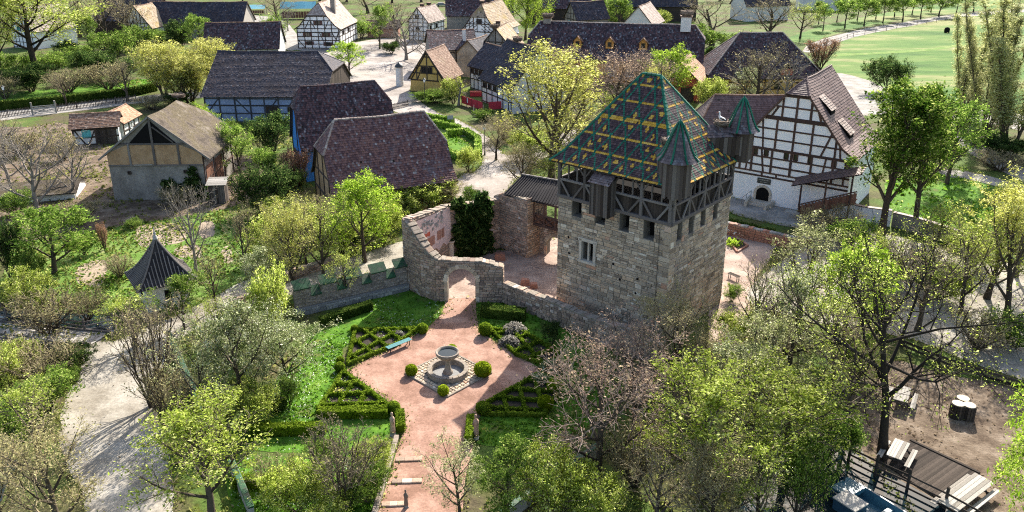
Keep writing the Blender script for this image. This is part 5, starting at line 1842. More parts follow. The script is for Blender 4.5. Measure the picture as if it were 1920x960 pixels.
# clay barn with thatch
H = house('clay_barn', 'clay and stone barn with mossy thatched roof and open dark gable', -39.9, 92.3, 1.60, 11.5, 12.2, 4.9, 9.75, 'plaster_grey', 'tile_brown', 0, 2.4, None, 7.6, thatch=True, seed=6, cat='barn', kick=False, barge='timber_grey', ov=.9)
def clay_front(H):
    o_, u, n, ln, poly = H['A']
    up = Vector((0, 0, 1))
    mb = MB()
    zz = 4.1
    pts = [(0, zz), (ln, zz), (ln, H['zc']), (ln * .76, 6.55), (ln * .24, 6.55), (0, H['zc'])]
    mb.poly([o_ + u * a + up * b_ + n * .05 for a, b_ in pts])
    mb.poly([o_ + u * a + up * b_ + n * .05 for a, b_ in ((0, zz), (0, zz - .001), (ln, zz - .001), (ln, zz))])
    mb.build('clay_panel', 'clay', H['root'])
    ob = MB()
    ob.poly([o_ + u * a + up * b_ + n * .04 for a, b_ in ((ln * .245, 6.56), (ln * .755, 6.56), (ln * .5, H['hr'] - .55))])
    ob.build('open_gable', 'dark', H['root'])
    beam_on(H, 'A', (-1, zz), (ln + 1, zz), .18, 'timber_grey', .09)
    beam_on(H, 'A', (1, 6.55), (ln - 1, 6.55), .2, 'timber_grey', .09)
    beam_on(H, 'A', (ln * .5, zz), (ln * .5, 10), .26, 'timber_grey', .12)
    for x in (ln * .24, ln * .76):
        beam_on(H, 'A', (x, zz), (x, 6.6), .22, 'timber_grey', .10)
    beam_on(H, 'A', (ln * .52, 8.5), (ln * .72, 6.7), .16, 'timber_grey', .10)
    bar(H['root'], 'plank', o_ + u * (ln * .27) + up * 4.15 + n * .16, o_ + u * (ln * .47) + up * 4.2 + n * .16, .12, .1, n, 'boards_pale')
clay_front(H)
window(H, 'A', 2.0, 3.1, .3, .3)
window(H, 'A', 8.2, 3.2, .3, .3)
frame_grid(H, 'F', [.1, 3.5, 7, 10.2], [.15, 2.2], w=.2, mat='timber_red')
for x in (.6, 3.9):
    bar(H['root'], 'red_board', H['F'][0] + Vector((x, -.05, 1.9)), H['F'][0] + Vector((x + 2.4, -.05, 1.9)), 3.6, .04, (0, -1, 0), 'boards_brown')
o_, u, n, ln, poly = H['A']
wp = H['root'].matrix_world
c_, s_ = math.cos(1.60), math.sin(1.60)
def l2w(H, p, cx, cy, th):
    c, s = math.cos(th), math.sin(th)
    return Vector((cx + c * p.x - s * p.y, cy + s * p.x + c * p.y, p.z))
uw = Vector((c_ * u.x - s_ * u.y, s_ * u.x + c_ * u.y, 0))
nw = Vector((c_ * n.x - s_ * n.y, s_ * n.x + c_ * n.y, 0))
ivy_on('creeper', 'dark creeper spreading up the grey clay barn wall', l2w(H, o_ + u * 5.5 + n * .02, -39.9, 92.3, 1.60), uw, nw, 5.2, 0, 2.6, 8, count=1500, edge=.8)
ivy_on('creeper', 'thin arm of creeper reaching high on the grey barn wall', l2w(H, o_ + u * 8.6 + n * .02, -39.9, 92.3, 1.60), uw, nw, 1.2, 1.2, 4.0, 9, count=260)
nest((-40.2, 96.6, 9.75), .8, 'pale stork nest on the ridge end of the thatched barn', .45, 5)
# little huts behind it
H = house('garden_hut', 'small timbered hut with brown tiles and turquoise shuttered window', -59.0, 112.6, .30, 6.6, 4.6, 2.5, 4.15, 'white_old', 'tile_brown', tw=.22, tl=.28, seed=8, cat='hut', kick=False, ov=.4)
frame_grid(H, 'F', [.1, 2.9, 5.5], [.1, 1.15, 2.2], [((.3, 2.2), (1.5, .1)), ((2.9, 2.2), (1.9, .1))])
window(H, 'F', 1.25, 1.2, 1.05, .95, 'shutter_teal', 'shutter_teal')
for i in range(8):
    bar(H['root'], 'board', H['F'][0] + Vector((3.05 + i * .31, -.04, .1)), H['F'][0] + Vector((3.05 + i * .31, -.04, 2.3)), .29, .05, (0, -1, 0), 'boards_dark')
frame_grid(H, 'A', [.1, 3.4], [.1, 1.3, 2.3])
bar(H['root'], 'blue_panel', H['A'][0] + H['A'][1] * .3 + Vector((-.03, 0, .9)), H['A'][0] + H['A'][1] * 3.2 + Vector((-.03, 0, .9)), 1.5, .03, (-1, 0, 0), 'shutter_teal')
H = house('garden_hut', 'second small hut with sunlit brown tiles joined behind the turquoise-windowed hut', -57.6, 116.2, 1.58, 6.2, 4.4, 2.4, 4.05, 'white_old', 'tile_orange', tw=.22, tl=.28, seed=9, cat='hut', kick=False, ov=.4)
frame_grid(H, 'F', [.1, 1.8, 3.6, 5.2], [.1, 1.2, 2.2])
window(H, 'F', 2.1, 1.2, .7, .8, 'white_paint')
# ochre house
H = house('ochre_house', 'small ochre timber-framed house with brown tiled roof on the square', -14.2, 151.2, 1.24, 8.6, 7.6, 2.2, 7.6, 'ochre', 'tile_brown', tw=.22, tl=.28, seed=10, kick=False, ov=.45)
frame_grid(H, 'A', [], [2.15, 3.45, 4.75, 6.4], [((1.4, 2.2), (2.4, 4.7))])
for x, a, b_ in ((3.35, 2.2, 9), (1.3, 2.2, 4.75), (5.4, 2.2, 4.75)):
    beam_on(H, 'A', (x, a), (x, b_), .17)
beam_on(H, 'A', (.2, 2.3), (3.35, 7.2), .2)
beam_on(H, 'A', (6.5, 2.3), (3.35, 7.2), .2)
window(H, 'A', 2.3, 3.55, .9, 1.0)
window(H, 'A', 3.5, 3.55, .9, 1.0)
# white and black gabled house A
H = house('timbered_house', 'tall black-and-white timber-framed house with grey half hip and dormer left of the square', -46.6, 208.8, 1.5, 17.5, 11.6, 4.7, 10.9, 'plaster_white', 'tile_pinkgrey', 2.4, 0, 8.0, None, tw=.3, tl=.36, seed=11)
frame_grid(H, 'A', [.15, 1.9, 3.6, 5.3, 7.0, 8.7, 10.4], [.15, 1.1, 2.0, 2.9, 3.9, 4.8, 5.7, 6.7, 7.7], [((2.2, 4.9), (3.2, 6.6)), ((4.6, 4.9), (3.6, 6.6)), ((7.2, 4.9), (8.0, 6.6)), ((5.6, 3.9), (6.8, 1.2)), ((10.3, 3.8), (8.9, .2)), ((.3, 2), (1.8, .2)), ((8.7, 3.9), (9.8, 2.0))], w=.2)
for x, z in ((2.1, 2.95), (6.7, 2.95), (2.4, .9), (7.0, .7), (4.9, 5.8)):
    window(H, 'A', x, z, 1.1, .85, shutters='shutter_brown')
frame_grid(H, 'F', [.2, 2.5, 5, 7.5, 10, 12.5, 15], [.2, 1.6, 3.0, 4.2])
for x in (3, 8):
    window(H, 'F', x, 3.05, 1.0, .9)
chimney(H, -1.5, -2.2, 1.1, 2.2)
# smaller white house B
H = house('timbered_house', 'narrow white timber-framed house with sunlit grey-brown roof and two chimneys behind the square', -22.6, 218.9, 1.22, 10.8, 6.4, 4.6, 8.5, 'plaster_white', 'tile_pinkgrey', tw=.3, tl=.36, seed=12, kick=False, ov=.4)
frame_grid(H, 'A', [.15, 1.4, 2.8, 4.2, 5.4], [.15, 1.2, 2.4, 3.6, 4.6, 5.6, 6.6], [((.2, 3.6), (1.4, 2.4))], w=.17)
window(H, 'A', 2.1, 5.7, 1.0, .9)
window(H, 'A', 2.2, 2.5, .9, .9)
frame_grid(H, 'F', [.2, 2, 4, 6, 8, 9.6], [.2, 1.5, 2.8, 4.0], w=.17)
window(H, 'F', 1.0, 2.9, .9, .9)
window(H, 'F', 4.6, 2.9, .9, .9)
for x in (-1.5, 2.5):
    z = chimney(H, x, .4, .9, .9, 'boards_dark')
# large gable house C with chevrons
H = house('timbered_house', 'large white gabled house with herringbone black timbers and mossy roof', -5.0, 192.8, 1.23, 15, 9.6, 6.0, 11.9, 'plaster_white', 'tile_moss', 1.9, 0, 9.2, None, tw=.3, tl=.36, seed=13)
frame_grid(H, 'A', [.2, 2.9, 5.7, 8.5], [.2, 1.8, 3.5, 5.9, 7.6, 9.1], w=.2)
for i in range(-4, 5):
    if i in (0,):
        continue
    sg = 1 if i < 0 else -1
    c = 4.3 + i * .95
    for zz in (6.0, 6.8, 7.7):
        beam_on(H, 'A', (c - .45, zz + (.6 if sg < 0 else 0)), (c + .45, zz + (0 if sg < 0 else .6)), .13, 'timber', .02)
    beam_on(H, 'A', (c + .47, 5.9), (c + .47, 9), .13, 'timber', .03)
window(H, 'A', 3.7, 7.7, 1.2, 1.0)
window(H, 'A', 1.2, 3.8, 1.0, 1.2)
for x in (-4.5, -.5):
    chimney(H, x, .3, .8, .9, 'boards_dark')
# gabled house J in front of it
H = house('timbered_house', 'low dark-framed house with mossy orange roof and a nest on its gable', -2.2, 171.2, 1.337, 10.5, 7.4, 5.0, 9.3, 'plaster_grey', 'tile_moss', tw=.27, tl=.33, seed=14, kick=False)
frame_grid(H, 'A', [.2, 1.8, 3.2, 4.6, 6.2], [.2, 2.5, 5.0, 6.4], [((1.8, 6.3), (3.2, 5.1)), ((4.6, 6.3), (3.2, 5.1))], w=.18)
nest((-3.5, 166.4, 9.2), .95, 'dark stork nest on the gable tip of the mossy orange roof', .8, 6)
chimney(H, -1.6, .3, .8, 1.2, 'boards_dark')
# dark-roofed house K
H = house('dark_roofed_house', 'dark slate-roofed house with blue eaves behind the ochre house', -12.8, 171.0, .2, 10.0, 12.0, 5.0, 8.3, 'plaster_grey', 'tile_dark', tw=.25, tl=.3, seed=15, kick=False)
frame_grid(H, 'F', [.2, 2.5, 5, 7.5, 9.0], [.2, 2.2, 4.4])
chimney(H, 2.4, -3.2, .6, 1.0, 'white_old')
H = house('dark_roofed_wing', 'narrow dark tiled wing between the blue-eaved house and the inn', -7.0, 166.0, 1.15, 9.0, 6.0, 4.6, 7.4, 'plaster_grey', 'tile_slate', tw=.25, tl=.3, seed=16, kick=False)
# inn: two grey roofs
H = house('inn', 'half-timbered inn wing with steep slate-grey roof left above the red terrace', -2.6, 150.0, -.97, 8.0, 8.6, 4.3, 8.2, 'white_old', 'tile_slate', tw=.23, tl=.29, seed=17, kick=False)
frame_grid(H, 'F', [.15, 1.4, 2.8, 4.2, 5.6, 6.8], [.2, 2.0, 3.0, 4.0], [((1.5, 3.0), (2.7, 2.0))], w=.18)
for x in (.5, 1.8, 3.2, 4.6):
    window(H, 'F', x, 3.05, .85, .8)
frame_grid(H, 'A', [.15, 2, 4, 6, 7.4], [.2, 2.0, 4.0, 5.5], w=.18)
H = house('inn_annex', 'larger timbered inn block with blue-grey tiles right behind the red terrace', 2.0, 137.2, -1.08, 12.0, 11.4, 4.0, 10.4, 'white_old', 'tile_slate', tw=.23, tl=.29, seed=18, kick=False)
frame_grid(H, 'F', [.15, 2, 4, 6, 8, 10, 10.9], [.2, 1.8, 2.6, 3.6], w=.18)
for x in (.7, 2.6, 4.6):
    window(H, 'F', x, 2.65, 1.0, .85)
frame_grid(H, 'A', [.15, 2, 4, 6, 8, 10], [.2, 2.0, 3.8, 6.0], w=.18)
nest((1.0, 139.8, 10.3), .95, 'bulky dark stork nest on the ridge of the larger grey inn roof', .8, 7)
stork((1.0, 139.8, 10.95), 1.2, 'white stork standing in the nest on the grey inn roof')
# long house
LH = house('long_house', 'long orange-walled house with grey-purple roof, dormers and nests on both ridge ends', 20.3, 160.5, -.22, 34, 12.0, 4.6, 11.0, 'orange_wall', 'tile_dark', 2.0, 2.0, 8.4, 8.4, tw=.26, tl=.32, seed=19, ridge='tile_pinkgrey')
frame_grid(LH, 'F', [.2 + 3.2 * i for i in range(11)], [.2, 4.1], w=.2, mat='timber')
for i in range(9):
    window(LH, 'F', 1.6 + 3.6 * i, 1.6, 1.1, 1.3, 'white_paint')
frame_grid(LH, 'B', [.2, 3.5, 7, 10.6], [.2, 4.2, 6.6], w=.2)
def dormers(H, xs, y=-3.6):
    for x in xs:
        z = H['f'](y)
        mb = MB()
        y0 = y - .2
        w, h = .75, 1.15
        mb.poly([(x - w, y0, z - .2), (x + w, y0, z - .2), (x + w, y0, z + h), (x, y0, z + h + .8), (x - w, y0, z + h)])
        mb.quad((x - w, y0 + 2.4, z - .2), (x - w, y0, z - .2), (x - w, y0, z + h), (x - w, y0 + 2.4, z + h))
        mb.quad((x + w, y0, z - .2), (x + w, y0 + 2.4, z - .2), (x + w, y0 + 2.4, z + h), (x + w, y0, z + h))
        d = mb.build('dormer', 'orange_wall', H['root'])
        rm = MB()
        for sx in (-1, 1):
            q = [Vector((x + sx * (w + .3), y0 - .3, z + h - .25)), Vector((x + sx * (w + .3), y0 + 2.6, z + h - .25)), Vector((x, y0 + 2.6, z + h + .88)), Vector((x, y0 - .3, z + h + .88))]
            rm.poly(q)
            rm.poly([p - Vector((0, 0, .08)) for p in reversed(q)])
        rm.build('dormer_roof', 'tile_brown', d)
        pm = MB()
        pm.box((x - .38, y0 - .04, z + .15), (x + .38, y0 - .01, z + 1.0))
        pm.build('pane', 'glass', d)
dormers(LH, (-7.0, -.8, 5.6))
c_, s_ = math.cos(-.22), math.sin(-.22)
def lh(x, y, z):
    return (20.3 + c_ * x - s_ * y, 160.5 + s_ * x + c_ * y, z)
zc_ = chimney(LH, -13.6, 0, 1.4, .5, 'plaster_grey')
nest(lh(-13.6, 0, zc_), 1.25, 'wide stork nest on the left chimney of the long house', .9, 8)
zc_ = chimney(LH, 13.2, -.6, 1.9, 2.2, 'white_old')
nest(lh(13.2, -.6, zc_), 1.3, 'tall stork nest on the pale right chimney of the long house', 1.2, 9)
# red barn
H = house('red_barn', 'small red barn with sunlit orange-brown roof right of the long house', 30.6, 144.4, 1.2, 10.5, 8.0, 3.4, 7.0, 'red_wall', 'tile_orange', tw=.24, tl=.3, seed=20, kick=False, cat='barn')
frame_grid(H, 'A', [.15, 3.4, 7], [.15, 2.6], w=.18, mat='timber_red')
door(H, 'A', 4.2, 2.0, 2.3)
H = house('low_shed', 'low shed with white ridge strip between red barn and hipped barn', 37.0, 148.5, 0.0, 5.5, 5.0, 2.6, 3.8, 'stone_red', 'tile_dark', tw=.24, tl=.3, seed=21, kick=False, cat='shed', ridge='white_paint')
# hipped dark barn
H = house('hipped_barn', 'broad yellow-walled barn with dark hipped roof behind bare trees', 45.0, 149.3, -.01, 20.5, 14, 3.4, 10.7, 'ochre', 'tile_dark', 6.6, 6.2, 3.9, 3.9, tw=.24, tl=.3, seed=22, cat='barn', ridge='tile_pinkgrey')
frame_grid(H, 'F', [.2 + 2.4 * i for i in range(9)], [.15, 1.5, 2.7], w=.18, mat='timber_red')
for x in (11.5, 15.5):
    window(H, 'F', x, 1.55, 1.0, 1.0)
def front_dormer(H, x):
    up = Vector((0, 0, 1))
    mb = MB()
    y0, z = -6.2, 3.3
    mb.box((x - 1, y0, z), (x + 1, y0 + 3, z + 1.7))
    d = mb.build('dormer', 'red_wall', H['root'])
    rm = MB()
    for sx in (-1, 1):
        q = [Vector((x + sx * 1.4, y0 - .3, z + 1.4)), Vector((x + sx * 1.4, y0 + 4, z + 1.4)), Vector((x, y0 + 4, z + 2.8)), Vector((x, y0 - .3, z + 2.8))]
        rm.poly(q)
        tile_face(rm, q, .24, .3, rng=H['rng'])
    rm.build('dormer_roof', 'tile_slate', d)
front_dormer(H, 3.6)
# white half-timbered house
WHP = (33.3, 88.6, .948)
H = WH = house('white_house', 'big white half-timbered house with plum tiled half-hipped roof right of the tower', *WHP, 11.6, 13.4, 6.55, 14.15, 'plaster_white', 'tile_plum', 2.43, 0, 12.6, None, tw=.24, tl=.3, seed=23, ridge='tile_plum', thick=.05, barge='timber_red')
gl = H['A'][3]
for z, w in ((3.15, .22), (3.6, .2), (4.4, .17), (5.35, .17), (6.3, .26), (7.45, .17), (8.6, .17), (9.85, .42), (11.15, .17), (12.35, .22)):
    beam_on(H, 'A', (-1, z), (gl + 1, z), w, 'timber_red', .026)
mid = gl / 2
for x in (mid - 5.6, mid - 4.3, mid - 2.1, mid, mid + 2.15, mid + 4.4):
    beam_on(H, 'A', (x, 3.6), (x, 6.3), .24, 'timber_red', .034)
for x in (mid - 4.4, mid - 1.9, mid, mid + 1.9, mid + 4.4):
    beam_on(H, 'A', (x, 6.3), (x, 9.7), .22, 'timber_red', .034)
for x in (mid - 1.5, mid, mid + 1.5):
    beam_on(H, 'A', (x, 10), (x, 12.3), .22, 'timber_red', .034)
for a, b_ in (((mid - 6.2, 3.6), (mid - 5.9, 6.2)), ((mid - 4.9, 3.6), (mid - 4.6, 6.2)), ((mid - 2.9, 3.6), (mid - 3.3, 6.2)), ((mid + 3.3, 3.6), (mid + 3.6, 6.2)), ((mid + 5.6, 3.6), (mid + 5.6, 6.2)),
              ((mid - 5.3, 6.4), (mid - 4.1, 8.6)), ((mid - 3.2, 6.4), (mid - 3.5, 9.6)), ((mid + 3.0, 6.4), (mid + 4.1, 9.6)), ((mid + 5.0, 6.4), (mid + 4.7, 8.6)), ((mid - 2.6, 10), (mid - 1.9, 11.2)), ((mid + 2.6, 10), (mid + 2.2, 11.2))):
    beam_on(H, 'A', a, b_, .19, 'timber_red', .018)
for x in (mid - 5.75, mid - 5.3, mid - 3.95, mid - 2.1 - .65, mid - .55, mid + .45, mid + 2.0, mid + 4.45, mid + 5.8):
    window(H, 'A', x - .22, 5.5, .44, .72, 'timber_red', 'glass', 0)
for x in (mid - 3.0, mid - 1.4, mid + .8):
    beam_on(H, 'A', (x, 3.15), (x, 3.6), .2, 'timber_red', .03)
def white_extras(H):
    o_, u, n, ln, poly = H['A']
    up = Vector((0, 0, 1))
    root = H['root']
    # arched cellar door
    dm = MB()
    cx, hw, hs = 3.55, .72, 1.15
    prof = [(cx - hw, 0), (cx + hw, 0)] + [(cx + hw * math.cos(PI * i / 10), hs + hw * math.sin(PI * i / 10)) for i in range(11)]
    dm.poly([o_ + u * a + up * b_ + n * .03 for a, b_ in prof])
    d = dm.build('cellar_door', 'dark', root)
    for i in range(11):
        a = PI * (i + .5) / 11
        t = u * math.sin(a) - up * math.cos(a)
        p = o_ + u * (cx + (hw + .14) * math.cos(a)) + up * (hs + (hw + .14) * math.sin(a)) + n * .05
        bar(d, 'arch_stone', p - t * .12, p + t * .12, .28, .14, n, 'pale_stone')
    for sg in (-1, 1):
        for k in range(3):
            p = o_ + u * (cx + sg * (hw + .14)) + up * (hs * k / 3) + n * .05
            bar(d, 'jamb_stone', p + up * .01, p + up * (hs / 3 - .01), .28, .14, n, 'pale_stone')
    # stone steps down to it
    sm = MB()
    sm.box((0, 0, 0), (1, 1, 1))
    for k, (a, b_, w, h) in enumerate(((cx - 1.3, cx + 1.5, 1.3, .22), (cx - 1.1, cx + 1.3, .9, .40))):
        bar(root, 'step', o_ + u * a + n * (w / 2 + .05) + up * (h / 2), o_ + u * b_ + n * (w / 2 + .05) + up * (h / 2), w, h, up, 'pale_stone')
    for sg in (-1, 1):
        bar(root, 'step_wall', o_ + u * (cx + sg * 1.35) + n * .1 + up * .35, o_ + u * (cx + sg * 1.1) + n * 2.2 + up * .3, .3, .6, up, 'pale_stone')
    bar(root, 'handrail', o_ + u * (cx - 1.25) + n * .2 + up * 1.3, o_ + u * (cx - 1.6) + n * 2.0 + up * .9, .04, .04, n, 'metal_dark')
    for q in (.2, 1.1, 2.0):
        p = o_ + u * (cx - 1.25 - .35 * (q - .2) / 1.8) + n * q
        bar(root, 'handrail_post', p + up * .2, p + up * (1.3 - .4 * (q - .2) / 1.8), .035, .035, n, 'metal_dark')
    # name board over the door, white lettering
    b0 = bar(root, 'name_board', o_ + u * (cx - .75) + up * 2.62 + n * .06, o_ + u * (cx + .75) + up * 2.62 + n * .06, .62, .06, n, 'metal_dark')
    lm = MB()
    for z, a, b_ in ((2.74, cx - .58, cx + .58), (2.50, cx - .36, cx + .36)):
        x = a
        rng = random.Random(int(z * 100))
        while x < b_:
            w = rng.uniform(.05, .09)
            lm.beam(o_ + u * x + up * z + n * .097, o_ + u * (x + w) + up * z + n * .097, .09, .008, n)
            x += w + .035
    lm.build('lettering', 'boards_pale', root)
    # outside stair with boarded parapet and its own little roof
    s0, s1 = mid + 1.7, ln + 1.2
    dn = 1.35
    def S(s, z, d):
        return o_ + u * s + up * z + n * d
    rise = 2.6
    k = 17
    for i in range(k):
        a = s0 + (s1 - s0) * i / k
        z = rise * i / k
        bar(root, 'parapet_board', S(a + .18, z - .12, dn), S(a + .18, z + 1.05, dn), (s1 - s0) / k * .96, .05, n, 'boards_brown')
    bar(root, 'stair_stringer', S(s0, -.02, dn - .06), S(s1, rise - .1, dn - .06), .3, .08, n, 'timber_red')
    bar(root, 'parapet_rail', S(s0, 1.1, dn), S(s1, rise + 1.1, dn), .12, .12, n, 'timber_red')
    for i in range(11):
        a = s0 + (s1 - s0) * i / 11
        bar(root, 'stair_step', S(a + .2, rise * (i + .6) / 11, .1), S(a + .2, rise * (i + .6) / 11, dn - .1), .42, .06, up, 'boards_brown')
    for a, z in ((s0 + .1, 3.3), (s0 + 2.6, 4.6), (s1 - .6, 5.4)):
        bar(root, 'stair_post', S(a, 0, dn), S(a, z, dn), .17, .17, n, 'timber_red')
    rm = MB()
    q = [S(s0 - .8, 3.25, dn + .55), S(s1 + .3, 5.75, dn + .55), S(s1 + .3, 6.25, .05), S(s0 - .8, 3.75, .05)]
    rm.poly(q)
    rm.poly([p - up * .1 for p in reversed(q)])
    r2 = rm.build('stair_roof', 'timber_red', root)
    tm = MB()
    tile_face(tm, q, .22, .28, .04, rng=H['rng'])
    tm.build('tiles', 'tile_plum', r2, kind='stuff')
    bar(root, 'stone_base', S(s0 - 1.2, .14, dn), S(s0 + .3, .14, dn), .9, .28, up, 'stone_grey')
    # vaulted recess under the stair
    vm = MB()
    vm.poly([S(s0 + 2.2 + .8 * math.cos(PI * i / 8), .55 * math.sin(PI * i / 8) + .25, .03) for i in range(9)] + [S(s0 + 1.4, 0, .03), S(s0 + 3.0, 0, .03)])
    vm.build('vault_opening', 'dark', root)
    # hatch dormers on the sunlit roof side (-y)
    for x, y in ((-2.6, -3.0), (-1.6, -5.0)):
        f = H['f']
        y1 = y + 1.5
        z0, z1 = f(y) + .55, f(y1) + .02
        a = Vector((x - .95, y, z0)), Vector((x + .95, y, z0)), Vector((x + .95, y1, z1)), Vector((x - .95, y1, z1))
        m = MB()
        m.poly(list(a))
        m.poly([p - up * .08 for p in reversed(a)])
        dd = m.build('dormer', 'timber_red', H['roof'])
        t2 = MB()
        tile_face(t2, list(a), .24, .3, .05, rng=H['rng'])
        t2.build('tiles', 'tile_pinkgrey', H['root'], kind='stuff')
        fm = MB()
        fm.quad((x - .8, y + .05, f(y) - .05), (x + .8, y + .05, f(y) - .05), (x + .8, y + .05, z0 - .05), (x - .8, y + .05, z0 - .05))
        fm.quad((x - .8, y1, z1), (x - .8, y + .05, f(y) - .05), (x - .8, y + .05, z0 - .05), (x - .8, y1, z1 + .01))
        fm.quad((x + .8, y + .05, f(y) - .05), (x + .8, y1, z1), (x + .8, y1, z1 + .01), (x + .8, y + .05, z0 - .05))
        fm.build('dormer_front', 'dark', dd)
white_extras(WH)
H = house('rear_wing', 'dark red-tiled wing roof behind the white half-timbered house', 27.6, 97.0, -.05, 10.5, 7.5, 6.0, 10.0, 'white_old', 'tile_plum', 2.2, 0, 6.6, None, tw=.24, tl=.3, seed=24, kick=False, cat='wing')
# ------------------------------------------------------------------ far roofs
H = house('dark_barn', 'dark blue-brown tiled barn just behind the long blue barn', -60.0, 184.5, .12, 16.5, 11.0, 3.0, 8.3, 'white_old', 'tile_dark', tw=.3, tl=.36, seed=25, kick=False, cat='barn')
frame_grid(H, 'F', [.2 + 2.2 * i for i in range(7)], [.2, 1.4, 2.5])
H = house('dark_barn', 'large navy-roofed barn with pale boarded gable at the top left', -83.5, 221.5, -.05, 27, 10.5, 4.0, 9.3, 'boards_pale', 'tile_slate', tw=.32, tl=.38, seed=26, kick=False, cat='barn')
H = house('dark_barn', 'second navy roof adjoining the large barn farther left', -104, 228, -.05, 18, 11, 4.0, 10.2, 'boards_dark', 'tile_slate', tw=.32, tl=.38, seed=27, kick=False, cat='barn')
H = house('mossy_house', 'small timbered house with golden mossy roof at the top left', -95.6, 215.7, 1.45, 9.0, 8.6, 3.5, 9.1, 'white_old', 'tile_moss', tw=.3, tl=.36, seed=28, kick=False)
frame_grid(H, 'A', [.2 + .95 * i for i in range(9)], [.2, 1.1, 2.0, 2.9, 3.8, 4.8], [((.2, 1.1), (2.1, 2.9)), ((4, 1.1), (6, 2.9))], w=.16)
H = house('white_cottage', 'white timbered cottage half hidden by trees at the far left', -117, 206, 1.15, 12, 9.6, 4.2, 10, 'plaster_white', 'tile_pinkgrey', 1.8, 0, 7.8, None, tw=.3, tl=.36, seed=29)
frame_grid(H, 'A', [.2 + 1.2 * i for i in range(8)], [.2, 1.5, 2.8, 4.2, 5.6, 7.0], [((.2, 2.8), (1.4, 4.2))], w=.15)
window(H, 'A', 2.7, 4.4, .9, 1.0, 'shutter_teal')
window(H, 'A', 5.2, 4.4, .9, 1.0, 'shutter_teal')
H = house('dark_barn', 'great dark-roofed barn between the two white gabled houses', -9.3, 236, .06, 19.0, 14, 4.6, 12.5, 'stone_grey', 'tile_dark', tw=.32, tl=.38, seed=30, kick=False, cat='barn')
H = house('far_house', 'small grey-roofed house with timbered gable beyond the long house', 20.6, 229.5, .42, 10.5, 8.2, 4.0, 8.7, 'plaster_grey', 'tile_slate', tw=.32, tl=.38, seed=31, kick=False)
frame_grid(H, 'A', [.2, 2, 3.6, 5.2, 7.0], [.2, 2, 4.0, 5.5], w=.18)
window(H, 'A', 2.3, 2.2, 1.0, 1.3, 'shutter_teal')
H = house('dark_barn', 'dark hipped barn at the top centre beyond the weeping willow', 15.0, 256, .1, 20, 14, 4.5, 12, 'boards_dark', 'tile_dark', 5, 5, 4.6, 4.6, tw=.34, tl=.4, seed=32, kick=False, cat='barn')
H = house('dark_barn', 'dark blue barn roof at the top right of the village', 44.0, 262, .02, 26, 14, 4.5, 12.5, 'boards_dark', 'tile_slate', tw=.34, tl=.4, seed=33, kick=False, cat='barn')
H = house('pink_roofed_house', 'small house with sunlit pinkish roof just behind the long house ridge', 34.8, 219, 1.18, 13, 8.6, 4.0, 8.9, 'white_old', 'tile_pinkgrey', tw=.32, tl=.38, seed=34, kick=False)
H = house('brick_shed', 'low brown-roofed shed right of the tall black-and-white house', -34.5, 222, .0, 9, 5, 2.4, 4.4, 'stone_red', 'tile_brown', tw=.3, tl=.36, seed=35, kick=False, cat='shed')
H = house('far_house', 'blue-roofed house seen between trees at the top edge right of centre', 78, 262, .3, 16, 10, 4.5, 10, 'white_old', 'tile_slate', tw=.34, tl=.4, seed=36, kick=False)
H = house('far_house', 'farther blue-roofed house at the top edge beside the avenue', 108, 292, -.2, 16, 10, 4.5, 9.5, 'white_old', 'tile_slate', tw=.34, tl=.4, seed=37, kick=False)
H = house('lean_to', 'low thatched lean-to beside the clay barn', -54.5, 88.5, .25, 9.5, 6.0, .9, 1.9, 'white_old', 'tile_brown', thatch=True, seed=38, kick=False, cat='shed', nobarge=True)
def tarp_stall(label, px, py, top, w, d):
    base = G(px, py)
    h = HT(base, top)
    root = thing('market_stall', label, 'tent', base, .1)
    mb = MB()
    nx = 10
    for i in range(nx):
        x0, x1 = -w / 2 + w * i / nx, -w / 2 + w * (i + 1) / nx
        s0, s1 = .18 * math.sin(i * 1.3), .18 * math.sin((i + 1) * 1.3)
        mb.quad((x0, -d / 2, h * .62), (x1, -d / 2, h * .62), (x1, 0, h + s1 * .3), (x0, 0, h + s0 * .3))
        mb.quad((x0, 0, h + s0 * .3), (x1, 0, h + s1 * .3), (x1, d / 2, h * .62), (x0, d / 2, h * .62))
    mb.build('canopy', 'tarp', root, True)
    for sx in (-1, 1):
        for sy in (-1, 1):
            bar(root, 'post', (sx * w * .48, sy * d * .46, 0), (sx * w * .48, sy * d * .46, h * .63), .14, .14, (0, 1, 0), 'timber_grey')
    sm = MB()
    for i in range(12):
        x = -w * .46 + w * .92 * i / 12
        sm.box((x, -d * .44, .3), (x + w * .07, -d * .42, h * .45))
    sm.build('side_boards', 'boards_brown', root)
tarp_stall('long turquoise canvas roof at the top edge left of the black-and-white house', 472, 26, 9, 9.5, 4)
tarp_stall('turquoise canvas roof over pinkish boards beside the tall black-and-white house', 562, 34, 3, 11, 5)
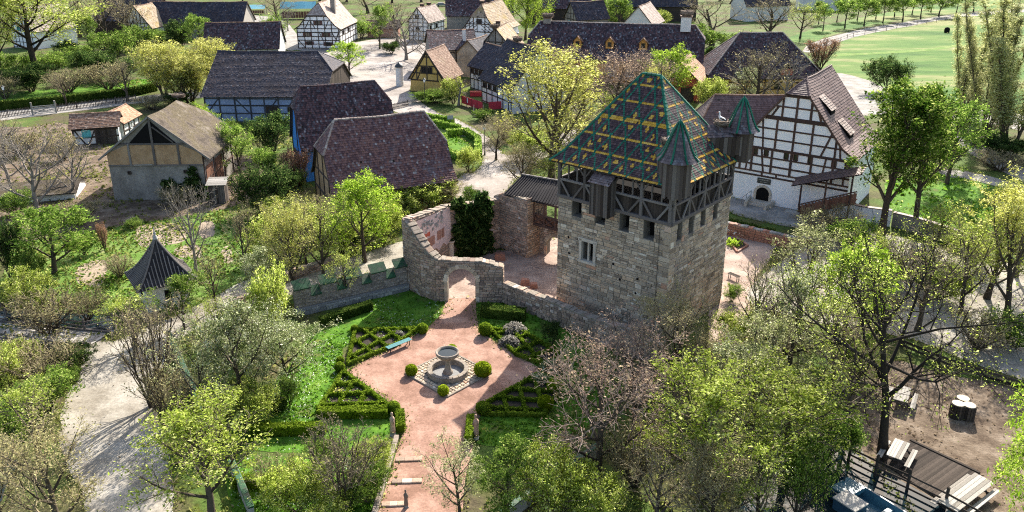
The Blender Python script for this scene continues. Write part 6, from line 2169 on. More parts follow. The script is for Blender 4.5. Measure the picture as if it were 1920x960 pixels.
# ------------------------------------------------------------------ little pavilion with concave ribbed roof
def pavilion():
    base = Vector((-28.9, 61.0, 0))
    root = thing('garden_pavilion', 'small white garden pavilion with concave dark ribbed roof and finial', 'pavilion', base, .62)
    up = Vector((0, 0, 1))
    hw, ze, zp, ov = 1.65, 2.35, 5.75, .7
    wm = MB()
    n = 4
    wm.box((-hw, -hw, 0), (hw, hw, ze + .3))
    wm.build('wall', 'white_old', root)
    def prof(f):            # concave: f=0 eave .. 1 tip
        r = (hw + ov) * (1 - f) ** 1.0
        z = ze - .05 + (zp - ze) * (f ** 1.45)
        return r, z
    steps = [0, .15, .3, .45, .6, .75, .88, 1.0]
    mb = MB()
    for k in range(4):
        a = Matrix.Rotation(PI / 2 * k, 3, 'Z')
        for f0, f1 in zip(steps, steps[1:]):
            r0, z0 = prof(f0)
            r1, z1 = prof(f1)
            q = [a @ Vector((r0, -r0, z0)), a @ Vector((r0, r0, z0)), a @ Vector((r1, r1, z1)), a @ Vector((r1, -r1, z1))]
            mb.poly(q)
            if f0 == 0:
                mb.poly([a @ Vector((0, 0, z0)), q[1], q[0]])
    rf = mb.build('roof', 'corrugated', root)
    rb = MB()
    for k in range(4):
        a = Matrix.Rotation(PI / 2 * k, 3, 'Z')
        m = 17
        for i in range(m):
            y = -1 + 2 * (i + .5) / m
            pts = []
            yy = y * (hw + ov)
            for f in np.linspace(0, 1, 10):
                r, z = prof(f)
                if r < abs(yy):
                    break
                pts.append(a @ Vector((r, yy, z + .03)))
            if len(pts) > 1:
                rb.tube(pts, [.055] * len(pts), 4)
    rb.build('roof_ribs', 'rib_pale', rf, kind='stuff')
    hm = MB()
    for k in range(4):
        a = Matrix.Rotation(PI / 2 * k, 3, 'Z')
        pts = []
        for f in steps:
            r, z = prof(f)
            pts.append(a @ Vector((r, r, z + .04)))
        hm.tube(pts, [.08] * len(pts), 5)
    hm.build('hip_tiles', 'rib_pale', rf, kind='stuff')
    fm = MB()
    fm.lathe([(.2, 0), (.16, .25), (.06, .35), (.12, .5), (.05, .62), (.03, 1.0), (.001, 1.05)], 10, (0, 0, zp - .15))
    fm.build('finial', 'stone_grey', root, True)
    for fx, fy, nn in ((-hw, 0, (-1, 0, 0)), (0, -hw, (0, -1, 0))):
        w = MB()
        nV = Vector(nn)
        u = Vector((0, 0, 1)).cross(nV)
        c = Vector((fx, fy, 1.3)) + nV * .02
        w.beam(c - up * .4, c + up * .4, .5, .05, nV)
        w.build('window', 'dark', root)
pavilion()
# plank hut beside the clay barn
def plank_hut():
    base = G(412, 378)
    root = thing('plank_hut', 'small plank hut with flat tilted roof beside the clay barn', 'hut', base, .1)
    w, d, h = 1.7, 1.5, 2.3
    for i in range(7):
        x = -w / 2 + w * (i + .5) / 7
        bar(root, 'plank', (x, -d / 2, 0), (x, -d / 2, h - .15), w / 7 * .93, .05, (0, -1, 0), 'boards')
        bar(root, 'plank', (x, d / 2, 0), (x, d / 2, h + .2), w / 7 * .93, .05, (0, 1, 0), 'boards')
    for i in range(6):
        y = -d / 2 + d * (i + .5) / 6
        for sx in (-1, 1):
            bar(root, 'plank', (sx * w / 2, y, 0), (sx * w / 2, y, h), d / 6 * .93, .05, (sx, 0, 0), 'boards')
    for i in range(5):
        y = -d / 2 - .2 + (d + .4) * (i + .5) / 5
        bar(root, 'roof_board', (-w / 2 - .25, y, h - .05 + i * .08), (w / 2 + .25, y, h - .05 + i * .08), (d + .4) / 5 * .98, .06, (0, -.2, 1), 'boards_pale')
plank_hut()
# ------------------------------------------------------------------ garden
UP = Vector((0, 0, 1))
def fountain():
    c = G(840, 701)
    root = thing('fountain', 'round stone fountain basin with raised bowl on a pedestal in the garden centre', 'fountain', c)
    rng = random.Random(4)
    mb = MB()
    mb.lathe([(1.42, 0), (1.46, .34), (1.42, .42), (1.18, .42), (1.14, .36), (1.14, .05)], 40, wob=.004, rng=rng)
    mb.build('basin', 'coping', root, True)
    k = 20
    for i in range(k):
        a0, a1 = 2 * PI * i / k, 2 * PI * (i + .95) / k
        p, q = Vector((1.31 * math.cos(a0), 1.31 * math.sin(a0), .44)), Vector((1.31 * math.cos(a1), 1.31 * math.sin(a1), .44))
        bar(root, 'rim_stone', p, q, .30, .1, UP, 'coping')
    fl = MB()
    fl.lathe([(1.15, .06), (.9, .08), (.3, .1)], 30)
    fl.build('basin_floor', 'stone_grey', root)
    pm = MB()
    pm.lathe([(.36, .06), (.36, .22), (.28, .3), (.21, .5), (.16, .8), (.15, 1.05), (.22, 1.2), (.36, 1.3)], 20)
    pm.build('pedestal', 'coping', root, True)
    bm_ = MB()
    bm_.lathe([(.34, 1.26), (.60, 1.36), (.80, 1.58), (.84, 1.76), (.81, 1.80), (.72, 1.78), (.68, 1.68), (.5, 1.55), (.02, 1.5)], 32, wob=.006, rng=rng)
    b_ = bm_.build('bowl', 'coping', root, True)
    w = MB()
    w.lathe([(.675, 1.665), (.4, 1.667), (.01, 1.668)], 24)
    w.build('bowl_water', 'water', b_)
fountain()
def cobbles():
    """lozenge of small setts round the fountain, each sett a piece"""
    cs = [G(757, 701), G(838, 744), G(922, 702), G(846, 660)]
    c = sum(cs, Vector((0, 0, 0))) / 4
    u = ((cs[1] - cs[0]) + (cs[2] - cs[3])).normalized()
    v = Vector((-u.y, u.x, 0))
    hw = ((cs[1] - cs[0]).length + (cs[2] - cs[3]).length) / 4
    hv = ((cs[2] - cs[1]).length + (cs[3] - cs[0]).length) / 4
    root = thing('cobbled_square', 'cobbled stone lozenge laid around the fountain', 'paving', c)
    rng = random.Random(5)
    base = MB()
    base.add([u * -hw + v * -hv + UP * .05, u * hw + v * -hv + UP * .05, u * hw + v * hv + UP * .05, u * -hw + v * hv + UP * .05], ((0, 1, 2, 3),))
    base.build('bedding', 'mortar', root)
    for a, b_ in (((-1, -1), (1, -1)), ((1, -1), (1, 1)), ((1, 1), (-1, 1)), ((-1, 1), (-1, -1))):
        p, q = u * hw * a[0] + v * hv * a[1], u * hw * b_[0] + v * hv * b_[1]
        n = max(1, int((q - p).length / .8))
        for i in range(n):
            bar(root, 'kerb_stone', p.lerp(q, (i + .02) / n) + UP * .06, p.lerp(q, (i + .98) / n) + UP * .06, .16, .14, UP, 'coping')
    all_ = []
    s = .265
    nu, nv = int(2 * hw / s), int(2 * hv / s)
    cu = (c - G(840, 701))
    for i in range(nu):
        for j in range(nv):
            x, y = -hw + (i + .5) * 2 * hw / nu, -hv + (j + .5) * 2 * hv / nv
            p = u * x + v * y
            if (p + cu).length < 1.5:
                continue
            all_.append(p)
    rng.shuffle(all_)
    vs = stone_variants('stone')
    small = MB()
    for i, p in enumerate(all_):
        sx, sy, sz = s * rng.uniform(.84, .96), s * rng.uniform(.84, .96), .05 * rng.uniform(.7, 1.3)
        if i < 300:
            ob = link('cobble', rng.choice(vs), root)
            a = rng.uniform(-.08, .08)
            x, y = (u * math.cos(a) + v * math.sin(a)) * sx, (-u * math.sin(a) + v * math.cos(a)) * sy
            m = Matrix(((x.x, y.x, 0), (x.y, y.y, 0), (0, 0, sz))).to_4x4()
            m.translation = p + UP * .05
            ob.matrix_basis = m
        else:
            vv, ff = unit_stone(rng)
            small.add([p + UP * .05 + u * (q[0] * sx) + v * (q[1] * sy) + UP * (q[2] * sz) for q in vv], ff)
    if small.f:
        small.build('small_cobbles', 'stone', root, kind='stuff')
cobbles()
def leafy_solid(sampler, count, size, leaf, seed, spread=.03, flat=.2, name='foliage'):
    rng = np.random.default_rng(seed)
    pts = sampler(rng, count)
    me = leaf_mesh(pts, 1, spread, size, rng, flat, name=name)
    me.materials.append(MT['leaf_' + leaf])
    return me
_balls = {}
def ball(px, py, r, label, leaf='box', group='clipped box balls in the garden', zoff=0.0, squash=1.0):
    """clipped box ball; (px,py) is the photo position of its centre"""
    base = G(px, py, r)
    base.z = 0
    root = thing('topiary_ball', label, 'topiary', base, 0, group)
    if leaf not in _balls:
        def samp(rng, n):
            v = rng.normal(0, 1, (n, 3))
            v /= np.linalg.norm(v, axis=1)[:, None]
            return [Vector(tuple(q * rng.uniform(.93, 1.03))) for q in v]
        me = leaf_mesh([Vector(p) for p in samp(np.random.default_rng(3), 1900)], 1, .015, .085, np.random.default_rng(4), 0, name='foliage')
        # outward facing look: keep random
        me.materials.append(MT['leaf_' + leaf])
        core = MB()
        core.lathe([(.01, -.94)] + [(.94 * math.cos(a), .94 * math.sin(a)) for a in np.linspace(-1.4, 1.4, 9)] + [(.01, .94)], 14)
        cm = bpy.data.meshes.new('core')
        cm.from_pydata(core.v, [], core.f)
        cm.materials.append(MT['leaf_' + leaf])
        st = MB()
        st.tube([(0, 0, -1.0), (0, 0, -.2)], [.12, .09], 6)
        sm = bpy.data.meshes.new('stem')
        sm.from_pydata(st.v, [], st.f)
        sm.materials.append(MT['bark'])
        _balls[leaf] = (me, cm, sm)
    for nm, me in zip(('foliage', 'inner_foliage', 'stem'), _balls[leaf]):
        ob = link(nm, me, root)
        ob.location = (0, 0, r * squash)
        ob.scale = (r, r, r * squash)
    return root
ball(771, 694, .42, 'clipped box ball on the left corner of the cobbled lozenge', 'boxlime')
ball(905, 691, .60, 'largest clipped box ball, on the right corner of the cobbled lozenge', 'boxlime', squash=.9)
ball(831, 732, .38, 'clipped box ball on the front corner of the cobbled lozenge', 'boxlime')
ball(847, 655, .38, 'clipped box ball half hidden behind the fountain bowl', 'boxlime')
ball(792, 616, .43, 'clipped box ball left of the path just inside the gate')
ball(910, 617, .52, 'clipped box ball right of the path just inside the gate')
ball(665, 616, .30, 'small box ball at the far left corner of the trellised bed')
ball(637, 688, .36, 'lower of two box balls at the left tip of the gravel square')
ball(638, 675, .28, 'upper of two box balls at the left tip of the gravel square')
ball(738, 764, .42, 'clipped box ball by the left statue')
ball(905, 765, .45, 'shaded box ball by the right statue')
ball(523, 757, .5, 'dark clipped bush alone on the daisy lawn', 'hedge')
ball(1040, 723, .5, 'rounded pale bush in the shaded right parterre', 'boxlime')
ball(1023, 755, .5, 'small bright bush low in the shaded right parterre', 'boxlime')
def hedge_strip(mb_pts, a, b_, w, h, rng, dens=260):
    """sample leaf sites over a clipped hedge box a->b"""
    a, b_ = np.array(a[:2]), np.array(b_[:2])
    L_ = np.linalg.norm(b_ - a)
    if L_ < .05:
        return
    u = (b_ - a) / L_
    n = np.array([-u[1], u[0]])
    k = int(L_ * (w + 2 * h) * dens)
    s_ = rng.uniform(0, L_, k)
    q = rng.uniform(0, w + 2 * h, k)
    off = np.where(q < w, q - w / 2, np.where(q < w + h, w / 2, -w / 2))
    z = np.where(q < w, h, np.where(q < w + h, q - w, q - w - h))
    wob = .03 * np.sin(s_ * 3.1) + .02 * np.sin(s_ * 7.7)
    P = a + u * s_[:, None] + n * (off * (1 + wob))[:, None]
    mb_pts.append(np.column_stack([P, z * (1 + wob)]))
def hedge(name, label, runs, w, h, leaf='box', cat='hedge', group=None, dens=230, size=.055, core=True, soil=None):
    rng = np.random.default_rng(len(label))
    pts = []
    o_ = runs[0][0].copy()
    o_.z = 0
    root = thing(name, label, cat, o_, 0, group)
    cm = MB()
    for a, b_ in runs:
        a, b_ = a - o_, b_ - o_
        hedge_strip(pts, a, b_, w, h, rng, dens)
        a, b_ = a.copy(), b_.copy()
        a.z = b_.z = h / 2 - .02
        if (b_ - a).length > .1:
            cm.beam(a, b_, w * .88, h * .95)
    me = leaf_mesh(np.concatenate(pts), 1, .025, size, rng, .1, name='foliage')
    me.materials.append(MT['leaf_' + leaf])
    link('foliage', me, root, kind='stuff')
    cm.build('inner_foliage', 'leaf_' + leaf, root, kind='stuff')
    return root
def parterre(label, corners, ndiag, w=.19, h=.34, leaf='box', sparse=0):
    """trellis-pattern bed: border hedge plus two families of diagonals"""
    w4 = [G(*c) for c in corners]
    poly = [(p.x, p.y) for p in w4]
    poly = ccw(poly)
    runs = []
    for i in range(len(w4)):
        runs.append((w4[i], w4[(i + 1) % len(w4)]))
    c = sum(w4, Vector((0, 0, 0))) / len(w4)
    R_ = max((p - c).length for p in w4)
    base = (w4[1] - w4[0]).normalized()
    for ang in (R(52), R(-52)):
        d = Matrix.Rotation(ang, 3, 'Z') @ base
        n = Vector((-d.y, d.x, 0))
        for i in range(-6, 7):
            o_ = c + n * (i * R_ * 2 / ndiag)
            s_ = clip_seg(((o_ - d * 30).x, (o_ - d * 30).y), ((o_ + d * 30).x, (o_ + d * 30).y), poly)
            if s_:
                runs.append((Vector((*s_[0], 0)), Vector((*s_[1], 0))))
    patch('bed_soil', corners, .026, 'dark_soil', smooth=False, jit=.02)
    return hedge('parterre', label, runs, w, h, leaf, 'hedge', None)
parterre('trellis-patterned box bed behind the teal bench', [(666, 622), (783, 620), (742, 650), (652, 686)], 5.6)
parterre('trellis-patterned box bed left of the path with yellow flowers', [(644, 700), (732, 768), (596, 772), (622, 735)], 5.6)
parterre('trellis-patterned box bed with lavender right of the gate path', [(918, 620), (985, 628), (1046, 665), (1030, 690), (968, 668)], 5.6)
parterre('shaded trellis-patterned box bed right of the plaza', [(912, 760), (1008, 706), (1046, 742), (1020, 782), (908, 780)], 5.6)
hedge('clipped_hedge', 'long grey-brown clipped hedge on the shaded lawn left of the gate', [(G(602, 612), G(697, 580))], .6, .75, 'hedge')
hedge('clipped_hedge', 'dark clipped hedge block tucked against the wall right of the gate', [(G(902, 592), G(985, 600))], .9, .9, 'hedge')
hedge('clipped_hedge', 'clipped hedge along the lower edge of the daisy lawn', [(G(472, 815), G(612, 812))], .6, .7, 'box')
hedge('clipped_hedge', 'second clipped hedge lower on the garden slope', [(G(440, 912), G(610, 910))], .6, .7, 'box')
hedge('clipped_hedge', 'clipped hedge strip along the statue bed left of the path', [(G(596, 782), G(728, 782)), (G(750, 780), G(752, 812))], .5, .6, 'box')
hedge('clipped_hedge', 'short clipped hedge beside the right statue', [(G(884, 790), G(880, 832))], .5, .6, 'box')
hedge('clipped_hedge', 'long dark hedge along the village road at the left', [(G(-20, 208), G(120, 196)), (G(120, 196), G(250, 180)), (G(250, 180), G(292, 170))], 1.1, 1.5, 'hedge', dens=40, size=.14)
hedge('round_hedge', 'curved clipped hedge around the bright round lawn in the village', [(G(832, 262), G(836, 292)), (G(836, 292), G(868, 303)), (G(868, 303), G(896, 296)), (G(897, 296), G(896, 268)), (G(896, 268), G(872, 252)), (G(872, 252), G(838, 256))], .8, 1.0, 'green', dens=60, size=.11)
hedge('clipped_hedge', 'clipped hedge band on the house garden below the red terrace', [(G(812, 236), G(862, 247)), (G(796, 224), G(850, 232))], .9, 1.0, 'green', dens=50, size=.11)
hedge('clipped_hedge', 'dark hedge along the foot of the red retaining wall', [(G(1366, 425), G(1450, 447))], .8, .8, 'hedge', dens=90, size=.09)
def lavender(label, px, py, r, leaf='lavender'):
    base = G(px, py)
    root = thing('lavender', label, 'plant', base, 0, None)
    def samp(rng, n):
        v = rng.normal(0, 1, (n, 3))
        v[:, 2] = np.abs(v[:, 2])
        v /= np.linalg.norm(v, axis=1)[:, None]
        return v * np.array([r, r * .9, r * .75]) * rng.uniform(.6, 1.05, (n, 1))
    rng = np.random.default_rng(px)
    me = leaf_mesh(samp(rng, 1500), 1, .03, .07, rng, 0, name='foliage')
    me.materials.append(MT['leaf_' + leaf])
    link('foliage', me, root)
    st = MB()
    r2 = random.Random(px)
    for i in range(9):
        a = r2.uniform(0, 6.28)
        st.tube([(0, 0, 0), (math.cos(a) * r * .5, math.sin(a) * r * .5, r * .5)], [.03, .01], 4)
    st.build('stems', 'twig_buff', root)
lavender('grey lavender mound at the top of the right parterre', 965, 622, .95)
lavender('pale lavender mound by the square in the right parterre', 955, 645, .8)
lavender('blue-grey shaded lavender at the right corner of the square', 1035, 692, .9, 'silver')
lavender('shaded lavender clump below the right corner of the square', 1012, 715, .7, 'silver')
lavender('small lavender inside the trellised bed behind the bench', 745, 628, .4)
def bench(label, a, b_, seat='teal_bench', back=False):
    p, q = G(*a), G(*b_)
    root = thing('garden_bench', label, 'bench', (p + q) / 2)
    d = (q - p) / 2
    n = Vector((-d.y, d.x, 0)).normalized()
    for k in (-1, 0, 1):
        bar(root, 'seat_board', -d + n * (k * .15) + UP * .46, d + n * (k * .15) + UP * .46, .135, .045, UP, seat)
    for s_ in (-.8, .8):
        for k in (-1, 1):
            bar(root, 'leg', d * s_ + n * (k * .14), d * s_ + n * (k * .14) + UP * .44, .05, .06, n, 'metal_dark')
        bar(root, 'stretcher', d * s_ - n * .2 + UP * .41, d * s_ + n * .2 + UP * .41, .05, .05, UP, 'metal_dark')
bench('long teal bench in front of the trellised box bed', (726, 663), (770, 645))
bench('dark wooden bench in the sunny yard right of the tower', (1366, 520), (1385, 528), 'boards_dark')
def statue(label, px, py, top, rz):
    base = G(px, py)
    h = HT(base, top)
    root = thing('stone_statue', label, 'statue', base, rz)
    s_ = h / 2.4
    mb = MB()
    mb.lathe([(.30, 0), (.30, .16), (.24, .22), (.24, .42), (.26, .46)], 4)
    mb.build('plinth', 'stone_grey', root)
    bm_ = MB()
    bm_.tube([(0, 0, .44), (0, .01, .7), (.01, 0, 1.1), (0, -.01, 1.5), (0, 0, 1.8), (0, 0, 1.93), (0, 0, 2.02), (0, .01, 2.18), (0, .01, 2.34), (0, .01, 2.40)],
             [.24, .23, .19, .21, .22, .14, .07, .115, .10, .03], 10)
    for sy in (-1, 1):
        bm_.tube([(0, sy * .2, 1.76), (.05, sy * .25, 1.45), (.16, sy * .1, 1.3)], [.07, .06, .05], 6)
    bm_.build('figure', 'stone_ruin', root, True)
    root.scale = (s_, s_, s_)
statue('tall weathered stone figure on the left of the lower path', 737, 818, 773, .4)
statue('tall weathered stone figure on the right of the lower path', 893, 824, 777, 2.2)
statue('dark stone figure seen at the bottom edge by the path steps', 762, 952, 918, 1.2)
def steps():
    for i, (a, b_) in enumerate((((742, 864), (792, 862)), ((735, 905), (792, 903)), ((716, 948), (760, 946)))):
        p, q = G(*a), G(*b_)
        root = thing('path_step', ['upper pale stone step across the lower garden path', 'middle pale stone step across the lower garden path', 'lowest pale stone step by the bottom edge'][i], 'step', p, 0, 'steps of the garden path')
        n = 3
        for k in range(n):
            x, y = (q - p) * (k / n), (q - p) * ((k + .97) / n)
            bar(root, 'slab', x + UP * .06, y + UP * .06, .36, .14, UP, 'stone_ruin')
    p, q = G(744, 822), G(700, 975)
    root = thing('path_kerb', 'pale stone kerb wall along the left of the lower path', 'kerb', p)
    n = 9
    for k in range(n):
        bar(root, 'kerb_stone', (q - p) * ((k + .02) / n) + UP * .14, (q - p) * ((k + .98) / n) + UP * .14, .3, .28, UP, 'coping')
    p, q = G(610, 692), G(648, 696)
steps()
def rubble():
    c = G(1000, 535)
    rng = random.Random(8)
    vs = stone_variants('stone_red')
    for i, (px, py, s, lab) in enumerate(((985, 534, .55, 'largest reddish rubble block in the castle court'), (1001, 540, .45, 'second rubble block in the castle court, right of the largest'), (992, 548, .3, 'small rubble block in front of the two large ones'), (938, 487, .7, 'upright boundary stone by the ivy in the castle court'))):
        mb = MB()
        v, f = unit_stone(rng)
        mb.add([(a * s * 1.5, b_ * s * 1.2, c_ * s) for a, b_, c_ in v], f)
        ob = mb.build('rubble_block', 'stone_red', loc=G(px, py))
        tag(ob, lab, 'stone', 'loose blocks in the court')
rubble()
# ------------------------------------------------------------------ picnic ground
def picnic(label, px, py, rz, L_=2.0, w=.85):
    base = G(px, py, .75)
    base.z = 0
    root = thing('picnic_table', label, 'picnic table', base, rz, 'picnic tables under the trees')
    n = 5
    for k in range(n):
        y = -w / 2 + w * (k + .5) / n
        bar(root, 'top_plank', (-L_ / 2, y, .75), (L_ / 2, y, .75), w / n * .93, .045, UP, 'boards_pale')
    for sy in (-1, 1):
        for k in (0, 1):
            y = sy * (.68 + k * .15)
            bar(root, 'seat_plank', (-L_ / 2, y, .45), (L_ / 2, y, .45), .14, .045, UP, 'boards_pale')
    for sx in (-1, 1):
        x = sx * L_ * .34
        bar(root, 'cross_bar', (x, -.82, .40), (x, .82, .40), .06, .1, UP, 'boards')
        bar(root, 'cross_bar', (x, -.38, .69), (x, .38, .69), .06, .09, UP, 'boards')
        for sy in (-1, 1):
            bar(root, 'leg', (x + .05, sy * .68, 0), (x + .05, sy * .22, .71), .1, .05, (1, 0, 0), 'boards')
    return root
picnic('silvered picnic table nearest the log bins, farther from the canal', 1692, 738, 1.02)
picnic('silvered picnic table beside the plank deck and dark tree trunk', 1684, 842, .9, 2.0)
picnic('long silvered table at the lower right under the willow', 1812, 922, .62, 4.0, 1.1)
def log_bins():
    for i, (px, py, lab) in enumerate(((1797, 757, 'front left bin of the log-clad trio'), (1818, 760, 'front right bin of the log-clad trio'), (1806, 747, 'rear bin of the log-clad trio'))):
        base = G(px, py, 1.0)
        base.z = 0
        root = thing('log_bin', lab, 'bin', base, 0, 'log-clad bins on the picnic ground')
        r = .40
        n = 16
        for k in range(n):
            a = 2 * PI * k / n
            p = Vector((r * math.cos(a), r * math.sin(a), 0))
            bar(root, 'slat', p, p + UP * 1.0, .14, .06, (math.cos(a), math.sin(a), 0), 'boards_dark')
        m = MB()
        m.lathe([(r * .94, .02), (r * .94, .98), (.01, 1.0)], 16)
        m.build('drum', 'dark', root)
        lm = MB()
        lm.lathe([(r * .93, .97), (r * .93, 1.05), (.01, 1.07)], 20)
        lm.build('lid', 'log_end', root)
log_bins()
def deck():
    a, b_, c, d = G(1640, 862), G(1706, 828), G(1836, 890), G(1770, 945)
    root = thing('plank_deck', 'weathered plank deck along the canal by the picnic tables', 'deck', a)
    n = 26
    for k in range(n):
        p, q = a.lerp(d, (k + .5) / n) - a, b_.lerp(c, (k + .5) / n) - a
        bar(root, 'deck_plank', p + UP * .1, q + UP * .1, (d - a).length / n * .95, .05, UP, 'boards_dark')
    bar(root, 'deck_edge', b_ - a + UP * .1, c - a + UP * .1, .2, .16, UP, 'boards_dark')
deck()
def rail_fence(name, label, pts, h, nrails, post_every, mat, cat='fence', rw=.11, pw=.14, tall=0):
    w = [G(*p) for p in pts]
    root = thing(name, label, cat, w[0])
    for a, b_ in zip(w, w[1:]):
        a, b_ = a - w[0], b_ - w[0]
        L_ = (b_ - a).length
        d = (b_ - a) / L_
        nn = Vector((d.y, -d.x, 0))
        k = max(1, int(round(L_ / post_every)))
        for i in range(k + 1):
            p = a + d * (L_ * i / k)
            bar(root, 'post', p, p + UP * (h + tall), pw, pw, nn, mat)
        for r in range(nrails):
            z = h * (r + .6) / nrails
            bar(root, 'rail', a + UP * z + nn * .09, b_ + UP * z + nn * .09, rw, .05, nn, mat)
    return root
rail_fence('canal_fence', 'dark rail fence between the plank deck and the moored boat', [(1590, 868), (1640, 893), (1700, 920), (1770, 955), (1850, 1000)], 1.25, 3, 1.9, 'boards_dark', tall=.18)
rail_fence('timber_barrier', 'dark timber barrier between the gravel road and the picnic ground', [(1690, 650), (1760, 680), (1840, 707), (1940, 738)], .7, 2, 2.6, 'boards_dark', rw=.2, pw=.2)
rail_fence('bridge_railing', 'far wooden railing of the footbridge at the left edge', [(-30, 596), (60, 608), (160, 622), (214, 612)], 1.0, 3, 2.2, 'timber_grey', tall=.1)
rail_fence('bridge_railing', 'near wooden railing of the footbridge at the left edge', [(-30, 640), (60, 650), (130, 662)], 1.0, 3, 2.2, 'timber_grey', tall=.1)
def bridge():
    a, b_, c, d = G(-40, 602), G(208, 626), G(170, 648), G(-40, 640)
    root = thing('footbridge', 'sunlit plank footbridge coming in from the left edge', 'bridge', a)
    n = 44
    for k in range(n):
        p, q = a.lerp(b_, (k + .5) / n) - a, d.lerp(c, (k + .5) / n) - a
        bar(root, 'deck_plank', p + UP * .08, q + UP * .08, (b_ - a).length / n * .94, .06, UP, 'boards_pale')
    bar(root, 'kerb_beam', UP * .16, b_ - a + UP * .16, .2, .16, UP, 'timber_grey')
    bar(root, 'kerb_beam', d - a + UP * .16, c - a + UP * .16, .2, .16, UP, 'timber_grey')
bridge()
def boat():
    c = G(1662, 985)
    d = (G(1700, 985) - G(1590, 915)).normalized()
    rz = math.atan2(d.y, d.x)
    root = thing('boat', 'blue flat-bottomed work boat with white locker moored at the deck', 'boat', c, rz)
    L_, W = 6.4, 1.9
    mb = MB()
    sec = [(-3.2, .72), (-2.95, .86), (-2.3, .95), (0, .97), (2.2, .92), (3.2, .6)]
    hull, inner = [], []
    for x, hw in sec:
        hull.append([(x, -hw * .82, .02), (x, -hw, .72), (x, -hw + .09, .72), (x, -hw * .80 + .05, .12), (x, hw * .80 - .05, .12), (x, hw - .09, .72), (x, hw, .72), (x, hw * .82, .02)])
    for s0, s1 in zip(hull, hull[1:]):
        for k in range(8):
            k2 = (k + 1) % 8
            mb.quad(s0[k], s0[k2], s1[k2], s1[k], 1 if k in (2, 3, 4) else 0)
    mb.poly([hull[0][k] for k in (0, 7, 6, 1)])
    mb.poly([hull[-1][k] for k in (1, 6, 7, 0)])
    mb.build('hull', ['boat_blue', 'boat_inner'], root)
    bx = MB()
    bx.box((-3.0, -.75, .55), (-1.9, .75, .80))
    bx.build('stern_deck', 'boat_inner', root)
    lk = MB()
    lk.box((-2.2, -1.6, .3), (-.9, -.55, .95))
    k_ = lk.build('locker', 'boat_blue', root)
    ld = MB()
    ld.box((-2.24, -1.64, .955), (-.86, -.51, 1.02))
    ld.build('lid', 'boards_pale', k_)
    tk = MB()
    tk.tube([(-2.9, .3, .8), (-2.9, .3, 1.25), (-3.25, .3, 1.3)], [.05, .05, .08], 6)
    tk.build('tiller', 'metal_dark', root)
    for x in (-.3, 1.2, 2.4):
        bar(root, 'thwart', (x, -.86, .5), (x, .86, .5), .28, .05, UP, 'boat_inner')
boat()
# ------------------------------------------------------------------ walls, posts, signs in the village
def plain_wall(name, label, pts, h, t, mat, cap='coping', cat='wall'):
    w = [G(*p) for p in pts]
    root = thing(name, label, cat, w[0])
    mb = MB()
    for a, b_ in zip(w, w[1:]):
        a, b_ = a - w[0], b_ - w[0]
        mb.beam(a + UP * h / 2, b_ + UP * h / 2, t, h)
    mb.build('wall', mat, root)
    for a, b_ in zip(w, w[1:]):
        a, b_ = a - w[0], b_ - w[0]
        k = max(1, int((b_ - a).length / .9))
        for i in range(k):
            bar(root, 'coping_slab', a.lerp(b_, (i + .01) / k) + UP * (h + .05), a.lerp(b_, (i + .99) / k) + UP * (h + .05), t + .14, .1, UP, cap)
plain_wall('plastered_wall', 'grey plastered garden wall along the bright paddock', [(1672, 424), (1720, 436), (1780, 456), (1830, 474)], 1.5, .4, 'plaster_grey', 'tile_plum')
plain_wall('plastered_wall', 'white garden wall running on from the white house under the stair', [(1560, 402), (1612, 416), (1668, 424)], 1.7, .4, 'plaster_white', 'tile_plum')
def column():
    base = G(750, 161)
    root = thing('advertising_column', 'round pale advertising column with dark domed cap on the square', 'column', base)
    mb = MB()
    mb.lathe([(.74, 0), (.74, .9), (.70, .95), (.70, 3.5), (.76, 3.6)], 24)
    mb.build('shaft', 'white_old', root, False)
    cm = MB()
    cm.lathe([(.88, 3.6), (.84, 3.75), (.6, 4.1), (.25, 4.3), (.10, 4.45), (.001, 4.5)], 24)
    cm.build('cap', 'metal_dark', root, True)
column()
def lamp(px, py, top, label):
    base = G(px, py)
    h = HT(base, top)
    root = thing('street_lamp', label, 'street lamp', base, 0, 'lantern lamps in the village')
    mb = MB()
    mb.tube([(0, 0, 0), (0, 0, .5), (0, 0, .55), (0, 0, h - .75)], [.11, .10, .06, .05], 8)
    mb.build('post', 'metal_dark', root)
    lm = MB()
    lm.lathe([(.14, h - .75), (.24, h - .25)], 6)
    lm.build('lantern', 'lamp_glass', root)
    c = MB()
    c.lathe([(.30, h - .25), (.14, h - .08), (.04, h), (.001, h + .08)], 6)
    c.build('lantern_cap', 'metal_dark', root)
lamp(909, 291, 233, 'black lantern post at the bend of the village path')
lamp(797, 192, 146, 'black lantern post in front of the ochre house')
lamp(14, 205, 160, 'black lantern post by the roadside lawn at the far left')
lamp(1004, 370, 334, 'lantern just visible above the ribbed gallery roof')
def signpost():
    base = G(845, 241)
    root = thing('sign_board', 'small grey sign board on a post by the house garden hedge', 'sign', base)
    bar(root, 'post', (0, 0, 0), (0, 0, 1.9), .08, .08, (0, -1, 0), 'metal_dark')
    bar(root, 'panel', (-.45, -.06, 1.75), (.45, -.06, 1.75), .6, .04, (0, -1, .2), 'stone_grey')
signpost()
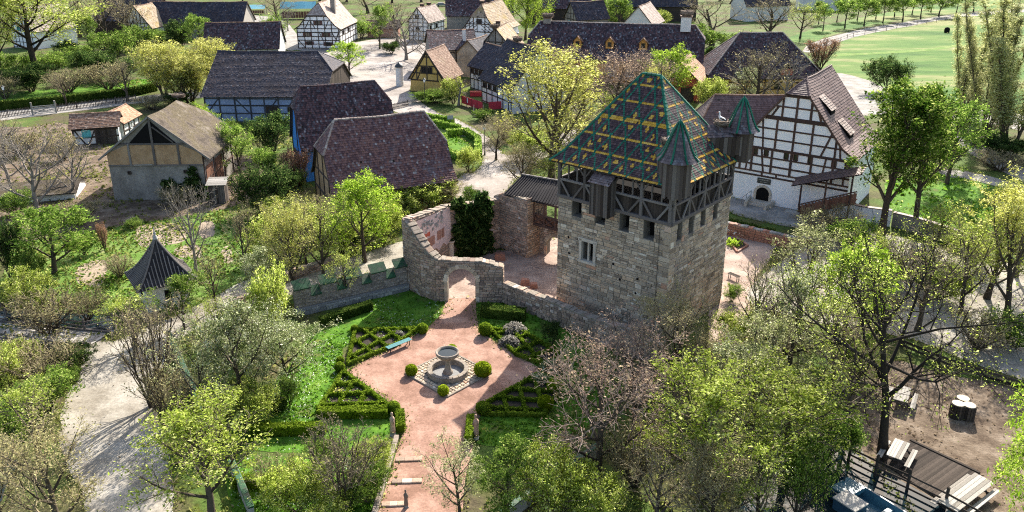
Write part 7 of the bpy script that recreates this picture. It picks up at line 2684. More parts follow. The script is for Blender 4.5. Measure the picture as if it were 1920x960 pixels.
def terrace():
    a, b_ = G(866, 196), G(905, 209)
    c = G(922, 207)
    root = thing('terrace_fence', 'red boarded terrace fence with a small white notice below the inn', 'fence', a)
    n = Vector(((b_ - a).y, -(b_ - a).x, 0)).normalized()
    for k in range(4):
        p, q = a.lerp(b_, k / 4) - a, a.lerp(b_, (k + .97) / 4) - a
        bar(root, 'panel', p + UP * .9, q + UP * .9, 1.3, .06, n, 'red_banner')
        bar(root, 'post', p, p + UP * 1.65, .1, .1, n, 'boards_dark')
    p, q = b_ - a + Vector((1.0, .2, 0)), c - a + Vector((1.6, 0, 0))
    bar(root, 'panel', p + UP * .9, q + UP * .9, 1.3, .06, n, 'red_banner')
    bar(root, 'notice', a.lerp(b_, .27) - a + UP * 1.05 + n * .05, a.lerp(b_, .31) - a + UP * 1.05 + n * .05, .8, .02, n, 'white_paint')
    # steps with handrails
    st = thing('terrace_steps', 'small wooden steps with handrails beside the red terrace fence', 'steps', G(897, 220))
    for k in range(4):
        bar(st, 'tread', (-.7, k * .35, .15 + k * .2), (.7, k * .35, .15 + k * .2), .33, .06, UP, 'boards')
    for sx in (-.75, .75):
        bar(st, 'handrail', (sx, -.1, 1.05), (sx, 1.3, 1.75), .07, .06, UP, 'timber_grey')
        for y in (0, 1.2):
            bar(st, 'post', (sx, y, 0), (sx, y, 1.05 + y * .5), .08, .08, UP, 'timber_grey')
    fl = thing('terrace_table', 'red cloth-covered table on the shaded terrace under the inn', 'table', G(893, 180))
    m = MB()
    m.box((-1.1, -.6, .05), (1.1, .6, .78))
    m.build('cloth', 'red_banner', fl)
    m = MB()
    m.box((-1.15, -.65, .78), (1.15, .65, .83))
    m.build('table_top', 'red_wall', fl)
terrace()
def picket(label, pts, h=1.0, sp=.22, mat='boards'):
    w = [G(*p) for p in pts]
    root = thing('picket_fence', label, 'fence', w[0])
    pk = MB()
    for a, b_ in zip(w, w[1:]):
        a, b_ = a - w[0], b_ - w[0]
        L_ = (b_ - a).length
        d = (b_ - a) / L_
        n = Vector((d.y, -d.x, 0))
        for i in range(int(L_ / sp)):
            p = a + d * (i * sp)
            pk.beam(p + n * .05, p + n * .05 + UP * (h * (1 + .05 * math.sin(i * 2.3))), .09, .03, n)
        k = max(1, int(L_ / 2.4))
        for i in range(k + 1):
            p = a + d * (L_ * i / k)
            bar(root, 'post', p, p + UP * (h + .1), .12, .12, n, mat)
        for z in (.3, .78):
            bar(root, 'rail', a + UP * z * h, b_ + UP * z * h, .08, .05, n, mat)
    pk.build('pickets', mat, root, kind='stuff')
picket('weathered picket fence left of the slatted gate by the village road', [(-30, 226), (60, 212)], 1.1)
picket('weathered picket fence right of the slatted gate by the village road', [(108, 208), (180, 199), (255, 190)], 1.1)
picket('short dark picket fence by the garden beside the blackened barn', [(728, 207), (765, 199)], 1.0)
picket('low stick fence round the lower vegetable garden', [(0, 575), (60, 590)], .8)
def slat_gate():
    a, b_ = G(62, 216), G(106, 212)
    root = thing('field_gate', 'wide slatted gate with two pale posts on the village road', 'gate', a)
    d = b_ - a
    n = Vector((d.y, -d.x, 0)).normalized()
    for p in (Vector((0, 0, 0)), d):
        bar(root, 'post', p, p + UP * 2.1, .25, .25, n, 'boards_pale')
    for k in range(6):
        z = .2 + k * .24
        bar(root, 'slat', d * .02 + n * .1 + UP * z, d * .98 + n * .1 + UP * z, .12, .05, n, 'boards_pale')
    bar(root, 'brace', d * .04 + n * .06 + UP * .2, d * .96 + n * .06 + UP * 1.4, .1, .04, n, 'boards_pale')
slat_gate()
rail_fence('meadow_fence', 'thin wooden post fence along the avenue edge of the meadow', [(1522, 96), (1600, 68), (1700, 50), (1790, 36)], 1.1, 2, 6.0, 'boards_dark', rw=.05, pw=.1)
rail_fence('garden_rail', 'rough pole rail beside the plank hut', [(372, 366), (395, 356), (436, 352), (450, 372)], 1.2, 2, 2.0, 'timber_grey', rw=.08, pw=.1)
def flower_bed():
    c = [G(1366, 452), G(1378, 446), G(1402, 462), G(1382, 474)]
    root = thing('flower_bed', 'stone-edged flower bed with white tulips beside the tower', 'flower bed', c[0])
    for i in range(4):
        p, q = c[i] - c[0], c[(i + 1) % 4] - c[0]
        k = max(2, int((q - p).length / .6))
        for j in range(k):
            bar(root, 'edge_stone', p.lerp(q, (j + .03) / k) + UP * .1, p.lerp(q, (j + .97) / k) + UP * .1, .2, .2, UP, 'stone_red')
    m = MB()
    m.poly([p - c[0] + UP * .08 for p in c])
    m.build('soil', 'dark_soil', root)
    rng = np.random.default_rng(2)
    cc = G(1374, 460) - c[0]
    pts = np.column_stack([rng.normal(cc.x, .35, 240), rng.normal(cc.y, .35, 240), rng.uniform(.05, .5, 240)])
    me = leaf_mesh(pts, 1, .03, .13, rng, 0, name='foliage')
    me.materials.append(MT['leaf_lime'])
    link('foliage', me, root, kind='stuff')
    pts = np.column_stack([rng.uniform(.2, 2.0, 14), rng.uniform(.2, 1.6, 14), rng.uniform(.6, .8, 14)])
    me = leaf_mesh(pts, 3, .04, .08, rng, 0, name='blooms')
    me.materials.append(MT['leaf_daisy'])
    link('blooms', me, root, kind='stuff')
flower_bed()
def hay_wheel():
    base = G(1775, 61)
    root = thing('hay_feeder', 'small dark round object standing alone in the meadow', 'feeder', base, .3)
    m = MB()
    m.lathe([(.65, 0), (.72, .3), (.7, 1.0), (.55, 1.3), (.2, 1.45), (.01, 1.5)], 16, wob=.05, rng=random.Random(2))
    m.build('drum', 'dark', root, True)
hay_wheel()
def car(px, py, rz, mat, label):
    base = G(px, py)
    root = thing('parked_car', label, 'car', base, rz)
    b_ = MB()
    prof = [(-2.1, .35), (-2.1, .8), (-1.95, .95), (1.2, .98), (2.05, .82), (2.1, .35)]
    top = [(-1.85, .95), (-1.4, 1.42), (.3, 1.45), (1.1, .97)]
    for p, w in ((prof, .85),):
        b_.add([(x, -w, z) for x, z in p] + [(x, w, z) for x, z in p], [tuple(range(6))[::-1], tuple(range(6, 12))] + [(i, (i + 1) % 6, (i + 1) % 6 + 6, i + 6) for i in range(6)])
    b_.add([(x, -.72, z) for x, z in top] + [(x, .72, z) for x, z in top], [(3, 2, 1, 0), (4, 5, 6, 7), (1, 2, 6, 5)])
    b_.build('body', mat, root)
    g_ = MB()
    g_.add([(x, -.7, z) for x, z in top] + [(x, .7, z) for x, z in top], [(0, 1, 5, 4), (2, 3, 7, 6)])
    g_.build('windows', 'glass', root)
    for sx in (-1.35, 1.35):
        for sy in (-.8, .8):
            w = MB()
            w.tube([(sx, sy - .1, .32), (sx, sy + .1, .32)], [.32, .32], 12)
            w.build('wheel', 'metal_dark', root)
car(829, 12, .1, 'stone_grey', 'grey car parked far off at the top edge left of the great dark barn')
# ------------------------------------------------------------------ trees and shrubs, read off the photograph
P_ = plant
# -- foreground, bottom edge
P_('olive_tree', 398, 985, 762, 215, 'olive-green sparsely leaved tree in front, right of the gravel lane', v=0)
P_('bare_shrub_tree', 648, 950, 802, 150, 'bare many-stemmed tree left of the garden path steps')
P_('pale_tree', 862, 975, 826, 130, 'pale green young tree right beside the lower path', v=1)
P_('green_tree', 945, 985, 830, 150, 'dense fresh green tree at the bottom just right of the path', v=0)
P_('fresh_bush', 1030, 985, 845, 150, 'bright bushy tree at the bottom beside the green parapet', 'shrub')
P_('pink_tree', 1120, 905, 640, 265, 'broad bare pinkish-brown tree below the tower corner', v=0)
P_('pink_tree', 1190, 800, 600, 190, 'bare reddish-grey tree right of the garden plaza', v=1)
P_('buff_tree', 1268, 720, 548, 165, 'buff budding tree standing at the tower corner', v=0)
P_('olive_tree', 1320, 930, 695, 240, 'large pale green tree in the middle of the lower right thicket', v=0)
P_('olive_tree', 1470, 900, 680, 250, 'large yellow-green tree right of the thicket by the canal', v=1)
P_('pale_tree', 1400, 860, 650, 170, 'pale green tree behind the large thicket trees', v=2)
P_('buff_tree', 1330, 1010, 835, 170, 'buff thin-twigged tree at the bottom edge of the thicket', v=1)
P_('bare_tree', 1230, 1000, 840, 150, 'greyish bare tree at the bottom edge below the pinkish trees', v=1)
P_('sparse_tree', 1420, 1000, 810, 170, 'dark-shaded leafy tree leaning over the canal at the bottom', v=2)
P_('green_bush', 1495, 960, 830, 110, 'leafy bush on the dark canal bank', 'shrub')
P_('big_old_tree', 1655, 850, 430, 460, 'big dark old tree with crooked spreading limbs over the picnic ground', v=0)
P_('bare_tree', 1585, 815, 590, 150, 'leaning dark trunk left of the big old tree', v=2)
P_('lime_tree', 1580, 660, 462, 150, 'vivid lime-green tree right of the tower yard', v=0)
P_('pale_tree', 1500, 590, 415, 160, 'round pale green tree beside the tower yard', v=1)
P_('bare_tree', 1412, 668, 478, 110, 'thin bare sapling in the sunny yard beside the tower', v=0)
P_('silver_tree', 1480, 690, 510, 150, 'silvery-leaved tree below the round pale tree', v=0)
P_('sparse_tree', 1560, 740, 560, 150, 'sparse grey-green tree left of the picnic ground', v=0)
P_('pale_tree', 1450, 770, 590, 150, 'pale green tree between thicket and tower yard', v=0)
P_('silver_tree', 1370, 780, 630, 130, 'silver-green tree at the foot of the thin sapling', v=1)
P_('maple_tree', 1652, 440, 152, 170, 'dark green maple with twin trunk left of its neighbour by the white house', v=0)
P_('maple_tree', 1712, 432, 158, 140, 'second dark green maple beside the first by the paddock', v=1)
P_('green_tree', 1775, 345, 188, 110, 'lighter green tree to the right of the two maples', v=1)
P_('yellowgreen_tree', 1885, 600, 335, 190, 'tall yellow-green tree at the right edge', v=0)
P_('sparse_tree', 1800, 590, 400, 150, 'yellowish sparse tree left of the tall right-edge tree', v=2)
P_('bare_tree', 1720, 620, 440, 150, 'sparse bare tree over the gravel road', v=1)
P_('weeping_tree', 1935, 1010, 730, 250, 'bright weeping willow at the lower right corner', v=0)
P_('poplar', 1806, 222, 25, 95, 'leftmost of the tall budding poplars on the right', group='poplars by the track', v=0)
P_('poplar', 1842, 262, -5, 115, 'middle tall budding poplar on the right', group='poplars by the track', v=1)
P_('poplar', 1890, 285, -5, 140, 'rightmost and broadest of the tall budding poplars', group='poplars by the track', v=2)
P_('dark_bush', 1845, 290, 245, 70, 'dark ivy-like bush around the foot of the middle poplar', 'bush')
P_('dark_bush', 1892, 300, 262, 80, 'dark bush around the foot of the rightmost poplar', 'bush')
P_('dark_bush', 1664, 172, 108, 80, 'rounded dark bush at the meadow edge behind the white house', 'bush')
P_('bare_bush', 1862, 255, 225, 60, 'brown twiggy bush between the poplars', 'bush')
P_('dark_bush', 1760, 320, 268, 70, 'dark shrub under the lighter green tree', 'bush')
P_('bare_bush', 1870, 320, 285, 110, 'brown brushy scrub by the side track', 'bush')
P_('fresh_bush', 1905, 420, 345, 90, 'yellow-green bush at the right edge of the paddock', 'bush')
P_('green_bush', 1900, 650, 590, 110, 'dark green bush at the right edge by the gravel road', 'bush')
P_('bare_bush', 1830, 655, 590, 120, 'brown bare scrub beside the gravel road', 'bush')
P_('fresh_bush', 1760, 560, 490, 110, 'sparse green bush beside the gravel road', 'bush')
P_('bare_bush', 1690, 520, 450, 110, 'twiggy bush below the grey garden wall', 'bush')
# avenue
av = [(1543, 57, 8, 34), (1584, 52, 1, 44), (1620, 48, -2, 42), (1655, 43, -4, 38), (1692, 40, -8, 46), (1726, 35, -8, 40), (1760, 31, -10, 46), (1792, 27, -10, 36), (1825, 22, -12, 40)]
nm_ = ['first', 'second', 'third', 'fourth', 'fifth', 'sixth', 'seventh', 'eighth', 'last']
for (x, y, t, w), q in zip(av, nm_):
    P_('young_tree', x, y, t, w, '%s young tree from the left in the meadow-side row of the avenue' % q, group='young avenue trees')
av2 = [(1535, 45, 2, 30), (1569, 41, -4, 32), (1607, 38, -6, 34), (1642, 35, -8, 32), (1677, 31, -10, 34), (1710, 27, -12, 34), (1745, 23, -14, 34)]
for (x, y, t, w), q in zip(av2, nm_[:6] + ['last']):
    P_('young_tree', x, y, t, w, '%s young tree from the left in the far row of the avenue' % q, group='young avenue trees')
# -- behind the tower
P_('yellowgreen_tree', 1033, 345, 82, 190, 'tall yellow-green tree left of the tower roof', v=1)
P_('pink_tree', 1095, 250, 118, 130, 'greyish bare tree in front of the long house, left', v=0)
P_('pink_tree', 1150, 235, 92, 130, 'bare plum-tinted tree in front of the long house, middle', v=1)
P_('pink_tree', 1205, 215, 95, 110, 'bare plum-tinted tree in front of the long house, right', v=2)
P_('pink_tree', 1045, 190, 82, 100, 'bare tree rising behind the tall yellow-green tree', v=2)
P_('lime_tree', 1255, 200, 86, 90, 'bright lime tree directly behind the tower peak', v=1)
P_('yellowgreen_tree', 1215, 225, 120, 60, 'thin yellow-green tree between bare trees and lime tree', v=0)
P_('buff_tree', 1080, 290, 205, 90, 'buff shrubby tree beside the path behind the gallery', v=0)
P_('buff_tree', 980, 360, 270, 90, 'buff low tree at the foot of the tall yellow-green tree', v=1)
P_('sparse_tree', 1040, 350, 290, 90, 'low sparse tree above the gallery roof', v=1)
P_('fresh_bush', 1335, 205, 145, 60, 'yellow-green rounded bush beside the red barn', 'bush', v=0)
P_('bare_tree', 1420, 215, 78, 130, 'bare spreading tree in front of the hipped barn, left', v=0)
P_('grey_tree', 1470, 205, 95, 110, 'bare grey tree in front of the hipped barn, right', v=0)
P_('silver_tree', 1395, 200, 125, 60, 'small pale tree below the bare trees at the hipped barn', v=0)
P_('russet_bush', 1536, 130, 74, 55, 'brownish shrub between hipped barn and meadow', 'shrub', v=0)
P_('bare_tree', 1335, 85, -10, 130, 'large budding tree at the top edge right of the long house', v=2)
P_('bare_tree', 1440, 80, -8, 110, 'bare tree behind the hipped barn roof', v=1)
P_('sparse_tree', 1500, 72, 5, 70, 'green-budding tree at the start of the avenue', v=0)
P_('green_bush', 1300, 95, 45, 90, 'green bushy mass behind the right end of the long house', 'bush')
P_('green_bush', 1375, 100, 60, 80, 'green shrub behind the left corner of the hipped barn', 'bush')
def cone():
    base = G(1334, 118)
    h = HT(base, 88)
    root = thing('cone_topiary', 'dark egg-shaped clipped yew beside the hipped barn', 'topiary', base)
    rng = np.random.default_rng(1)
    z = rng.uniform(0, 1, 1500)
    r = 1.7 * np.sqrt(np.clip(1 - (np.abs(z - .35) / .65) ** 2.2, 0, 1)) * rng.uniform(.92, 1.03, 1500)
    a = rng.uniform(0, 2 * PI, 1500)
    me = leaf_mesh(np.column_stack([r * np.cos(a), r * np.sin(a), z * h]), 1, .05, .2, rng, 0, name='foliage')
    me.materials.append(MT['leaf_dark'])
    link('foliage', me, root)
    m = MB()
    m.lathe([(.9, 0), (1.45, h * .2), (1.5, h * .4), (1.1, h * .7), (.4, h * .92), (.01, h * .97)], 14)
    m.build('inner_foliage', 'leaf_dark', root)
cone()
# -- village
P_('weeping_tree', 985, 75, -25, 95, 'lime-green weeping willow behind the chevron-timbered house', v=1)
P_('green_tree', 1128, 58, -6, 50, 'left of two round green trees behind the long house ridge', v=0)
P_('green_tree', 1163, 58, -4, 50, 'right of two round green trees behind the long house ridge', v=1)
P_('fresh_bush', 1236, 50, 18, 40, 'small green bush top behind the long house chimney', 'bush')
P_('green_tree', 712, 92, 5, 58, 'fresh green tree on the square beside the black-and-white house', v=2)
P_('grey_tree', 762, 112, 20, 110, 'leaning bare tree with thick trunk on the square', v=0)
P_('bare_tree', 745, 80, 0, 80, 'tall bare tree behind the square', v=1)
P_('grey_tree', 800, 118, 55, 80, 'bare tree behind the ochre house', v=1)
P_('lime_tree', 655, 138, 78, 62, 'bright round lime tree at the end of the long blue barn', v=0)
P_('green_bush', 678, 72, 38, 40, 'green shrub at the corner of the tall black-and-white house', 'bush')
P_('dark_bush', 735, 100, 78, 40, 'dark low shrub on the square by the bare tree', 'bush')
P_('green_bush', 515, 92, 28, 50, 'green shrub right of the dark barn', 'shrub')
P_('grey_tree', 540, 58, 12, 46, 'small pale blossoming tree left of the tall house', v=1)
P_('bare_tree', 520, 40, -15, 80, 'bare tree at the top edge beside the turquoise roof', v=0)
P_('bare_tree', 690, 25, -20, 90, 'bare dark tree at the top edge above the square', v=2)
P_('bare_tree', 630, 15, -25, 90, 'bare tree at the top edge behind the tall house', v=1)
P_('fresh_bush', 850, 195, 145, 46, 'green bush in front of the ochre house', 'bush')
P_('pollard_tree', 860, 198, 138, 60, 'bare knobbly pollard tree at the terrace corner', v=0)
P_('green_bush', 812, 192, 172, 80, 'dark ground-hugging shrub strip below the ochre wall', 'bush')
P_('fresh_bush', 878, 322, 275, 42, 'rounded green bush beside the round lawn', 'bush', v=1)
P_('green_bush', 905, 225, 205, 40, 'green border plants below the red terrace', 'bush')
P_('pale_tree', 712, 330, 258, 80, 'pale budding tree in front of the purple-roofed barn, left', v=2)
P_('pale_tree', 705, 380, 300, 90, 'lower pale tree in front of the purple-roofed barn', v=0)
P_('buff_tree', 745, 390, 330, 110, 'buff twiggy tree at the barn eave', v=1)
P_('fresh_bush', 800, 400, 338, 110, 'yellow-green bush behind the ruined hall wall', 'shrub', v=2)
P_('fresh_bush', 760, 410, 350, 80, 'yellow-green bush at the left corner of the ruined wall', 'shrub', v=0)
P_('buff_tree', 850, 395, 340, 80, 'buff shrub between barn and hall wall', v=0)
P_('green_bush', 890, 405, 350, 50, 'green shrub above the ivy-clad wall', 'shrub')
# -- left side
P_('bud_tree', 72, 148, -35, 230, 'great budding tree with dark trunk at the upper left corner', v=0)
P_('bud_tree', 5, 155, -30, 120, 'tall budding tree cut by the upper left edge', v=1)
P_('bare_tree', 200, 92, -20, 110, 'dark bare tree in front of the far left roofs', v=0)
P_('bare_tree', 150, 70, -25, 90, 'bare tree overhanging the white cottage', v=2)
P_('bare_tree', 250, 85, -5, 80, 'bare dark tree left of the golden mossy roof', v=1)
P_('green_tree', 168, 98, 25, 42, 'slim green tree right of the white cottage', v=1)
sh = [('green_bush', 30, 150, 100, 80, 'bright green thicket under the great budding tree'), ('green_bush', 95, 135, 98, 90, 'bright green shrub mass right of the great trunk'), ('dark_bush', 60, 172, 120, 90, 'dark shrub mass at the foot of the great trunk'),
      ('bare_bush', 130, 172, 128, 90, 'brown twiggy shrub in the roadside thicket'), ('dark_bush', 172, 150, 95, 80, 'dark evergreen shrub in the middle of the roadside thicket'), ('green_bush', 150, 120, 85, 60, 'green shrub behind the dark evergreen'),
      ('green_bush', 215, 110, 60, 80, 'grey-green shrub left of the yellow willows'), ('dark_bush', 235, 150, 105, 70, 'shadowy shrub left of the yellow willows'), ('bare_bush', 205, 168, 118, 90, 'bare brush beside the roadside lawn'),
      ('green_bush', 255, 95, 48, 70, 'mixed green shrub below the golden mossy roof'), ('dark_bush', 128, 105, 76, 40, 'dark ivy block against the white cottage'), ('green_bush', 300, 80, 55, 60, 'low green shrub behind the yellow willows'), ('bare_bush', 10, 185, 140, 60, 'brush at the left edge by the lamp')]
for k, x, y, t, w, lab in sh:
    P_(k, x, y, t, w, lab, 'shrub', 'shrubs in the roadside thicket')
P_('bare_tree', 125, 198, 130, 52, 'small roadside tree left of the slatted gate', v=1)
P_('bare_tree', 240, 190, 105, 70, 'slim bare roadside tree right of the hedge', v=2)
P_('willow_shrub', 308, 178, 78, 90, 'bright yellow willow, left of three', v=0)
P_('willow_shrub', 358, 192, 92, 90, 'bright yellow willow, middle and lowest of three', v=1)
P_('willow_shrub', 400, 165, 74, 75, 'bright yellow willow, right of three against the blue barn', v=0)
P_('dark_bush', 340, 92, 38, 50, 'dark green bush above the yellow willows', 'shrub')
P_('green_tree', 378, 98, 28, 60, 'taller grey-green tree above the right yellow willow', v=0)
P_('dark_bush', 335, 200, 172, 50, 'dark bush by the road in front of the middle yellow willow', 'shrub')
P_('bare_bush', 285, 205, 178, 60, 'loose bush behind the thatched roof ridge', 'shrub')
P_('lime_tree', 383, 268, 198, 80, 'neat round light green tree in front of the blue barn', v=1)
P_('green_tree', 452, 335, 232, 85, 'fresh green tree right of the thatched barn', v=0)
P_('dark_bush', 512, 290, 212, 85, 'dark rounded shrub in front of the blue barn corner', 'shrub')
P_('green_bush', 425, 262, 225, 50, 'green shrub under the blue barn wall', 'shrub')
P_('green_bush', 505, 330, 280, 70, 'light green shrub left of the bright blue wall', 'shrub')
P_('dark_bush', 495, 400, 312, 105, 'large dark hawthorn with whitish bloom above the vegetable garden', 'shrub')
P_('russet_bush', 562, 350, 280, 50, 'reddish twig bush in front of the bright blue wall', 'shrub', v=1)
P_('dark_bush', 548, 365, 318, 60, 'dark shrub below the reddish twig bush', 'shrub')
P_('fresh_bush', 530, 420, 370, 80, 'pale green shrub at the head of the vegetable garden', 'shrub')
P_('grey_tree', 70, 400, 232, 170, 'pale grey bare tree at the left before the clay barn', v=0)
P_('grey_tree', -10, 390, 250, 120, 'grey bare tree cut by the left edge', v=1)
P_('green_tree', 103, 512, 392, 145, 'spreading apple tree with green spring leaves in the vegetable garden', v=1)
P_('grey_tree', 368, 512, 345, 115, 'tall grey bare tree in the vegetable garden', v=1)
P_('bare_tree', 462, 515, 378, 65, 'slim bare tree right in the vegetable garden', v=0)
P_('bare_tree', 405, 580, 470, 60, 'thin bare sapling by the lane', v=1)
P_('bare_bush', 330, 388, 350, 60, 'twiggy shrub before the clay barn wall', 'shrub')
P_('green_bush', 158, 478, 440, 40, 'bright green leafy clump in the vegetable garden', 'shrub')
P_('russet_bush', 197, 468, 420, 18, 'narrow russet hedge plant between vegetable beds', 'shrub', v=0)
P_('green_bush', 252, 428, 410, 30, 'small green shrub by the vegetable beds', 'shrub')
P_('dark_bush', 20, 520, 410, 60, 'dark tall shrub at the left edge of the vegetable garden', 'shrub')
P_('green_bush', 60, 530, 470, 60, 'dark green shrub under the apple tree', 'shrub')
P_('fresh_bush', 55, 590, 510, 90, 'yellowish green shrub at the lower left of the vegetable garden', 'shrub')
P_('bare_bush', 225, 520, 480, 60, 'dry brown shrub left of the pavilion', 'shrub')
P_('bare_bush', 90, 625, 555, 130, 'brown twiggy shrub above the footbridge', 'shrub')
P_('bare_bush', 165, 600, 548, 80, 'brown reed-like brush by the stream', 'shrub')
P_('sparse_tree', 255, 650, 550, 105, 'yellow-green shrubby tree at the end of the footbridge', v=1)
P_('green_tree', 345, 618, 512, 90, 'dark leafy small tree right of the pavilion', v=2)
P_('bare_shrub_tree', 290, 762, 560, 150, 'bare many-stemmed tree at the right edge of the lane', v=1)
P_('bare_bush', 318, 790, 690, 100, 'dark tangled bare shrub against the parapet', 'shrub')
P_('silver_tree', 455, 760, 562, 170, 'large silvery-green tree on the garden slope, left', v=0)
P_('silver_tree', 540, 730, 590, 140, 'silvery-green tree on the garden slope, right', v=1)
P_('pale_tree', 385, 800, 620, 120, 'pale green tree between lane and garden slope', v=2)
P_('sparse_tree', 420, 700, 560, 100, 'yellow-green tree above the silvery trees', v=0)
P_('fresh_bush', 480, 800, 720, 90, 'low green bush at the foot of the silvery trees', 'shrub')
P_('green_bush', 545, 760, 705, 40, 'bright upright iris clump on the daisy lawn', 'plant')
P_('fresh_bush', 515, 640, 500, 80, 'tall yellow-green shrub beside the lane', 'shrub')
P_('dark_bush', 440, 645, 590, 70, 'dark evergreen shrub beside the lane', 'shrub')
P_('yellowgreen_tree', 555, 560, 372, 110, 'yellow-green tree on the lane edge, left', v=1)
P_('sparse_tree', 608, 530, 370, 120, 'olive tree with straight trunk on the lane', v=2)
P_('lime_tree', 684, 492, 330, 125, 'rounded bright green-yellow tree by the lane near the ruin', v=0)
P_('silver_tree', 495, 560, 460, 90, 'silvery sapling group on the lane edge', v=0)
P_('sparse_tree', 648, 568, 468, 70, 'slender tree against the crenellated wall', v=0)
P_('bare_tree', 575, 500, 400, 70, 'thin bare tree between the lane trees', v=2)
# lower left
P_('sparse_tree', 75, 860, 720, 140, 'leafy green tree at the lower left beside the lane', v=1)
P_('buff_tree', 115, 1010, 800, 210, 'large buff budding tree at the lower left corner', v=0)
P_('buff_tree', 10, 1000, 850, 110, 'buff tree cut by the lower left corner', v=1)
P_('green_bush', 90, 770, 700, 110, 'bright green shrub left of the lane', 'shrub')
P_('green_bush', 130, 722, 690, 40, 'small vivid green plant at the lane edge', 'shrub')
P_('bare_bush', 75, 720, 640, 150, 'brown bare thicket left of the lane', 'shrub')
P_('hedge_bush' if 'hedge_bush' in KIND else 'dark_bush', 140, 695, 645, 70, 'rounded clipped dark bush where bridge meets lane', 'bush')
P_('fresh_bush', 15, 740, 655, 80, 'light green shrub at the left edge', 'shrub')
P_('green_bush', 20, 830, 750, 80, 'dark green shrub over the moat at the left edge', 'shrub')
P_('fresh_bush', 40, 690, 640, 70, 'pale shrub behind the brown thicket', 'shrub')
# garden slope, bottom middle
P_('fresh_bush', 560, 960, 870, 120, 'low green shrub on the bottom slope left of the bare tree', 'shrub')
P_('green_bush', 610, 880, 825, 70, 'brushy green plant below the statue bed', 'shrub')
P_('fresh_bush', 700, 880, 830, 80, 'low yellow-green shrub beside the path steps', 'shrub')
P_('green_bush', 690, 940, 880, 90, 'rounded green shrub by the lowest step', 'shrub')
P_('bare_bush', 520, 930, 860, 90, 'thin bare saplings on the lower lawn', 'shrub')
P_('fresh_bush', 610, 985, 920, 90, 'light green shrub at the bottom edge left of the path', 'shrub')
# right of tower
P_('bare_bush', 1568, 442, 390, 90, 'purple-grey bare bush before the white house stair', 'shrub')
P_('bare_bush', 1520, 450, 395, 70, 'grey twiggy bush left of the purple-grey bush', 'shrub')
P_('green_bush', 1372, 565, 535, 40, 'small round green bush in the tower yard', 'shrub')
P_('fresh_bush', 1375, 650, 585, 80, 'green shrub at the foot of the tower', 'shrub')
P_('bare_bush', 1440, 640, 560, 90, 'brown twig shrub in the tower yard', 'shrub')
P_('buff_tree', 1330, 760, 620, 110, 'buff tree below the tower foot', v=1)
P_('dark_bush', 1035, 645, 605, 40, 'dark rounded shrub against the garden wall', 'shrub')
P_('fresh_bush', 1100, 985, 890, 130, 'pale brushy bush at the bottom under the pinkish tree', 'shrub')
P_('bare_bush', 1190, 910, 800, 130, 'grey-pink bare scrub under the broad bare tree', 'shrub')
P_('green_bush', 1540, 860, 760, 120, 'dark leafy bush at the canal bend', 'shrub')
P_('fresh_bush', 1600, 720, 640, 90, 'pale green bush left of the picnic ground', 'shrub')
P_('bare_bush', 1640, 620, 550, 100, 'brown twiggy bush at the road edge above the picnic ground', 'shrub')

# more growth along the lane and in the village gaps
P_('fresh_bush', 540, 490, 395, 120, 'pale yellow-green shrub above the lane wall, left', 'shrub', v=0)
P_('fresh_bush', 640, 478, 400, 110, 'pale yellow-green shrub above the lane wall, right', 'shrub', v=1)
P_('buff_tree', 590, 455, 370, 100, 'buff shrubby tree between vegetable garden and lane', v=1)
P_('fresh_bush', 722, 450, 375, 80, 'leafy shrub between the lane and the ruin corner', 'shrub', v=2)
P_('dark_bush', 655, 470, 425, 60, 'dark shrub under the rounded bright tree', 'shrub')
P_('buff_tree', 930, 300, 225, 70, 'thin buff tree left of the tall yellow-green tree', v=0)
P_('fresh_bush', 1000, 300, 245, 90, 'light shrub under the tall yellow-green tree', 'shrub', v=0)
P_('bare_bush', 1110, 262, 215, 100, 'bare shrubs between path and long house', 'shrub')
P_('bare_bush', 945, 262, 215, 70, 'twiggy shrub behind the village lantern', 'shrub')
P_('fresh_bush', 1160, 225, 180, 80, 'yellowish shrub under the plum-tinted trees', 'shrub', v=1)
P_('bare_tree', 10, 300, 215, 90, 'bare tree in the dirt yard at the far left', v=1)
for i, (x, y, t, w) in enumerate(((455, 6, -30, 60), (600, 2, -36, 70), (650, 4, -34, 70), (735, 6, -34, 80), (790, 4, -36, 70), (850, -4, -40, 60), (960, 2, -36, 60), (1070, -8, -40, 60), (1280, 6, -36, 80), (1350, 2, -40, 80), (1410, 8, -34, 80), (1470, 4, -36, 80), (1530, 0, -40, 70))):
    P_(('pink_tree', 'bare_tree', 'buff_tree')[i % 3], x, y, t, w, ['first', 'second', 'third', 'fourth', 'fifth', 'sixth', 'seventh', 'eighth', 'ninth', 'tenth', 'eleventh', 'twelfth', 'last'][i] + ' bare tree from the left in the row along the top edge', group='bare trees along the top edge')
P_('grey_tree', 140, 372, 262, 120, 'grey tangled bare tree between hut and clay barn', v=0)
P_('grey_tree', 20, 350, 240, 120, 'grey bare tree behind the left bare trees in the yard', v=0)
P_('bare_bush', 120, 300, 258, 70, 'bare brush left of the small timbered hut', 'shrub')
P_('bare_bush', 40, 290, 250, 90, 'brown brush along the fence of the left yard', 'shrub')
P_('green_bush', 30, 405, 360, 70, 'green shrub at the left edge before the lean-to', 'shrub')
P_('bare_bush', 150, 420, 380, 90, 'tangled brush before the thatched lean-to', 'shrub')
P_('sparse_tree', 1645, 590, 430, 130, 'fresh green tree behind the crooked limbs of the big old tree', v=2)
P_('olive_tree', 1850, 560, 400, 150, 'fresh green tree between the two right-edge yellowish trees', v=0)
P_('pale_tree', 1905, 520, 380, 130, 'pale green tree in front of the bright paddock at the right edge', v=1)
P_('sparse_tree', 1740, 500, 380, 120, 'light green tree before the grey garden wall', v=0)
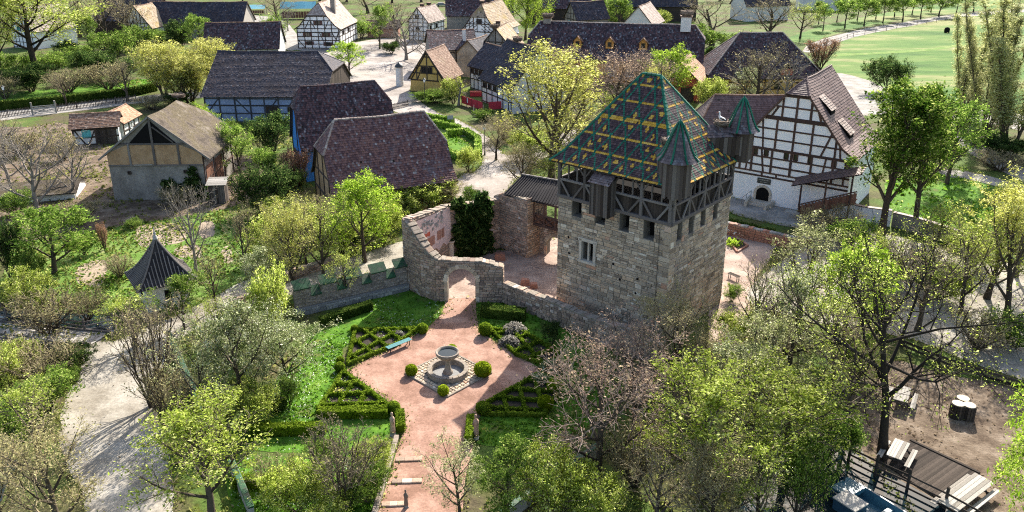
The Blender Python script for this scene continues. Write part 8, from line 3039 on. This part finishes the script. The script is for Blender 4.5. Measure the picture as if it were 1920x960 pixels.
P_('fresh_bush', 1820, 500, 440, 110, 'yellow-green bush at the low end of the grey garden wall', 'bush', v=2)
P_('green_bush', 1600, 470, 415, 90, 'green bush below the white garden wall', 'bush', v=0)
# ------------------------------------------------------------------ ground cover (uncountable)
def scatter(name, polys, dens, size, leaf, seed, h=.12, avoid=(), up_=True, clump=0):
    rng = np.random.default_rng(seed)
    pts = []
    av_ = [_patches[a] for a in avoid if a in _patches]
    for pn in polys:
        poly = _patches[pn] if isinstance(pn, str) else [(p.x, p.y) for p in (G(*q) for q in pn)]
        a = np.array(poly)
        lo, hi = a.min(0), a.max(0)
        lo = np.maximum(lo, [-75, 30])
        hi = np.minimum(hi, [75, 160])
        if (hi <= lo).any():
            continue
        n = int((hi - lo).prod() * dens)
        q = rng.uniform(lo, hi, (n, 2))
        # patchiness
        m = np.sin(q[:, 0] * .9 + seed) * np.sin(q[:, 1] * .7 + seed * 2) + np.sin(q[:, 0] * .31 - q[:, 1] * .4) * .7
        q = q[m > rng.uniform(-1.4, 1.0, n) * 1.0 + clump]
        for x, y in q:
            if in_poly(x, y, poly) and not any(in_poly(x, y, p) for p in av_):
                pts.append((x, y, 0))
    if not pts:
        return
    pts = np.array(pts)
    n = len(pts)
    pts[:, 2] = rng.uniform(.02, h, n)
    me = leaf_mesh(pts, 2, .05, size, rng, .0 if up_ else 1.5, name=name)
    me.materials.append(MT['leaf_' + leaf])
    ob = link(name, me, kind='stuff')
    return ob
PATHS = ('lane', 'garden_square', 'village_square', 'castle_court', 'tower_yard', 'forecourt', 'east_road', 'picnic_ground', 'moat_water', 'stream_water', 'canal_water', 'vegetable_bed', 'village_road', 'bed_soil', 'farm_yard', 'paddock_track')
scatter('lawn_grass', ['garden_lawn', 'lower_lawn', 'east_lawn'], 42, .075, 'grass', 1, .1, PATHS)
scatter('lawn_grass', ['roadside_lawn', 'paddock', 'round_lawn'], 6, .16, 'grass', 2, .15, PATHS)
scatter('daisies', ['garden_lawn', 'lower_lawn'], 20, .036, 'daisy', 3, .12, PATHS, clump=.3)
scatter('rough_grass', ['garden_meadow'], 14, .12, 'drygrass', 4, .2, PATHS)
scatter('meadow_grass', ['garden_meadow'], 10, .11, 'grass', 5, .2, PATHS, clump=.2)
low = [[(-40, 560), (400, 560), (330, 700), (300, 960), (120, 960), (110, 780), (-40, 960)], [(330, 640), (560, 560), (600, 640), (470, 830), (440, 985), (320, 985)], [(1000, 820), (1150, 660), (1250, 640), (1400, 640), (1590, 620), (1640, 680), (1590, 820), (1440, 985), (880, 985)], [(440, 400), (620, 350), (760, 420), (740, 460), (560, 500), (470, 520)], [(1450, 430), (1560, 560), (1500, 640), (1400, 640)]]
scatter('undergrowth', low, 9, .13, 'drygrass', 6, .3, PATHS)
scatter('leaf_litter', low + ['picnic_ground'], 9, .07, 'litter', 7, .05, ('lane', 'garden_square', 'canal_water', 'moat_water'), up_=False)
scatter('undergrowth', [[(-40, 80), (430, 60), (430, 150), (280, 170), (-40, 190)], [(340, 230), (560, 230), (620, 380), (440, 400)], [(940, 260), (1180, 100), (1300, 130), (1300, 300), (1000, 340)], [(1320, 100), (1560, 90), (1540, 150), (1480, 300), (1350, 200)]], 2.2, .22, 'drygrass', 8, .4, PATHS)
def daffodils():
    rng = np.random.default_rng(4)
    me_pts = []
    for px, py in ((634, 738), (640, 742), (908, 812), (912, 818), (630, 741)):
        b_ = G(px, py)
        for i in range(7):
            me_pts.append((b_.x + rng.normal(0, .12), b_.y + rng.normal(0, .12), rng.uniform(.3, .45)))
    me = leaf_mesh(np.array(me_pts), 2, .03, .06, rng, 0, name='daffodils')
    me.materials.append(MT['leaf_yellow'])
    link('daffodils', me, kind='stuff')
daffodils()
def edge_grass(names, per_m, seed):
    rng = np.random.default_rng(seed)
    pts = []
    for nm in names:
        p = np.array(_patches[nm])
        for a, b_ in zip(p, np.roll(p, -1, 0)):
            if a[1] > 130 or abs(a[0]) > 70:
                continue
            k = rng.poisson(np.linalg.norm(b_ - a) * per_m)
            t = rng.uniform(0, 1, (k, 1))
            c = a + (b_ - a) * t + rng.normal(0, .16, (k, 2)) * (1 + rng.uniform(0, 2, (k, 1)) ** 2 * .5)
            oth = [_patches[q] for q in names if q != nm]
            c = np.array([q for q in c if not any(in_poly(q[0], q[1], o_) for o_ in oth)]).reshape(-1, 2)
            pts.append(np.column_stack([c, rng.uniform(.02, .14, len(c))]))
    me = leaf_mesh(np.concatenate(pts), 2, .05, .06, rng, 0, name='edge_grass')
    me.materials.append(MT['leaf_drygrass'])
    link('edge_grass', me, kind='stuff')
edge_grass(['lane', 'garden_square', 'village_square', 'east_road', 'tower_yard', 'castle_court', 'picnic_ground', 'forecourt'], 26, 9)
scatter('fallen_leaves', ['lane', 'east_road', 'tower_yard', 'castle_court'], 2.2, .045, 'litter', 12, .04, up_=False, clump=.5)
scatter('yard_grass', ['upper_yard', 'farm_yard'], 7, .12, 'drygrass', 13, .2, clump=.2)
